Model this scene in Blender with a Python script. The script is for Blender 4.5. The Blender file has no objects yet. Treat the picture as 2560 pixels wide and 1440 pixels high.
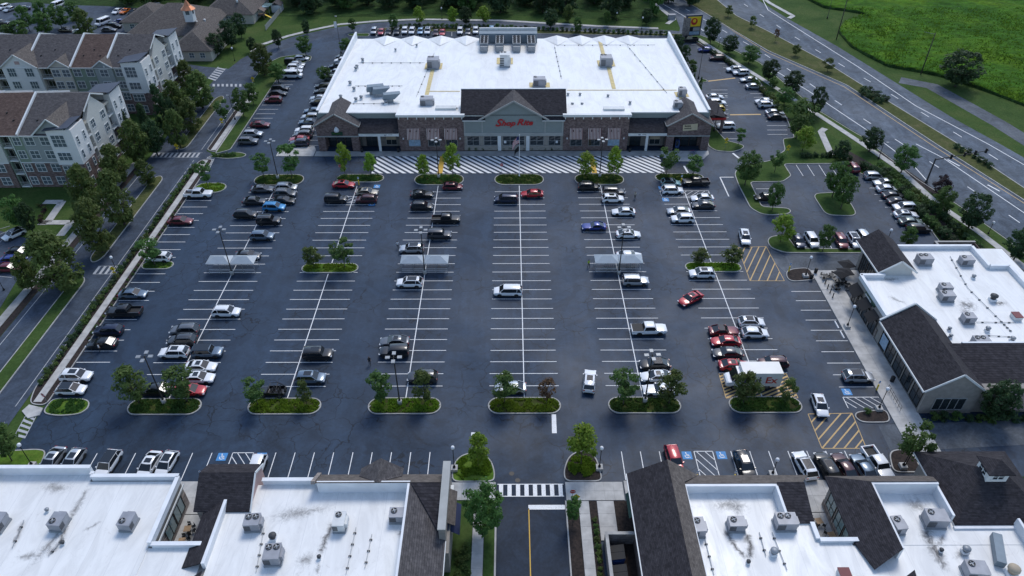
import bpy, bmesh, math, random
from mathutils import Vector, Matrix
R = math.radians
rnd = random.Random(7)
scene = bpy.context.scene
COL = scene.collection

# ---------------------------------------------------------------- camera
FPX, CAM_H = 1800.0, 80.0                      # focal length in photo pixels, drone height in metres
PITCH = math.atan(1406.0 / FPX)
CP, SP = math.cos(PITCH), math.sin(PITCH)
YAW = math.atan(9 * CP / FPX)
cam_data = bpy.data.cameras.new('camera')
cam = bpy.data.objects.new('camera', cam_data)
COL.objects.link(cam)
cam_data.sensor_width = 36.0
cam_data.lens = 36.0 * FPX / 2560.0
cam_data.clip_start = 0.5
cam_data.clip_end = 4000
cam.location = (0, 0, CAM_H)
cam.rotation_euler = (math.pi / 2 - PITCH, 0, -YAW)
scene.camera = cam

# ---------------------------------------------------------------- light
SUN_AZ, SUN_EL = R(20), R(54)                  # azimuth from +Y towards +X
world = bpy.data.worlds.new('World')
scene.world = world
world.use_nodes = True
wn = world.node_tree
bg = wn.nodes['Background']
sky = wn.nodes.new('ShaderNodeTexSky')
sky.sky_type = 'NISHITA'
sky.sun_disc = False
sky.sun_elevation = SUN_EL
sky.sun_rotation = SUN_AZ
sky.altitude = 100
sky.air_density = 1.0
sky.dust_density = 0.8
sky.ozone_density = 1.0
wn.links.new(sky.outputs[0], bg.inputs[0])
bg.inputs[1].default_value = 0.15
sun_data = bpy.data.lights.new('sun', 'SUN')
sun_data.energy = 1.45
sun_data.angle = R(20)
sun_data.color = (1.0, 0.97, 0.925)
sun = bpy.data.objects.new('sun', sun_data)
COL.objects.link(sun)
sun.location = (60, 120, 150)
d = Vector((math.sin(SUN_AZ) * math.cos(SUN_EL), math.cos(SUN_AZ) * math.cos(SUN_EL), math.sin(SUN_EL)))
sun.rotation_euler = d.to_track_quat('Z', 'Y').to_euler()
scene.view_settings.view_transform = 'Standard'
scene.view_settings.look = 'None'
scene.view_settings.gamma = 1.0
scene.view_settings.use_curve_mapping = False
scene.view_settings.exposure = 0.4
scene.render.engine = 'CYCLES'

# ---------------------------------------------------------------- photo pixel -> place on a known height
def ray(u, v):
    x = (u - 1280) / FPX
    a = (v - 720) / FPX
    X, Y, Z = x, CP - a * SP, -SP - a * CP
    c, s = math.cos(YAW), math.sin(YAW)
    return (X * c + Y * s, -X * s + Y * c, Z)
def G(u, v, z=0.0):
    r = ray(u, v)
    t = (z - CAM_H) / r[2]
    return (r[0] * t, r[1] * t)
def VZ(u, v, Y):                               # point of that direction on the vertical plane y = Y
    r = ray(u, v)
    t = Y / r[1]
    return (r[0] * t, CAM_H + r[2] * t)
def mpp(Y, z=0.0):                             # metres per photo pixel at a place
    return (Y * CP + (CAM_H - z) * SP) / FPX

# ---------------------------------------------------------------- materials
MATS = {}
def nd(nt, typ, **kw):
    n = nt.nodes.new(typ)
    for k, v in kw.items():
        if k.startswith('i_'):
            n.inputs[k[2:].replace('_', ' ')].default_value = v
        else:
            setattr(n, k, v)
    return n
def ramp(nt, fac, stops):
    n = nt.nodes.new('ShaderNodeValToRGB')
    cr = n.color_ramp
    while len(cr.elements) < len(stops):
        cr.elements.new(0.5)
    for e, (p, c) in zip(cr.elements, stops):
        e.position = p
        e.color = (c[0], c[1], c[2], 1) if not isinstance(c, (int, float)) else (c, c, c, 1)
    nt.links.new(fac, n.inputs[0])
    return n.outputs[0]
def mixc(nt, fac, a, b, blend='MIX'):
    n = nt.nodes.new('ShaderNodeMix')
    n.data_type = 'RGBA'
    n.blend_type = blend
    for sock, val in ((n.inputs[0], fac), (n.inputs[6], a), (n.inputs[7], b)):
        if isinstance(val, (int, float)):
            sock.default_value = val
        elif isinstance(val, tuple):
            sock.default_value = (val[0], val[1], val[2], 1)
        else:
            nt.links.new(val, sock)
    return n.outputs[2]
def math_n(nt, op, a, b=None):
    n = nt.nodes.new('ShaderNodeMath')
    n.operation = op
    for s, val in ((n.inputs[0], a), (n.inputs[1], b)):
        if val is None:
            continue
        if isinstance(val, (int, float)):
            s.default_value = val
        else:
            nt.links.new(val, s)
    return n.outputs[0]
def noise(nt, vec, scale, detail=4, rough=0.55, dist=0.0):
    n = nt.nodes.new('ShaderNodeTexNoise')
    n.inputs['Scale'].default_value = scale
    n.inputs['Detail'].default_value = detail
    n.inputs['Roughness'].default_value = rough
    n.inputs['Distortion'].default_value = dist
    nt.links.new(vec, n.inputs['Vector'])
    return n.outputs['Fac']
def mapping(nt, vec, scale=(1, 1, 1), rot=(0, 0, 0), loc=(0, 0, 0)):
    n = nt.nodes.new('ShaderNodeMapping')
    n.inputs['Scale'].default_value = scale
    n.inputs['Rotation'].default_value = rot
    n.inputs['Location'].default_value = loc
    nt.links.new(vec, n.inputs['Vector'])
    return n.outputs[0]
def newmat(name):
    m = bpy.data.materials.new(name)
    m.use_nodes = True
    nt = m.node_tree
    p = nt.nodes['Principled BSDF']
    geo = nt.nodes.new('ShaderNodeNewGeometry')
    MATS[name] = m
    return m, nt, p, geo.outputs['Position']
def link(nt, a, b):
    nt.links.new(a, b)
def bump(nt, p, h, strength=0.3, dist=0.05):
    b = nt.nodes.new('ShaderNodeBump')
    b.inputs['Strength'].default_value = strength
    b.inputs['Distance'].default_value = dist
    nt.links.new(h, b.inputs['Height'])
    nt.links.new(b.outputs[0], p.inputs['Normal'])
def plain(name, col, rough=0.6, metal=0.0, var=0.12, scale=0.6, spec=0.5, coat=0.0):
    m, nt, p, pos = newmat(name)
    if var > 0:
        f = noise(nt, pos, scale, 6)
        dk = tuple(c * (1 - var * 1.6) for c in col)
        lt = tuple(min(1, c * (1 + var)) for c in col)
        link(nt, ramp(nt, f, [(0.3, dk), (0.7, lt)]), p.inputs['Base Color'])
    else:
        p.inputs['Base Color'].default_value = (*col, 1)
    p.inputs['Roughness'].default_value = rough
    p.inputs['Metallic'].default_value = metal
    p.inputs['Specular IOR Level'].default_value = spec
    p.inputs['Coat Weight'].default_value = coat
    return m

def asphalt(name, a, b, rough=0.72, cracks=0.5, wear=0.5, streak=(0, 0, 0)):
    m, nt, p, pos = newmat(name)
    f1 = noise(nt, pos, 0.05, 5, 0.6)
    f2 = noise(nt, pos, 2.2, 6, 0.7)
    st = noise(nt, mapping(nt, pos, (0.35, 0.03, 1), streak), 1.0, 4, 0.6)
    base = ramp(nt, f1, [(0.35, a), (0.68, b)])
    base = mixc(nt, math_n(nt, 'MULTIPLY', ramp(nt, st, [(0.48, 0), (0.7, 1)]), wear * 0.5), base, tuple(c * 1.5 for c in b))
    base = mixc(nt, 0.45, base, ramp(nt, f2, [(0.3, 0.22), (0.7, 0.78)]), 'OVERLAY')
    f3 = noise(nt, pos, 0.22, 7, 0.68, 1.8)
    base = mixc(nt, 0.5, base, ramp(nt, f3, [(0.36, 0.24), (0.64, 0.76)]), 'OVERLAY')
    if name == 'asphalt_lot':
        sp = nt.nodes.new('ShaderNodeSeparateXYZ'); link(nt, pos, sp.inputs[0])
        cs = math_n(nt, 'COSINE', math_n(nt, 'MULTIPLY', math_n(nt, 'SUBTRACT', sp.outputs[0], 2.15), 2 * math.pi / 17.9))
        lane = math_n(nt, 'MULTIPLY', math_n(nt, 'SUBTRACT', 0.5, math_n(nt, 'MULTIPLY', cs, 0.5)), noise(nt, mapping(nt, pos, (0.6, 0.08, 1)), 0.7, 5, 0.65))
        base = mixc(nt, math_n(nt, 'MULTIPLY', lane, 0.5), base, tuple(c * 1.9 for c in b))
        oil = ramp(nt, noise(nt, pos, 1.3, 3, 0.5, 0.5), [(0.66, 0), (0.74, 1)])
        base = mixc(nt, math_n(nt, 'MULTIPLY', oil, 0.4), base, tuple(c * 0.35 for c in a))
        old = ramp(nt, noise(nt, pos, 0.11, 2, 0.4, 3.0), [(0.60, 0), (0.62, 1)])
        base = mixc(nt, math_n(nt, 'MULTIPLY', old, 0.28), base, tuple(c * 0.55 for c in a))
    # crack network: distance to the edge of warped cells, only where a slow noise lets it through
    w = nt.nodes.new('ShaderNodeVectorMath'); w.operation = 'ADD'
    ns = nt.nodes.new('ShaderNodeTexNoise'); ns.inputs['Scale'].default_value = 0.6; ns.inputs['Detail'].default_value = 5
    link(nt, pos, ns.inputs['Vector'])
    sc = nt.nodes.new('ShaderNodeVectorMath'); sc.operation = 'SCALE'; sc.inputs['Scale'].default_value = 2.2
    link(nt, ns.outputs['Color'], sc.inputs[0])
    link(nt, pos, w.inputs[0]); link(nt, sc.outputs[0], w.inputs[1])
    vo = nt.nodes.new('ShaderNodeTexVoronoi'); vo.feature = 'DISTANCE_TO_EDGE'; vo.inputs['Scale'].default_value = 0.28
    link(nt, w.outputs[0], vo.inputs['Vector'])
    line = ramp(nt, vo.outputs['Distance'], [(0.0, 1), (0.026, 0)])
    gate = ramp(nt, noise(nt, pos, 0.09, 3), [(0.47, 0), (0.56, 1)])
    cr = math_n(nt, 'MULTIPLY', math_n(nt, 'MULTIPLY', line, gate), cracks)
    # paving lane joints every few metres
    bt = nt.nodes.new('ShaderNodeTexBrick')
    bt.inputs['Scale'].default_value = 1; bt.inputs['Brick Width'].default_value = 60; bt.inputs['Row Height'].default_value = 5.9
    bt.inputs['Mortar Size'].default_value = 0.035; bt.inputs['Mortar Smooth'].default_value = 0.6
    bt.inputs['Color1'].default_value = bt.inputs['Color2'].default_value = (0, 0, 0, 1); bt.inputs['Mortar'].default_value = (1, 1, 1, 1)
    link(nt, w.outputs[0], bt.inputs['Vector'])
    jn = math_n(nt, 'MULTIPLY', bt.outputs['Color'], 0.32 * cracks)
    base = mixc(nt, math_n(nt, 'MAXIMUM', cr, jn), base, tuple(c * 0.3 for c in a))
    link(nt, base, p.inputs['Base Color'])
    link(nt, ramp(nt, noise(nt, pos, 0.07, 4), [(0.35, rough + 0.1), (0.7, rough - 0.12)]), p.inputs['Roughness'])
    p.inputs['Specular IOR Level'].default_value = 0.27
    bump(nt, p, noise(nt, pos, 9, 6, 0.8), 0.25, 0.02)
    return m
asphalt('asphalt_lot', (0.0105, 0.0235, 0.046), (0.0200, 0.0370, 0.064), 0.56, 1.0, 1.0)
asphalt('asphalt_street', (0.036, 0.050, 0.074), (0.050, 0.067, 0.094), 0.72, 0.3, 1.0)
asphalt('asphalt_highway', (0.060, 0.077, 0.101), (0.088, 0.108, 0.136), 0.78, 0.25, 1.2, (0, 0, R(-14)))
asphalt('asphalt_new', (0.011, 0.020, 0.037), (0.017, 0.028, 0.047), 0.7, 0.12, 0.3)
asphalt('asphalt_pale', (0.070, 0.082, 0.098), (0.105, 0.118, 0.135), 0.8, 0.3)

def grass(name, a, b, c, s=0.12, lush=1.0):
    m, nt, p, pos = newmat(name)
    f = noise(nt, pos, s, 6, 0.65, 0.6)
    g = noise(nt, pos, 1.6, 8, 0.8)
    base = ramp(nt, f, [(0.3, a), (0.5, b), (0.72, c)])
    if lush > 2:
        h_ = noise(nt, mapping(nt, pos, (0.18, 0.5, 1), (0, 0, R(12))), 1.0, 6, 0.7, 1.0)
        base = mixc(nt, 0.75, base, ramp(nt, h_, [(0.32, 0.12), (0.68, 0.85)]), 'OVERLAY')
    base = mixc(nt, 0.55, base, ramp(nt, g, [(0.3, 0.18), (0.7, 0.8)]), 'OVERLAY')
    link(nt, base, p.inputs['Base Color'])
    p.inputs['Roughness'].default_value = 0.9
    p.inputs['Specular IOR Level'].default_value = 0.05
    bump(nt, p, g, 0.6, 0.12 * lush)
    return m
grass('lawn', (0.034, 0.066, 0.018), (0.050, 0.088, 0.024), (0.078, 0.105, 0.034))
grass('lawn_dry', (0.055, 0.070, 0.026), (0.080, 0.092, 0.034), (0.120, 0.110, 0.055), 0.25)
grass('lawn_bright', (0.050, 0.105, 0.016), (0.085, 0.155, 0.022), (0.130, 0.180, 0.034), 0.5)
grass('meadow', (0.024, 0.078, 0.010), (0.046, 0.116, 0.011), (0.100, 0.175, 0.010), 0.045, 2.5)
grass('meadow_edge', (0.020, 0.045, 0.014), (0.030, 0.060, 0.018), (0.045, 0.075, 0.022), 0.6, 2.5)
plain('mulch', (0.030, 0.020, 0.016), 0.95, var=0.5, scale=3.0)
plain('concrete', (0.46, 0.45, 0.43), 0.85, var=0.16, scale=0.7)
plain('concrete_dim', (0.32, 0.32, 0.31), 0.85, var=0.18, scale=0.5)
plain('kerb', (0.40, 0.39, 0.37), 0.85, var=0.16, scale=0.9)
def paint(name, col, wear=0.35):
    m, nt, p, pos = newmat(name)
    f = noise(nt, pos, 5.0, 6, 0.75)
    link(nt, mixc(nt, math_n(nt, 'MULTIPLY', ramp(nt, f, [(0.5, 0), (0.72, 1)]), wear), col, (0.06, 0.065, 0.075)), p.inputs['Base Color'])
    p.inputs['Roughness'].default_value = 0.65
    return m
paint('line_white', (0.80, 0.80, 0.79), 0.55)
paint('line_faded', (0.42, 0.43, 0.44), 0.8)
paint('line_yellow', (0.62, 0.37, 0.04), 0.4)
paint('line_orange', (0.55, 0.36, 0.14), 0.6)
paint('line_blue', (0.05, 0.25, 0.55), 0.4)

def white_roof(name, stain=0.4, tint=(0.83, 0.825, 0.80)):
    m, nt, p, pos = newmat(name)
    f = noise(nt, mapping(nt, pos, (0.55, 0.16, 1)), 0.6, 6, 0.7, 1.2)
    g = noise(nt, pos, 0.45, 7, 0.7, 2.0)
    base = mixc(nt, math_n(nt, 'MULTIPLY', ramp(nt, f, [(0.42, 0), (0.62, 1)]), stain * 0.6), tint, tuple(c * 0.76 for c in tint))
    base = mixc(nt, math_n(nt, 'MULTIPLY', ramp(nt, g, [(0.60, 0), (0.72, 1)]), stain * 0.5), base, (0.52, 0.50, 0.47))
    bt = nt.nodes.new('ShaderNodeTexBrick')
    bt.inputs['Scale'].default_value = 1; bt.inputs['Brick Width'].default_value = 3.05; bt.inputs['Row Height'].default_value = 30
    bt.inputs['Mortar Size'].default_value = 0.03; bt.inputs['Mortar Smooth'].default_value = 0.5
    bt.inputs['Color1'].default_value = bt.inputs['Color2'].default_value = (0, 0, 0, 1); bt.inputs['Mortar'].default_value = (1, 1, 1, 1)
    link(nt, pos, bt.inputs['Vector'])
    base = mixc(nt, math_n(nt, 'MULTIPLY', bt.outputs['Color'], 0.4), base, (0.45, 0.46, 0.47))
    link(nt, base, p.inputs['Base Color'])
    link(nt, ramp(nt, f, [(0.3, 0.32), (0.7, 0.55)]), p.inputs['Roughness'])
    return m
white_roof('roof_white', 0.9)
white_roof('roof_white_dirty', 1.0, (0.81, 0.805, 0.78))
plain('membrane_wall', (0.74, 0.76, 0.78), 0.6, var=0.07, scale=0.5)
def course(name, c1, c2, mortar, bw, rh, ms, rough=0.85, var=0.5, bmp=0.3):
    m, nt, p, pos = newmat(name)
    sx = nt.nodes.new('ShaderNodeSeparateXYZ'); link(nt, pos, sx.inputs[0])
    cb = nt.nodes.new('ShaderNodeCombineXYZ')
    link(nt, math_n(nt, 'ADD', sx.outputs[0], sx.outputs[1]), cb.inputs[0]); link(nt, sx.outputs[2], cb.inputs[1])
    bt = nt.nodes.new('ShaderNodeTexBrick')
    bt.inputs['Scale'].default_value = 1; bt.inputs['Brick Width'].default_value = bw; bt.inputs['Row Height'].default_value = rh
    bt.inputs['Mortar Size'].default_value = ms; bt.inputs['Bias'].default_value = 0.0
    bt.inputs['Color1'].default_value = (*c1, 1); bt.inputs['Color2'].default_value = (*c2, 1); bt.inputs['Mortar'].default_value = (*mortar, 1)
    link(nt, cb.outputs[0], bt.inputs['Vector'])
    g = noise(nt, pos, 1.7, 6, 0.75)
    link(nt, mixc(nt, var, bt.outputs['Color'], ramp(nt, g, [(0.3, 0.25), (0.7, 0.75)]), 'OVERLAY'), p.inputs['Base Color'])
    p.inputs['Roughness'].default_value = rough
    p.inputs['Specular IOR Level'].default_value = 0.15
    bump(nt, p, bt.outputs['Fac'], -bmp, 0.02)
    return m
course('brick', (0.11, 0.070, 0.068), (0.22, 0.160, 0.150), (0.16, 0.145, 0.14), 0.42, 0.16, 0.012, var=0.75)
course('stone', (0.17, 0.14, 0.125), (0.30, 0.26, 0.235), (0.22, 0.21, 0.20), 0.55, 0.25, 0.015, var=0.6)
course('shingle_dark', (0.030, 0.028, 0.032), (0.052, 0.048, 0.054), (0.018, 0.017, 0.02), 0.5, 0.10, 0.008, 0.9, 0.7)
course('shingle_grey', (0.075, 0.070, 0.072), (0.110, 0.102, 0.102), (0.045, 0.042, 0.044), 0.5, 0.10, 0.008, 0.9, 0.7)
course('shingle_brown', (0.085, 0.058, 0.050), (0.125, 0.088, 0.074), (0.05, 0.036, 0.032), 0.5, 0.10, 0.008, 0.9, 0.7)
course('shingle_taupe', (0.105, 0.092, 0.084), (0.145, 0.128, 0.116), (0.06, 0.054, 0.05), 0.5, 0.10, 0.008, 0.9, 0.7)
def siding(name, c):
    return course(name, tuple(x * 0.96 for x in c), c, tuple(x * 0.72 for x in c), 6.0, 0.18, 0.012, 0.7, 0.12, 0.2)
siding('siding_white', (0.72, 0.72, 0.71)); siding('siding_grey', (0.30, 0.33, 0.33)); siding('siding_green', (0.22, 0.28, 0.22))
siding('siding_cream', (0.54, 0.50, 0.43)); siding('siding_sage', (0.26, 0.29, 0.26)); siding('siding_slate', (0.255, 0.29, 0.285)); siding('siding_pink', (0.48, 0.34, 0.32))
siding('siding_tan', (0.30, 0.27, 0.24)); siding('siding_pale', (0.58, 0.58, 0.55))
plain('trim_white', (0.66, 0.68, 0.68), 0.5, var=0.05)
plain('trim_grey', (0.34, 0.35, 0.34), 0.6, var=0.08)
plain('stucco', (0.28, 0.26, 0.235), 0.9, var=0.1, scale=1.5)
plain('stucco_dark', (0.20, 0.185, 0.17), 0.9, var=0.12, scale=1.5)
plain('metal_roof_blue', (0.05, 0.062, 0.088), 0.6, 0.1, 0.06)
plain('metal_black', (0.015, 0.016, 0.018), 0.45, 0.4, 0.1)
plain('metal_bronze', (0.030, 0.028, 0.026), 0.5, 0.4, 0.1)
plain('galv', (0.28, 0.30, 0.32), 0.5, 0.3, 0.12, 1.5)
plain('galv_blue', (0.17, 0.22, 0.26), 0.5, 0.1, 0.08, 1.0)
plain('unit_grey', (0.30, 0.31, 0.34), 0.5, 0.15, 0.1, 1.0)
plain('unit_white', (0.62, 0.63, 0.62), 0.5, 0.0, 0.08, 1.0)
plain('unit_dark', (0.06, 0.062, 0.066), 0.6, 0.2, 0.15, 4)
plain('wood', (0.34, 0.22, 0.12), 0.6, var=0.2, scale=2)
plain('fence_wood', (0.16, 0.12, 0.10), 0.8, var=0.25, scale=2)
plain('pavers', (0.20, 0.17, 0.155), 0.85, var=0.3, scale=2)
plain('copper', (0.55, 0.22, 0.11), 0.4, 0.5, 0.08)
plain('red_sign', (0.45, 0.02, 0.025), 0.4, var=0.05)
plain('sign_yellow', (0.80, 0.55, 0.02), 0.5, var=0.05)
plain('sign_white', (0.70, 0.71, 0.72), 0.5, var=0.05)
plain('sign_tan', (0.52, 0.44, 0.30), 0.6, var=0.05)
plain('sign_green', (0.01, 0.05, 0.03), 0.5, var=0.05)
plain('poster_blue', (0.28, 0.40, 0.52), 0.3, var=0.2, scale=2)
plain('fabric_black', (0.012, 0.012, 0.014), 0.9, var=0.2)
plain('fabric_navy', (0.02, 0.03, 0.08), 0.9, var=0.1)
plain('bin_blue', (0.03, 0.07, 0.20), 0.5, var=0.15)
plain('tan_panel', (0.40, 0.33, 0.24), 0.7, var=0.1)
def glass(name, col, rough=0.06):
    m, nt, p, pos = newmat(name)
    p.inputs['Base Color'].default_value = (*col, 1)
    p.inputs['Roughness'].default_value = rough
    p.inputs['Specular IOR Level'].default_value = 0.8
    return m
glass('glass_dark', (0.010, 0.013, 0.016)); glass('glass_store', (0.020, 0.028, 0.034)); glass('glass_home', (0.10, 0.13, 0.155), 0.1); glass('glass_teal', (0.16, 0.24, 0.25), 0.12)
glass('lens_clear', (0.55, 0.57, 0.6), 0.15); glass('lens_red', (0.25, 0.01, 0.01), 0.2); glass('globe', (0.75, 0.76, 0.78), 0.3)
plain('rubber', (0.012, 0.012, 0.013), 0.85, var=0.1)
plain('rim', (0.30, 0.31, 0.32), 0.35, 0.8, 0.05)
plain('rim_dark', (0.03, 0.03, 0.032), 0.4, 0.6, 0.05)
plain('plastic_black', (0.014, 0.014, 0.015), 0.7, var=0.1)
def car_paint(name, col, metal=0.0, rough=0.35):
    m, nt, p, pos = newmat(name)
    p.inputs['Base Color'].default_value = (*col, 1)
    p.inputs['Metallic'].default_value = metal
    p.inputs['Roughness'].default_value = rough
    p.inputs['Coat Weight'].default_value = 0.8
    p.inputs['Coat Roughness'].default_value = 0.05
    return m
CARCOL = {
 'white': ((0.78, 0.79, 0.80), 0.0), 'silver': ((0.48, 0.50, 0.52), 0.6), 'grey': ((0.13, 0.14, 0.155), 0.4), 'dark grey': ((0.045, 0.05, 0.058), 0.3),
 'black': ((0.008, 0.009, 0.011), 0.1), 'navy': ((0.012, 0.02, 0.05), 0.3), 'blue': ((0.02, 0.04, 0.22), 0.3), 'bright blue': ((0.03, 0.24, 0.50), 0.2), 'slate blue': ((0.12, 0.17, 0.23), 0.4),
 'red': ((0.42, 0.012, 0.022), 0.1), 'dark red': ((0.14, 0.014, 0.022), 0.2), 'maroon': ((0.055, 0.010, 0.014), 0.2), 'pink red': ((0.40, 0.06, 0.07), 0.2),
 'tan': ((0.36, 0.33, 0.27), 0.3), 'teal': ((0.22, 0.40, 0.42), 0.2), 'yellow': ((0.60, 0.42, 0.02), 0.0), 'orange': ((0.65, 0.16, 0.01), 0.0), 'green grey': ((0.16, 0.20, 0.18), 0.4), 'pale blue': ((0.30, 0.45, 0.62), 0.3)}
for k, (c, mt) in CARCOL.items():
    car_paint('paint_' + k.replace(' ', '_'), c, mt)
def leafmat(name, a, b, c):
    m, nt, p, pos = newmat(name)
    oi = nt.nodes.new('ShaderNodeObjectInfo')
    f = noise(nt, pos, 0.8, 4, 0.7)
    g = noise(nt, pos, 6.0, 2, 0.6)
    mx = math_n(nt, 'ADD', math_n(nt, 'MULTIPLY', f, 0.6), math_n(nt, 'MULTIPLY', g, 0.4))
    base = ramp(nt, mx, [(0.36, a), (0.52, b), (0.68, c)])
    hs = nt.nodes.new('ShaderNodeHueSaturation')
    link(nt, math_n(nt, 'ADD', math_n(nt, 'MULTIPLY', oi.outputs['Random'], 0.03), 0.485), hs.inputs['Hue'])
    link(nt, math_n(nt, 'ADD', math_n(nt, 'MULTIPLY', oi.outputs['Random'], 0.4), 0.8), hs.inputs['Value'])
    link(nt, base, hs.inputs['Color'])
    link(nt, hs.outputs[0], p.inputs['Base Color'])
    p.inputs['Roughness'].default_value = 0.65
    p.inputs['Specular IOR Level'].default_value = 0.3
    tr = nt.nodes.new('ShaderNodeBsdfTranslucent')
    link(nt, hs.outputs[0], tr.inputs['Color'])
    ms = nt.nodes.new('ShaderNodeMixShader'); ms.inputs[0].default_value = 0.38
    link(nt, p.outputs[0], ms.inputs[1]); link(nt, tr.outputs[0], ms.inputs[2])
    link(nt, ms.outputs[0], nt.nodes['Material Output'].inputs[0])
    return m
leafmat('leaf_green', (0.050, 0.105, 0.026), (0.082, 0.160, 0.036), (0.130, 0.215, 0.052))
leafmat('leaf_dark', (0.024, 0.054, 0.022), (0.042, 0.084, 0.030), (0.070, 0.120, 0.042))
leafmat('leaf_bright', (0.125, 0.215, 0.020), (0.195, 0.300, 0.030), (0.270, 0.370, 0.050))
leafmat('leaf_olive', (0.062, 0.100, 0.024), (0.100, 0.145, 0.034), (0.155, 0.190, 0.048))
leafmat('leaf_red', (0.100, 0.056, 0.032), (0.150, 0.085, 0.045), (0.210, 0.115, 0.058))
leafmat('leaf_purple', (0.030, 0.018, 0.020), (0.048, 0.028, 0.030), (0.070, 0.040, 0.042))
plain('bark', (0.070, 0.058, 0.048), 0.95, var=0.35, scale=6)
M = MATS

leafmat('leaf_meadow', (0.060, 0.140, 0.016), (0.100, 0.195, 0.018), (0.155, 0.245, 0.020))
def stain_mat(name, col, amt):
    m, nt, p, pos = newmat(name)
    f = noise(nt, pos, 1.1, 8, 0.7, 2.5)
    p.inputs['Base Color'].default_value = (*col, 1); p.inputs['Roughness'].default_value = 0.9
    at = nt.nodes.new('ShaderNodeAttribute'); at.attribute_name = 'fade'
    a = math_n(nt, 'MULTIPLY', ramp(nt, math_n(nt, 'ADD', f, math_n(nt, 'MULTIPLY', at.outputs['Fac'], 0.3)), [(0.55, 0), (0.85, 1)]), math_n(nt, 'MULTIPLY', at.outputs['Fac'], amt))
    link(nt, a, p.inputs['Alpha'])
    return m
stain_mat('stain_dark', (0.09, 0.08, 0.075), 0.7); stain_mat('stain_soft', (0.22, 0.21, 0.20), 0.55)
plain('canopy_metal', (0.34, 0.39, 0.43), 0.5, 0.1, 0.06, 1.0); plain('hatch_red', (0.16, 0.03, 0.035), 0.6, var=0.1)
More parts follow.
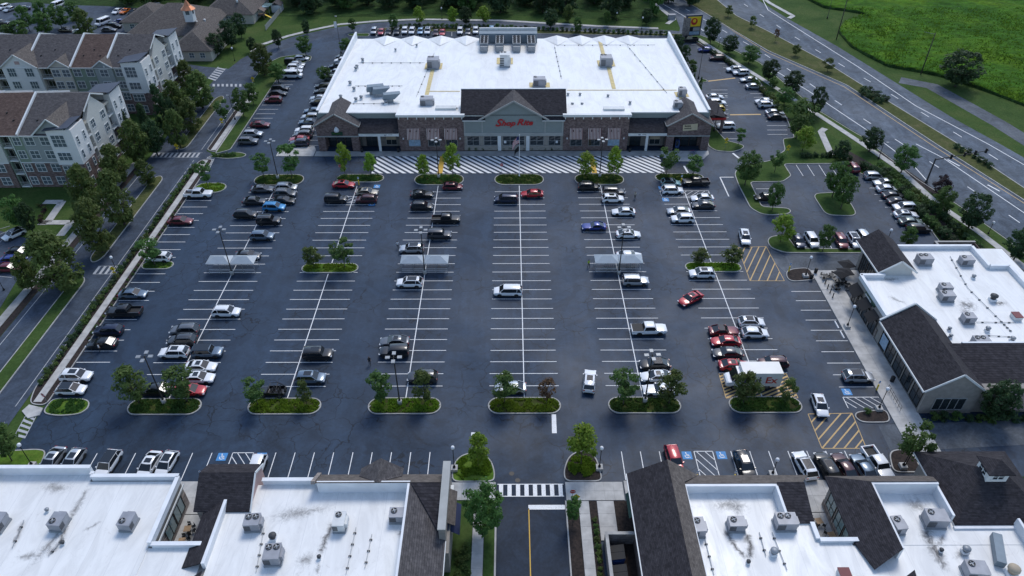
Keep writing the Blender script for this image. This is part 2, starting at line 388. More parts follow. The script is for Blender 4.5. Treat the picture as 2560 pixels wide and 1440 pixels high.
# ---------------------------------------------------------------- mesh building
class MB:
    def __init__(s):
        s.v = []; s.f = []; s.m = []
    def face(s, pts, mi=0):
        i = len(s.v)
        s.v += [tuple(p) for p in pts]
        s.f.append(tuple(range(i, i + len(pts)))); s.m.append(mi)
        return s
    def box(s, x0, x1, y0, y1, z0, z1, mi=0):
        i = len(s.v)
        s.v += [(x0, y0, z0), (x1, y0, z0), (x1, y1, z0), (x0, y1, z0), (x0, y0, z1), (x1, y0, z1), (x1, y1, z1), (x0, y1, z1)]
        for q in ((0, 3, 2, 1), (4, 5, 6, 7), (0, 1, 5, 4), (1, 2, 6, 5), (2, 3, 7, 6), (3, 0, 4, 7)):
            s.f.append(tuple(i + k for k in q)); s.m.append(mi)
        return s
    def obox(s, c, ax, ay, az, hx, hy, hz, mi=0):      # box along given axes
        c, ax, ay, az = Vector(c), Vector(ax), Vector(ay), Vector(az)
        i = len(s.v)
        for sz in (-1, 1):
            for sx, sy in ((-1, -1), (1, -1), (1, 1), (-1, 1)):
                s.v.append(tuple(c + ax * hx * sx + ay * hy * sy + az * hz * sz))
        for q in ((0, 3, 2, 1), (4, 5, 6, 7), (0, 1, 5, 4), (1, 2, 6, 5), (2, 3, 7, 6), (3, 0, 4, 7)):
            s.f.append(tuple(i + k for k in q)); s.m.append(mi)
        return s
    def prism(s, pts, z0, z1, mi=0, top=None, bottom=False):
        n = len(pts)
        if sum(pts[k][0] * pts[(k + 1) % n][1] - pts[(k + 1) % n][0] * pts[k][1] for k in range(n)) < 0:
            pts = pts[::-1]
        i = len(s.v)
        s.v += [(p[0], p[1], z0) for p in pts] + [(p[0], p[1], z1) for p in pts]
        for k in range(n):
            j = (k + 1) % n
            s.f.append((i + k, i + j, i + n + j, i + n + k)); s.m.append(mi)
        s.f.append(tuple(i + n + k for k in range(n))); s.m.append(mi if top is None else top)
        if bottom:
            s.f.append(tuple(i + k for k in range(n - 1, -1, -1))); s.m.append(mi)
        return s
    def sheet(s, pts, z, mi=0):
        n = len(pts)
        if sum(pts[k][0] * pts[(k + 1) % n][1] - pts[(k + 1) % n][0] * pts[k][1] for k in range(n)) < 0:
            pts = pts[::-1]
        return s.face([(p[0], p[1], z) for p in pts], mi)
    def tube(s, p0, p1, r0, r1=None, n=8, mi=0, cap=True):
        r1 = r0 if r1 is None else r1
        p0, p1 = Vector(p0), Vector(p1)
        ax = (p1 - p0).normalized()
        a = ax.orthogonal().normalized(); b = ax.cross(a)
        i = len(s.v)
        for p, r in ((p0, r0), (p1, r1)):
            for k in range(n):
                t = 2 * math.pi * k / n
                s.v.append(tuple(p + a * r * math.cos(t) + b * r * math.sin(t)))
        for k in range(n):
            j = (k + 1) % n
            s.f.append((i + k, i + j, i + n + j, i + n + k)); s.m.append(mi)
        if cap:
            s.f.append(tuple(i + k for k in range(n - 1, -1, -1))); s.m.append(mi)
            s.f.append(tuple(i + n + k for k in range(n))); s.m.append(mi)
        return s
    def lathe(s, prof, c=(0, 0, 0), n=12, mi=0):
        i = len(s.v); k = len(prof)
        for r, z in prof:
            for q in range(n):
                t = 2 * math.pi * q / n
                s.v.append((c[0] + r * math.cos(t), c[1] + r * math.sin(t), c[2] + z))
        for a in range(k - 1):
            for q in range(n):
                j = (q + 1) % n
                s.f.append((i + a * n + q, i + a * n + j, i + (a + 1) * n + j, i + (a + 1) * n + q)); s.m.append(mi)
        s.f.append(tuple(i + (k - 1) * n + q for q in range(n))); s.m.append(mi)
        s.f.append(tuple(i + q for q in range(n - 1, -1, -1))); s.m.append(mi)
        return s
    def mesh(s, name, mats, smooth=False):
        me = bpy.data.meshes.new(name)
        me.from_pydata(s.v, [], s.f)
        for m in (mats if isinstance(mats, (list, tuple)) else [mats]):
            me.materials.append(MATS[m])
        me.polygons.foreach_set('material_index', s.m)
        if smooth:
            me.polygons.foreach_set('use_smooth', [True] * len(s.f))
        me.update()
        return me
    def build(s, name, mats, parent=None, smooth=False, loc=(0, 0, 0)):
        return put(name, s.mesh(name, mats, smooth), parent, loc)
def put(name, me, parent=None, loc=(0, 0, 0), rot=(0, 0, 0)):
    o = bpy.data.objects.new(name, me)
    COL.objects.link(o)
    o.location = loc
    o.rotation_euler = rot
    if parent is not None:
        o.parent = parent
    return o
def tag(o, label=None, cat=None, group=None, kind=None):
    if label: o['label'] = label
    if cat: o['category'] = cat
    if group: o['group'] = group
    if kind: o['kind'] = kind
    return o
def thing(name, label, cat, loc=(0, 0, 0), rz=0.0, group=None):
    o = bpy.data.objects.new(name, None)
    COL.objects.link(o)
    o.empty_display_size = 0.3
    o.location = loc
    o.rotation_euler = (0, 0, rz)
    return tag(o, label, cat, group)
def wpart(name, mb, mats, parent, smooth=False):          # part given in world coordinates under an unrotated thing
    return mb.build(name, mats, parent, smooth, loc=tuple(-parent.location))
def struct(name, mb, mats, label=None):
    o = mb.build(name, mats)
    return tag(o, label, None, None, 'structure')
def copy_tree(o, parent=None):
    c = o.copy()
    COL.objects.link(c)
    if parent is not None:
        c.parent = parent
    for ch in KIDS.get(o.name, []):
        copy_tree(ch, c)
    return c
KIDS = {}
def kids(o):
    KIDS[o.name] = list(o.children)
    for c in o.children:
        kids(c)
def setmat(o, m, i=0):
    o.material_slots[i].link = 'OBJECT'
    o.material_slots[i].material = MATS[m]
ORD = ['', 'first', 'second', 'third', 'fourth', 'fifth', 'sixth', 'seventh', 'eighth', 'ninth', 'tenth', 'eleventh', 'twelfth', 'thirteenth', 'fourteenth', 'fifteenth', 'sixteenth', 'seventeenth', 'eighteenth', 'nineteenth', 'twentieth', 'twenty-first', 'twenty-second', 'twenty-third', 'twenty-fourth']
def inset(pts, d):                                        # polygon moved inwards
    n = len(pts)
    if sum(pts[k][0] * pts[(k + 1) % n][1] - pts[(k + 1) % n][0] * pts[k][1] for k in range(n)) < 0:
        pts = pts[::-1]
    out = []
    for k in range(n):
        a, b, c = Vector(pts[k - 1]), Vector(pts[k]), Vector(pts[(k + 1) % n])
        e1, e2 = (b - a).normalized(), (c - b).normalized()
        n1, n2 = Vector((-e1.y, e1.x)), Vector((-e2.y, e2.x))
        m = n1 + n2
        if m.length < 1e-4:
            m = n1
        m.normalize()
        k_ = d / max(0.35, m.dot(n1))
        out.append((b.x + m.x * k_, b.y + m.y * k_))
    return pts, out
def capsule(x0, x1, y0, y1, r=None, n=7):
    r = min(r or 99, (y1 - y0) / 2, (x1 - x0) / 2)
    pts = []
    for cx, cy, a0 in ((x1 - r, y0 + r, -90), (x1 - r, y1 - r, 0), (x0 + r, y1 - r, 90), (x0 + r, y0 + r, 180)):
        for k in range(n):
            a = R(a0 + 90 * k / (n - 1))
            pts.append((cx + r * math.cos(a), cy + r * math.sin(a)))
    return pts
def rounded(pts, r):
    n = len(pts); out = []
    for k in range(n):
        a, b, c = Vector(pts[k - 1]), Vector(pts[k]), Vector(pts[(k + 1) % n])
        da, dc = min(r, (a - b).length * 0.45), min(r, (c - b).length * 0.45)
        p0, p1 = b + (a - b).normalized() * da, b + (c - b).normalized() * dc
        for t in (0.0, 0.25, 0.5, 0.75, 1.0):
            q = p0 * (1 - t) ** 2 + b * 2 * t * (1 - t) + p1 * t * t
            out.append((q.x, q.y))
    return out
def raised(name, pts, top, h=0.13, kw=0.16, z=0.0, label=None):   # kerbed bed; kerb is a child of the bed
    if len(pts) < 25 or name == 'verge': pts = rounded(pts, 1.1 if name != 'verge' else 0.9)
    outer, inner = inset(pts, kw)
    n = len(outer)
    bed = MB().prism(inner, z, z + h - 0.02)
    b = struct(name, bed, top, label)
    k = MB()
    o3 = [(p[0], p[1], z) for p in outer] + [(p[0], p[1], z + h) for p in outer] + [(p[0], p[1], z + h) for p in inner] + [(p[0], p[1], z + h - 0.03) for p in inner]
    k.v = o3
    for q in range(n):
        j = (q + 1) % n
        for lo in (0, n, 2 * n):
            k.f.append((lo + q, lo + j, lo + n + j, lo + n + q)); k.m.append(0)
    k.build('kerb', 'kerb', b)
    return b
def strip(path, w):                                       # closed band around a polyline
    L, Rr = [], []
    n = len(path)
    for i in range(n):
        a = Vector(path[max(0, i - 1)]); b = Vector(path[min(n - 1, i + 1)])
        t = (b - a).normalized()
        q = Vector((-t.y, t.x)) * w / 2
        p = Vector(path[i])
        L.append((p.x + q.x, p.y + q.y)); Rr.append((p.x - q.x, p.y - q.y))
    return L + Rr[::-1]
def bandmesh(mb, path, w, z, mi=0):
    s = strip(path, w); n = len(path)
    for i in range(n - 1):
        mb.sheet([s[i], s[i + 1], s[2 * n - 2 - i], s[2 * n - 1 - i]], z, mi)
    return mb
def text_mesh(txt, size=1.0, shear=0.0, bold=0.0, extrude=0.02, space=1.0):
    c = bpy.data.curves.new('lettering', 'FONT')
    c.body = txt; c.size = size; c.shear = shear; c.offset = bold; c.extrude = extrude; c.space_character = space
    c.align_x = 'CENTER'; c.resolution_u = 3
    o = bpy.data.objects.new('lettering_curve', c)
    COL.objects.link(o)
    bpy.context.view_layer.update()
    me = bpy.data.meshes.new_from_object(o.evaluated_get(bpy.context.evaluated_depsgraph_get()))
    bpy.data.objects.remove(o); bpy.data.curves.remove(c)
    return me
def lettering(txt, size, parent, loc, rot, mat, shear=0, bold=0, extrude=0.03, space=1.0, name='lettering'):
    me = text_mesh(txt, size, shear, bold, extrude, space)
    me.materials.clear(); me.materials.append(MATS[mat])
    return put(name, me, parent, loc, rot)
# ================================================================ GROUND
def gp(*px):
    return [G(u, v) for u, v in px]
g = MB().sheet([(-900, -300), (900, -300), (900, 1500), (-900, 1500)], -0.04)
struct('ground', g, 'lawn')

lot_poly = [(-69.4, 35), (104, 35), (99, 105), (92, 135), (86, 155), (77, 188), (66, 215), (58, 237), (30, 240.5), (-3, 246), (-31, 247.5), (-55, 242), (-67, 233.5), (-75, 222), (-78.5, 206), (-73, 190), (-69.4, 185)]
lot = struct('parking_lot', MB().sheet(lot_poly, 0.0), 'asphalt_lot')

# left street with its two carriageways, turning into the ring road behind the store
street_c = [(-78.7, 20), (-78.7, 120), (-78.7, 190)]
st = MB()
st.sheet([(-84.6, 20), (-72.8, 20), (-72.8, 150), (-69.4, 152), (-69.4, 153.5), (-72.4, 156), (-72.8, 198), (-74, 206), (-84.6, 206)], 0.004)
ringp = [(-79.5, 205.9), (-78, 215), (-74, 225), (-68, 233), (-58, 241), (-45, 246.3), (-31, 248.3), (-3, 247.2), (30, 241.3), (52, 238.2), (66, 234)]
bandmesh(st, ringp, 7.6, 0.0045)
bandmesh(st, [(-79, 203), (-92, 206), (-112, 213), (-150, 226)], 8.0, 0.006)          # side road to the left
bandmesh(st, [(-72.9, 148.3), (-69.0, 148.3)], 8.0, 0.006)
street = struct('street', st, 'asphalt_street')
hw_near = [(1560, -60), (1640, 8), (1690, 45), (1700, 70), (1697, 88), (1735, 78), (1782, 97), (1900, 155), (2040, 270), (2130, 325), (2160, 342), (2190, 367), (2295, 447), (2395, 510), (2515, 595), (2650, 700), (2900, 900)]
hw_far = [(3000, 640), (2760, 500), (2640, 440), (2500, 360), (2382, 295), (2240, 207), (2095, 117), (1970, 47), (1895, 0), (1815, -60), (1720, -130), (1450, -130)]
hwy = struct('highway', MB().sheet(gp(*hw_near) + gp(*hw_far), 0.008), 'asphalt_highway')
drive = struct('driveway', MB().sheet([(-1.75, 30), (7.15, 30), (7.15, 59.7), (-1.75, 59.7)], 0.004), 'asphalt_new')
svc = MB()
svc.sheet(gp((2195, 1062), (2560, 1050), (2900, 1050), (2900, 1120), (2560, 1112), (2310, 1125), (2230, 1135)), 0.006)
svc.sheet(gp((1926, 622), (1962, 640), (2150, 638), (2145, 675), (1962, 680), (1930, 650)), 0.006)
struct('service_lane', svc, 'asphalt_pale')

# ---------------------------------------------------------------- paint
LZ = 0.013
def pline(mb, x0, y0, x1, y1, w=0.11, z=LZ, mi=0):
    a = Vector((x0, y0)); b = Vector((x1, y1)); t = (b - a).normalized(); q = Vector((-t.y, t.x)) * w / 2
    mb.sheet([tuple(a + q), tuple(b + q), tuple(b - q), tuple(a - q)], z, mi)
def dashes(mb, path, w, on, off, z, start=0.0, mi=0):
    pos = -start
    for i in range(len(path) - 1):
        a, b = Vector(path[i]), Vector(path[i + 1]); L = (b - a).length; t = (b - a) / L
        s = 0.0
        while s < L:
            ph = (pos + s) % (on + off)
            if ph < on:
                e = min(L, s + on - ph); p, q = a + t * s, a + t * e
                pline(mb, p.x, p.y, q.x, q.y, w, z, mi); s = e + 1e-4
            else:
                s += (on + off) - ph
        pos += L
def clip_rect(poly, x0, x1, y0, y1):
    def cl(ps, inside, inter):
        out = []
        for i in range(len(ps)):
            a, b = ps[i - 1], ps[i]
            if inside(b):
                if not inside(a): out.append(inter(a, b))
                out.append(b)
            elif inside(a): out.append(inter(a, b))
        return out
    def ix(x): return lambda a, b: (x, a[1] + (b[1] - a[1]) * (x - a[0]) / (b[0] - a[0]))
    def iy(y): return lambda a, b: (a[0] + (b[0] - a[0]) * (y - a[1]) / (b[1] - a[1]), y)
    for ins, it in ((lambda p: p[0] >= x0, ix(x0)), (lambda p: p[0] <= x1, ix(x1)), (lambda p: p[1] >= y0, iy(y0)), (lambda p: p[1] <= y1, iy(y1))):
        if not poly: break
        poly = cl(poly, ins, it)
    return poly
def hatch(mb, x0, x1, y0, y1, slope, period, w, z=LZ, mi=0, ph=0.0):      # stripes running dx = slope*dy
    H = y1 - y0
    x = x0 - abs(slope) * H - period + ph
    while x < x1 + abs(slope) * H + period:
        q = clip_rect([(x, y1), (x + w, y1), (x + w + slope * H, y0), (x + slope * H, y0)], x0, x1, y0, y1)
        if len(q) > 2: mb.sheet(q, z, mi)
        x += period
def hatch_quad(mb, quad, n, w, z=LZ, mi=0, border=True, rev=False):        # stripes across a slanted quad, corners bl, br, tr, tl
    bl, br, tr, tl = [Vector(q) for q in quad]
    def P(s, t): return (bl * (1 - s) + br * s) * (1 - t) + (tl * (1 - s) + tr * s) * t
    for k in range(1, 2 * n):
        c = k / n
        if not rev: s0, t0, s1, t1 = max(0, c - 1), min(1, c), min(1, c), max(0, c - 1)
        else: s0, t0, s1, t1 = max(0, c - 1), 1 - min(1, c), min(1, c), 1 - max(0, c - 1)
        a, b = P(s0, t0), P(s1, t1)
        if (b - a).length > 0.5: pline(mb, a.x, a.y, b.x, b.y, w, z, mi)
    if border:
        for a, b in ((bl, br), (br, tr), (tr, tl), (tl, bl)): pline(mb, a.x, a.y, b.x, b.y, 0.11, z + 0.001, mi)
COLX = [-51.45, -33.6, -15.73, 2.15, 20.07, 38.12]
GY = [136.5 - 2.66 * k for k in range(23)]
for ci, cx in enumerate(COLX):
    mb = MB()
    first = {0: 0, 1: 2, 2: 0, 3: 0, 4: 0, 5: 1}[ci]
    for k, y in enumerate(GY):
        if k < first: continue
        if ci in (1, 5) and 9 <= k <= 11: 
            if k == 10: continue
        dx = 5.33 + rnd.uniform(-0.05, 0.05)
        pline(mb, cx - dx, y + rnd.uniform(-0.02, 0.02), cx + dx, y + rnd.uniform(-0.02, 0.02))
    if ci in (1, 5):
        pline(mb, cx, 139 if ci == 1 else 136.0, cx, 110.2, 0.14, LZ + 0.002); pline(mb, cx, 106.8, cx, 75.4, 0.14, LZ + 0.002)
    else:
        pline(mb, cx, 139.1, cx, 75.4, 0.14, LZ + 0.002)
    mb.build('stall_lines', 'line_white', lot)
mb = MB()
for k in range(20): pline(mb, -69.1, 133.03 - 2.61 * k, -63.75, 133.03 - 2.61 * k)
mb.build('stall_lines', 'line_white', lot)
mb = MB()
for k in range(10): pline(mb, 50.5, 101.2 - 2.63 * k, 55.8, 101.2 - 2.63 * k)
mb.build('stall_lines', 'line_white', lot)
mb = MB()
for k in range(8): pline(mb, -11.19 - 2.69 * k, 60.4, -11.19 - 2.69 * k, 65.2)
for x in (-32.7, -41.6, -44.3, -46.95, -49.6, -52.25, -54.9, -57.6, -60.3): pline(mb, x, 60.4, x, 65.2)
for x in (15.55, 18.2, 20.85, 23.5, 30.85, 33.5, 36.15, 38.85, 41.5, 44.15, 46.8, 49.5): pline(mb, x, 60.4, x, 65.2)
mb.build('stall_lines', 'line_white', lot)
# side lots
mb = MB()
for k in range(19): pline(mb, -66.2, 160.2 + 2.75 * k, -61.2, 160.2 + 2.75 * k)
for k in range(21): pline(mb, -51.3, 158.6 + 2.75 * k, -46.2, 158.6 + 2.75 * k)
for k in range(14): pline(mb, -43.5 + 2.75 * k, 236.2, -43.8 + 2.75 * k, 241.4)
mb.build('stall_lines', 'line_white', lot)
mb = MB()
for v in (316, 331, 347):
    a = G(1785 if v < 340 else 1795, v); pline(mb, a[0], a[1], a[0] + 5.2, a[1])
for v in (225, 234, 243, 264, 274, 285, 294, 305):
    a = G(1778, v); pline(mb, a[0], a[1], a[0] + 4.5, a[1])
for u, v in ((1768, 111), (1782, 118), (1794, 126), (1808, 135), (1822, 148), (1838, 158), (1850, 169), (1890, 206), (1903, 215), (1912, 225), (1920, 234), (1930, 243), (1938, 252), (1948, 270), (1956, 288), (1963, 303), (1966, 314), (1968, 325), (1969, 336)):
    a = G(u, v); pline(mb, a[0] - 5.0, a[1], a[0], a[1])
for u, v in ((2190, 455), (2203, 470), (2216, 486), (2228, 502), (2243, 518), (2257, 535), (2270, 552), (2285, 570)):
    a = G(u, v); pline(mb, a[0] - 2.6, a[1], a[0] + 2.4, a[1])
for u in (1990, 2018, 2047, 2075):
    a, b = G(u, 412), G(u + 18, 440); pline(mb, a[0], a[1], b[0], b[1])
for u in (1961, 1995, 2024, 2060, 2095, 2127):
    a, b = G(u, 583), G(u + 20, 622); pline(mb, a[0], a[1], b[0], b[1])
for v in (472, 505):
    a, b = G(1890, v), G(1955, v); pline(mb, a[0], a[1], b[0], b[1])
mb.build('stall_lines', 'line_white', lot)
# fire lane in front of the store
mb = MB()
hatch(mb, -31.3, 35.3, 144.75, 152.9, 1.0, 1.76, 0.95, LZ)
mb.build('crossing_stripes', 'line_white', lot)
mb = MB()
mb.sheet([(-16.35, 144.7), (-15.2, 144.7), (-15.2, 152.95), (-16.35, 152.95)], LZ + 0.004); mb.sheet([(18.75, 144.7), (19.9, 144.7), (19.9, 152.95), (18.75, 152.95)], LZ + 0.004)
mb.build('walkway_bar', 'line_yellow', lot)
# accessible bays
mb = MB()
hatch(mb, -38.9, -28.4, 132.2, 134.6, -1.0, 1.35, 0.13); 
for y in (132.2, 134.6): pline(mb, -38.9, y, -28.4, y)
for x in (-38.9, -28.4): pline(mb, x, 132.2, x, 134.6)
hatch(mb, 32.8, 43.4, 134.4, 136.7, -1.0, 1.35, 0.13)
for y in (134.4, 136.7): pline(mb, 32.8, y, 43.4, y)
for x in (32.8, 43.4): pline(mb, x, 134.4, x, 136.7)
hatch(mb, -38.7, -35.8, 60.4, 65.2, 0.8, 1.1, 0.13)
for x in (-38.7, -35.8): pline(mb, x, 60.4, x, 65.2)
pline(mb, -38.7, 65.2, -35.8, 65.2)
hatch(mb, 25.7, 28.3, 60.4, 65.2, 0.7, 1.2, 0.13)
for x in (25.7, 28.3): pline(mb, x, 60.4, x, 65.2)
pline(mb, 25.7, 65.2, 28.3, 65.2)
hatch(mb, 50.3, 55.7, 73.2, 75.4, 0.9, 1.2, 0.13)
pline(mb, 50.3, 75.4, 55.7, 75.4); pline(mb, 50.3, 73.2, 50.3, 75.4)
mb.build('access_hatching', 'line_white', lot)
def wheelchair(x, y, s=1.25, rot=0.0):
    b = MB().sheet([(-s / 2, -s / 2), (s / 2, -s / 2), (s / 2, s / 2), (-s / 2, s / 2)], 0)
    o = b.build('access_symbol', 'line_blue', lot, loc=(x, y, LZ + 0.003)); o.rotation_euler.z = rot
    k = MB()
    q = s / 1.25
    for i in range(14):
        a0, a1 = R(150 + i * 18), R(150 + (i + 1) * 18)
        k.face([(0.32 * q * math.cos(a0), -0.12 * q + 0.32 * q * math.sin(a0), 0), (0.32 * q * math.cos(a1), -0.12 * q + 0.32 * q * math.sin(a1), 0), (0.22 * q * math.cos(a1), -0.12 * q + 0.22 * q * math.sin(a1), 0), (0.22 * q * math.cos(a0), -0.12 * q + 0.22 * q * math.sin(a0), 0)])
    for (x0, y0, x1, y1) in ((-0.08, 0.32, -0.02, -0.1), (-0.02, -0.08, 0.24, -0.1), (0.24, -0.1, 0.36, -0.38), (-0.05, 0.12, 0.2, 0.1)):
        pline(k, x0 * q, y0 * q, x1 * q, y1 * q, 0.1 * q, 0)
    hd = []
    for i in range(8): hd.append((-0.1 * q + 0.09 * q * math.cos(i * math.pi / 4), 0.42 * q + 0.09 * q * math.sin(i * math.pi / 4)))
    k.sheet(hd, 0)
    k.build('figure', 'line_white', o, loc=(0, 0, 0.003))
for x, y, r in ((-29.2, 138.9, 0), (-29.2, 131.5, 0), (33.4, 138.0, 0), (33.4, 133.0, 0), (-40.0, 64.5, 0), (-34.6, 64.5, 0), (24.6, 64.5, 0), (29.4, 64.5, 0), (51.3, 76.5, 0)):
    wheelchair(x, y, 1.35, r)
# yellow no-parking areas
mb = MB()
hatch_quad(mb, gp((1875, 702), (1961, 702), (1915, 616), (1845, 619)), 4, 0.20, LZ, 0, True, True)
hatch_quad(mb, gp((2055, 1121), (2166, 1121), (2130, 1033), (2020, 1035)), 4, 0.20, LZ, 0, True, True)
mb.build('no_parking_hatching', 'line_orange', lot)
mb = MB()
hatch_quad(mb, gp((1815, 995), (1995, 995), (1965, 933), (1797, 934)), 8, 0.30, LZ, 0, True, True)
mb.build('loading_bay_hatching', 'line_orange', lot)
# stop bars, junction lines
mb = MB()
mb.sheet(gp((1379, 1036), (1390, 1036), (1392, 1083), (1380, 1083)), LZ); mb.sheet(gp((1178, 1081), (1189, 1081), (1189, 1105), (1177, 1105)), LZ)
pa, pb = G(1800, 443), G(1822, 491); pline(mb, *pa, *pb, 0.25); pb = G(1834, 443); pline(mb, *pa, *pb, 0.25)
pa, pb = G(1710, 415), G(1720, 432); pline(mb, *pa, *pb, 0.4)
pa, pb = G(1832, 383), G(1848, 396); pline(mb, *pa, *pb, 0.5)
mb.build('stop_bars', 'line_white', lot)
mb = MB()
for (a, b) in (((1770, 203), (1838, 195)), ((1825, 287), (1902, 286))):
    pa, pb = G(*a), G(*b); pline(mb, *pa, *pb, 0.6)
mb.build('speed_hump_bars', 'line_orange', lot)
# driveway paint
mb = MB()
mb.sheet([(2.35, 55.8), (7.1, 55.8), (7.1, 56.5), (2.35, 56.5)], LZ)
pline(mb, -1.7, 59.75, 7.1, 59.75, 0.12); pline(mb, -1.7, 57.85, 7.1, 57.85, 0.12)
for k in range(8): mb.sheet([(-1.5 + 1.13 * k, 57.9), (-0.95 + 1.13 * k, 57.9), (-0.95 + 1.13 * k, 59.7), (-1.5 + 1.13 * k, 59.7)], LZ + 0.002)
mb.build('crossing_stripes', 'line_white', drive)
mb = MB(); pline(mb, 2.4, 56.0, 2.4, 30, 0.13)
mb.build('centre_line', 'line_yellow', drive)
# street paint
mb = MB()
pline(mb, -73.7, 20, -73.7, 71, 0.12); pline(mb, -73.75, 74, -73.75, 143, 0.12)
dashes(mb, [(-73.7, 143), (-73.7, 152)], 0.14, 1.0, 0.8, LZ)
pline(mb, -73.7, 156.5, -73.7, 190, 0.12); pline(mb, -83.6, 20, -83.6, 150, 0.12)
for x0, x1, y0, y1 in ((-84.4, -72.9, 152.6, 154.9), (-77.2, -72.9, 106.9, 109.4)):
    x = x0
    while x < x1:
        mb.sheet([(x, y0), (x + 0.5, y0), (x + 0.5, y1), (x, y1)], LZ); x += 1.05
    pline(mb, x0, y0, x1, y0, 0.1, LZ + 0.002); pline(mb, x0, y1, x1, y1, 0.1, LZ + 0.002)
for (a, b, c, d, n) in (((500, 430), (520, 430), (538, 392), (520, 392), 9), ((462, 476), (478, 476), (500, 434), (470, 460), 3), ((36, 1090), (62, 1096), (96, 1030), (76, 1018), 6), ((520, 196), (538, 202), (566, 170), (546, 166), 6), ((532, 216), (620, 217), (620, 210), (532, 210), 8)):
    A, B, C_, D = [Vector(G(*p)) for p in (a, b, c, d)]
    for k in range(n):
        t0, t1 = k / n, (k + 0.5) / n
        if n == 8:
            mb.sheet([tuple(A.lerp(B, t0)), tuple(A.lerp(B, t1)), tuple(D.lerp(C_, t1)), tuple(D.lerp(C_, t0))], LZ)
        else:
            mb.sheet([tuple(A.lerp(D, t0)), tuple(B.lerp(C_, t0)), tuple(B.lerp(C_, t1)), tuple(A.lerp(D, t1))], LZ)
    pline(mb, *A, *D, 0.1, LZ + 0.002); pline(mb, *B, *C_, 0.1, LZ + 0.002)
mb.build('street_markings', 'line_faded', street)
# highway paint
mb = MB()
dashes(mb, gp((1860, 10), (1925, 52), (1967, 80), (2014, 109), (2065, 140), (2120, 172), (2180, 207), (2246, 247), (2312, 286), (2387, 332), (2560, 440), (2680, 520)), 0.22, 3.0, 9.0, 0.014)
bandmesh(mb, gp((1895, -25), (1920, 25), (2145, 167), (2290, 265), (2470, 360), (2640, 458)), 0.22, 0.014)
bandmesh(mb, gp((1640, 0), (1715, 43), (1760, 78)), 0.25, 0.014); bandmesh(mb, gp((1937, 176), (2022, 228), (2167, 325), (2280, 410), (2316, 450)), 0.22, 0.014)
bandmesh(mb, gp((2290, 360), (2358, 395), (2560, 532), (2700, 630)), 0.22, 0.014)
dashes(mb, gp((1700, 14), (1825, 86), (1880, 116), (1960, 166), (2070, 240), (2130, 279), (2205, 327), (2295, 385), (2375, 437), (2475, 505), (2640, 620)), 0.22, 3.0, 9.0, 0.014, 4)
for (u, v) in ((2485, 470), (2385, 407)):
    a, b = G(u - 16, v - 8), G(u + 14, v + 8); pline(mb, *a, *b, 0.35, 0.014)
mb.build('lane_lines', 'line_white', hwy)
mb = MB()
bandmesh(mb, gp((1718, 0), (1790, 50), (1918, 131), (2110, 217), (2335, 366), (2560, 508), (2700, 606)), 0.2, 0.014)
mb.build('edge_line', 'line_orange', hwy)

# ---------------------------------------------------------------- raised beds, islands, verges
raised('traffic_island', gp((1792, -1), (1842, 40), (1920, 78), (2055, 150), (2215, 250), (2395, 360), (2560, 470), (2760, 600), (2780, 650), (2720, 612), (2560, 502), (2340, 362), (2115, 213), (1920, 128), (1820, 69), (1782, 45), (1705, -1), (1640, -50), (1700, -60)), 'lawn_dry', 0.14, 0.25, 0.008)
verge_px = [(1697, 92), (1742, 105), (1780, 130), (1817, 150), (1850, 180), (1895, 200), (1920, 240), (1967, 300), (1985, 345), (1957, 347), (1958, 360), (1962, 376), (1925, 402), (1870, 412), (1840, 425), (1836, 437), (1845, 462), (1875, 520), (1900, 535), (1925, 539), (1970, 536), (1979, 529), (1970, 521), (1905, 517), (1876, 456), (1957, 455), (1979, 440), (1960, 411), (2085, 410), (2118, 405), (2145, 432), (2166, 441), (2325, 574), (2395, 672), (2440, 710), (2620, 860), (2900, 1040), (2880, 884), (2650, 704), (2515, 598), (2395, 513), (2295, 450), (2190, 370), (2160, 345), (2130, 328), (2040, 273), (1900, 158), (1782, 100), (1735, 82)]
raised('verge', gp(*verge_px), 'lawn', 0.14, 0.18, 0.0)
def sheet_on(name, px, mat, z=0.125):
    return struct(name, MB().sheet(gp(*px), z), mat)
struct('planting_bed', bandmesh(MB(), gp((1745, 108), (1780, 133), (1820, 156), (1855, 187), (1897, 208), (1922, 246), (1968, 303)), 1.8, 0.126), 'mulch')
struct('planting_bed', bandmesh(MB(), gp((2095, 375), (2140, 400), (2200, 437), (2262, 480), (2330, 545), (2400, 630), (2480, 700), (2600, 800)), 3.6, 0.126), 'mulch')
struct('planting_bed', bandmesh(MB(), gp((2190, 380), (2262, 430), (2340, 485)), 1.8, 0.129), 'mulch')
def walkway(name, path, w, z0, h, step=1.6, mat='concrete', gap=0.025):       # a walk of separate slabs
    b = struct(name, bandmesh(MB(), path, w + 0.1, z0 + h - 0.03), 'concrete_dim')
    tot = 0
    for i in range(len(path) - 1):
        a, c = Vector(path[i]), Vector(path[i + 1])
        L = (c - a).length; n = max(1, round(L / step)); st_ = L / n
        ang = math.atan2(c.y - a.y, c.x - a.x)
        me = MB().box(0, st_ - gap, -w / 2, w / 2, -0.04, 0.0).mesh('slab', mat)
        for k in range(n):
            p = a + (c - a) * (k / n)
            put('slab', me, b, (p.x, p.y, z0 + h), (0, 0, ang))
    return b
walkway('footpath', gp((1745, 98), (1830, 152), (1900, 195), (1985, 250), (2045, 288), (2105, 327), (2155, 360), (2245, 422), (2345, 512), (2445, 580), (2555, 665), (2660, 760)), 1.5, 0.09, 0.06, 2.4)
walkway('footpath', gp((2062, 322), (2052, 330), (2078, 388)), 1.5, 0.09, 0.065, 2.0)
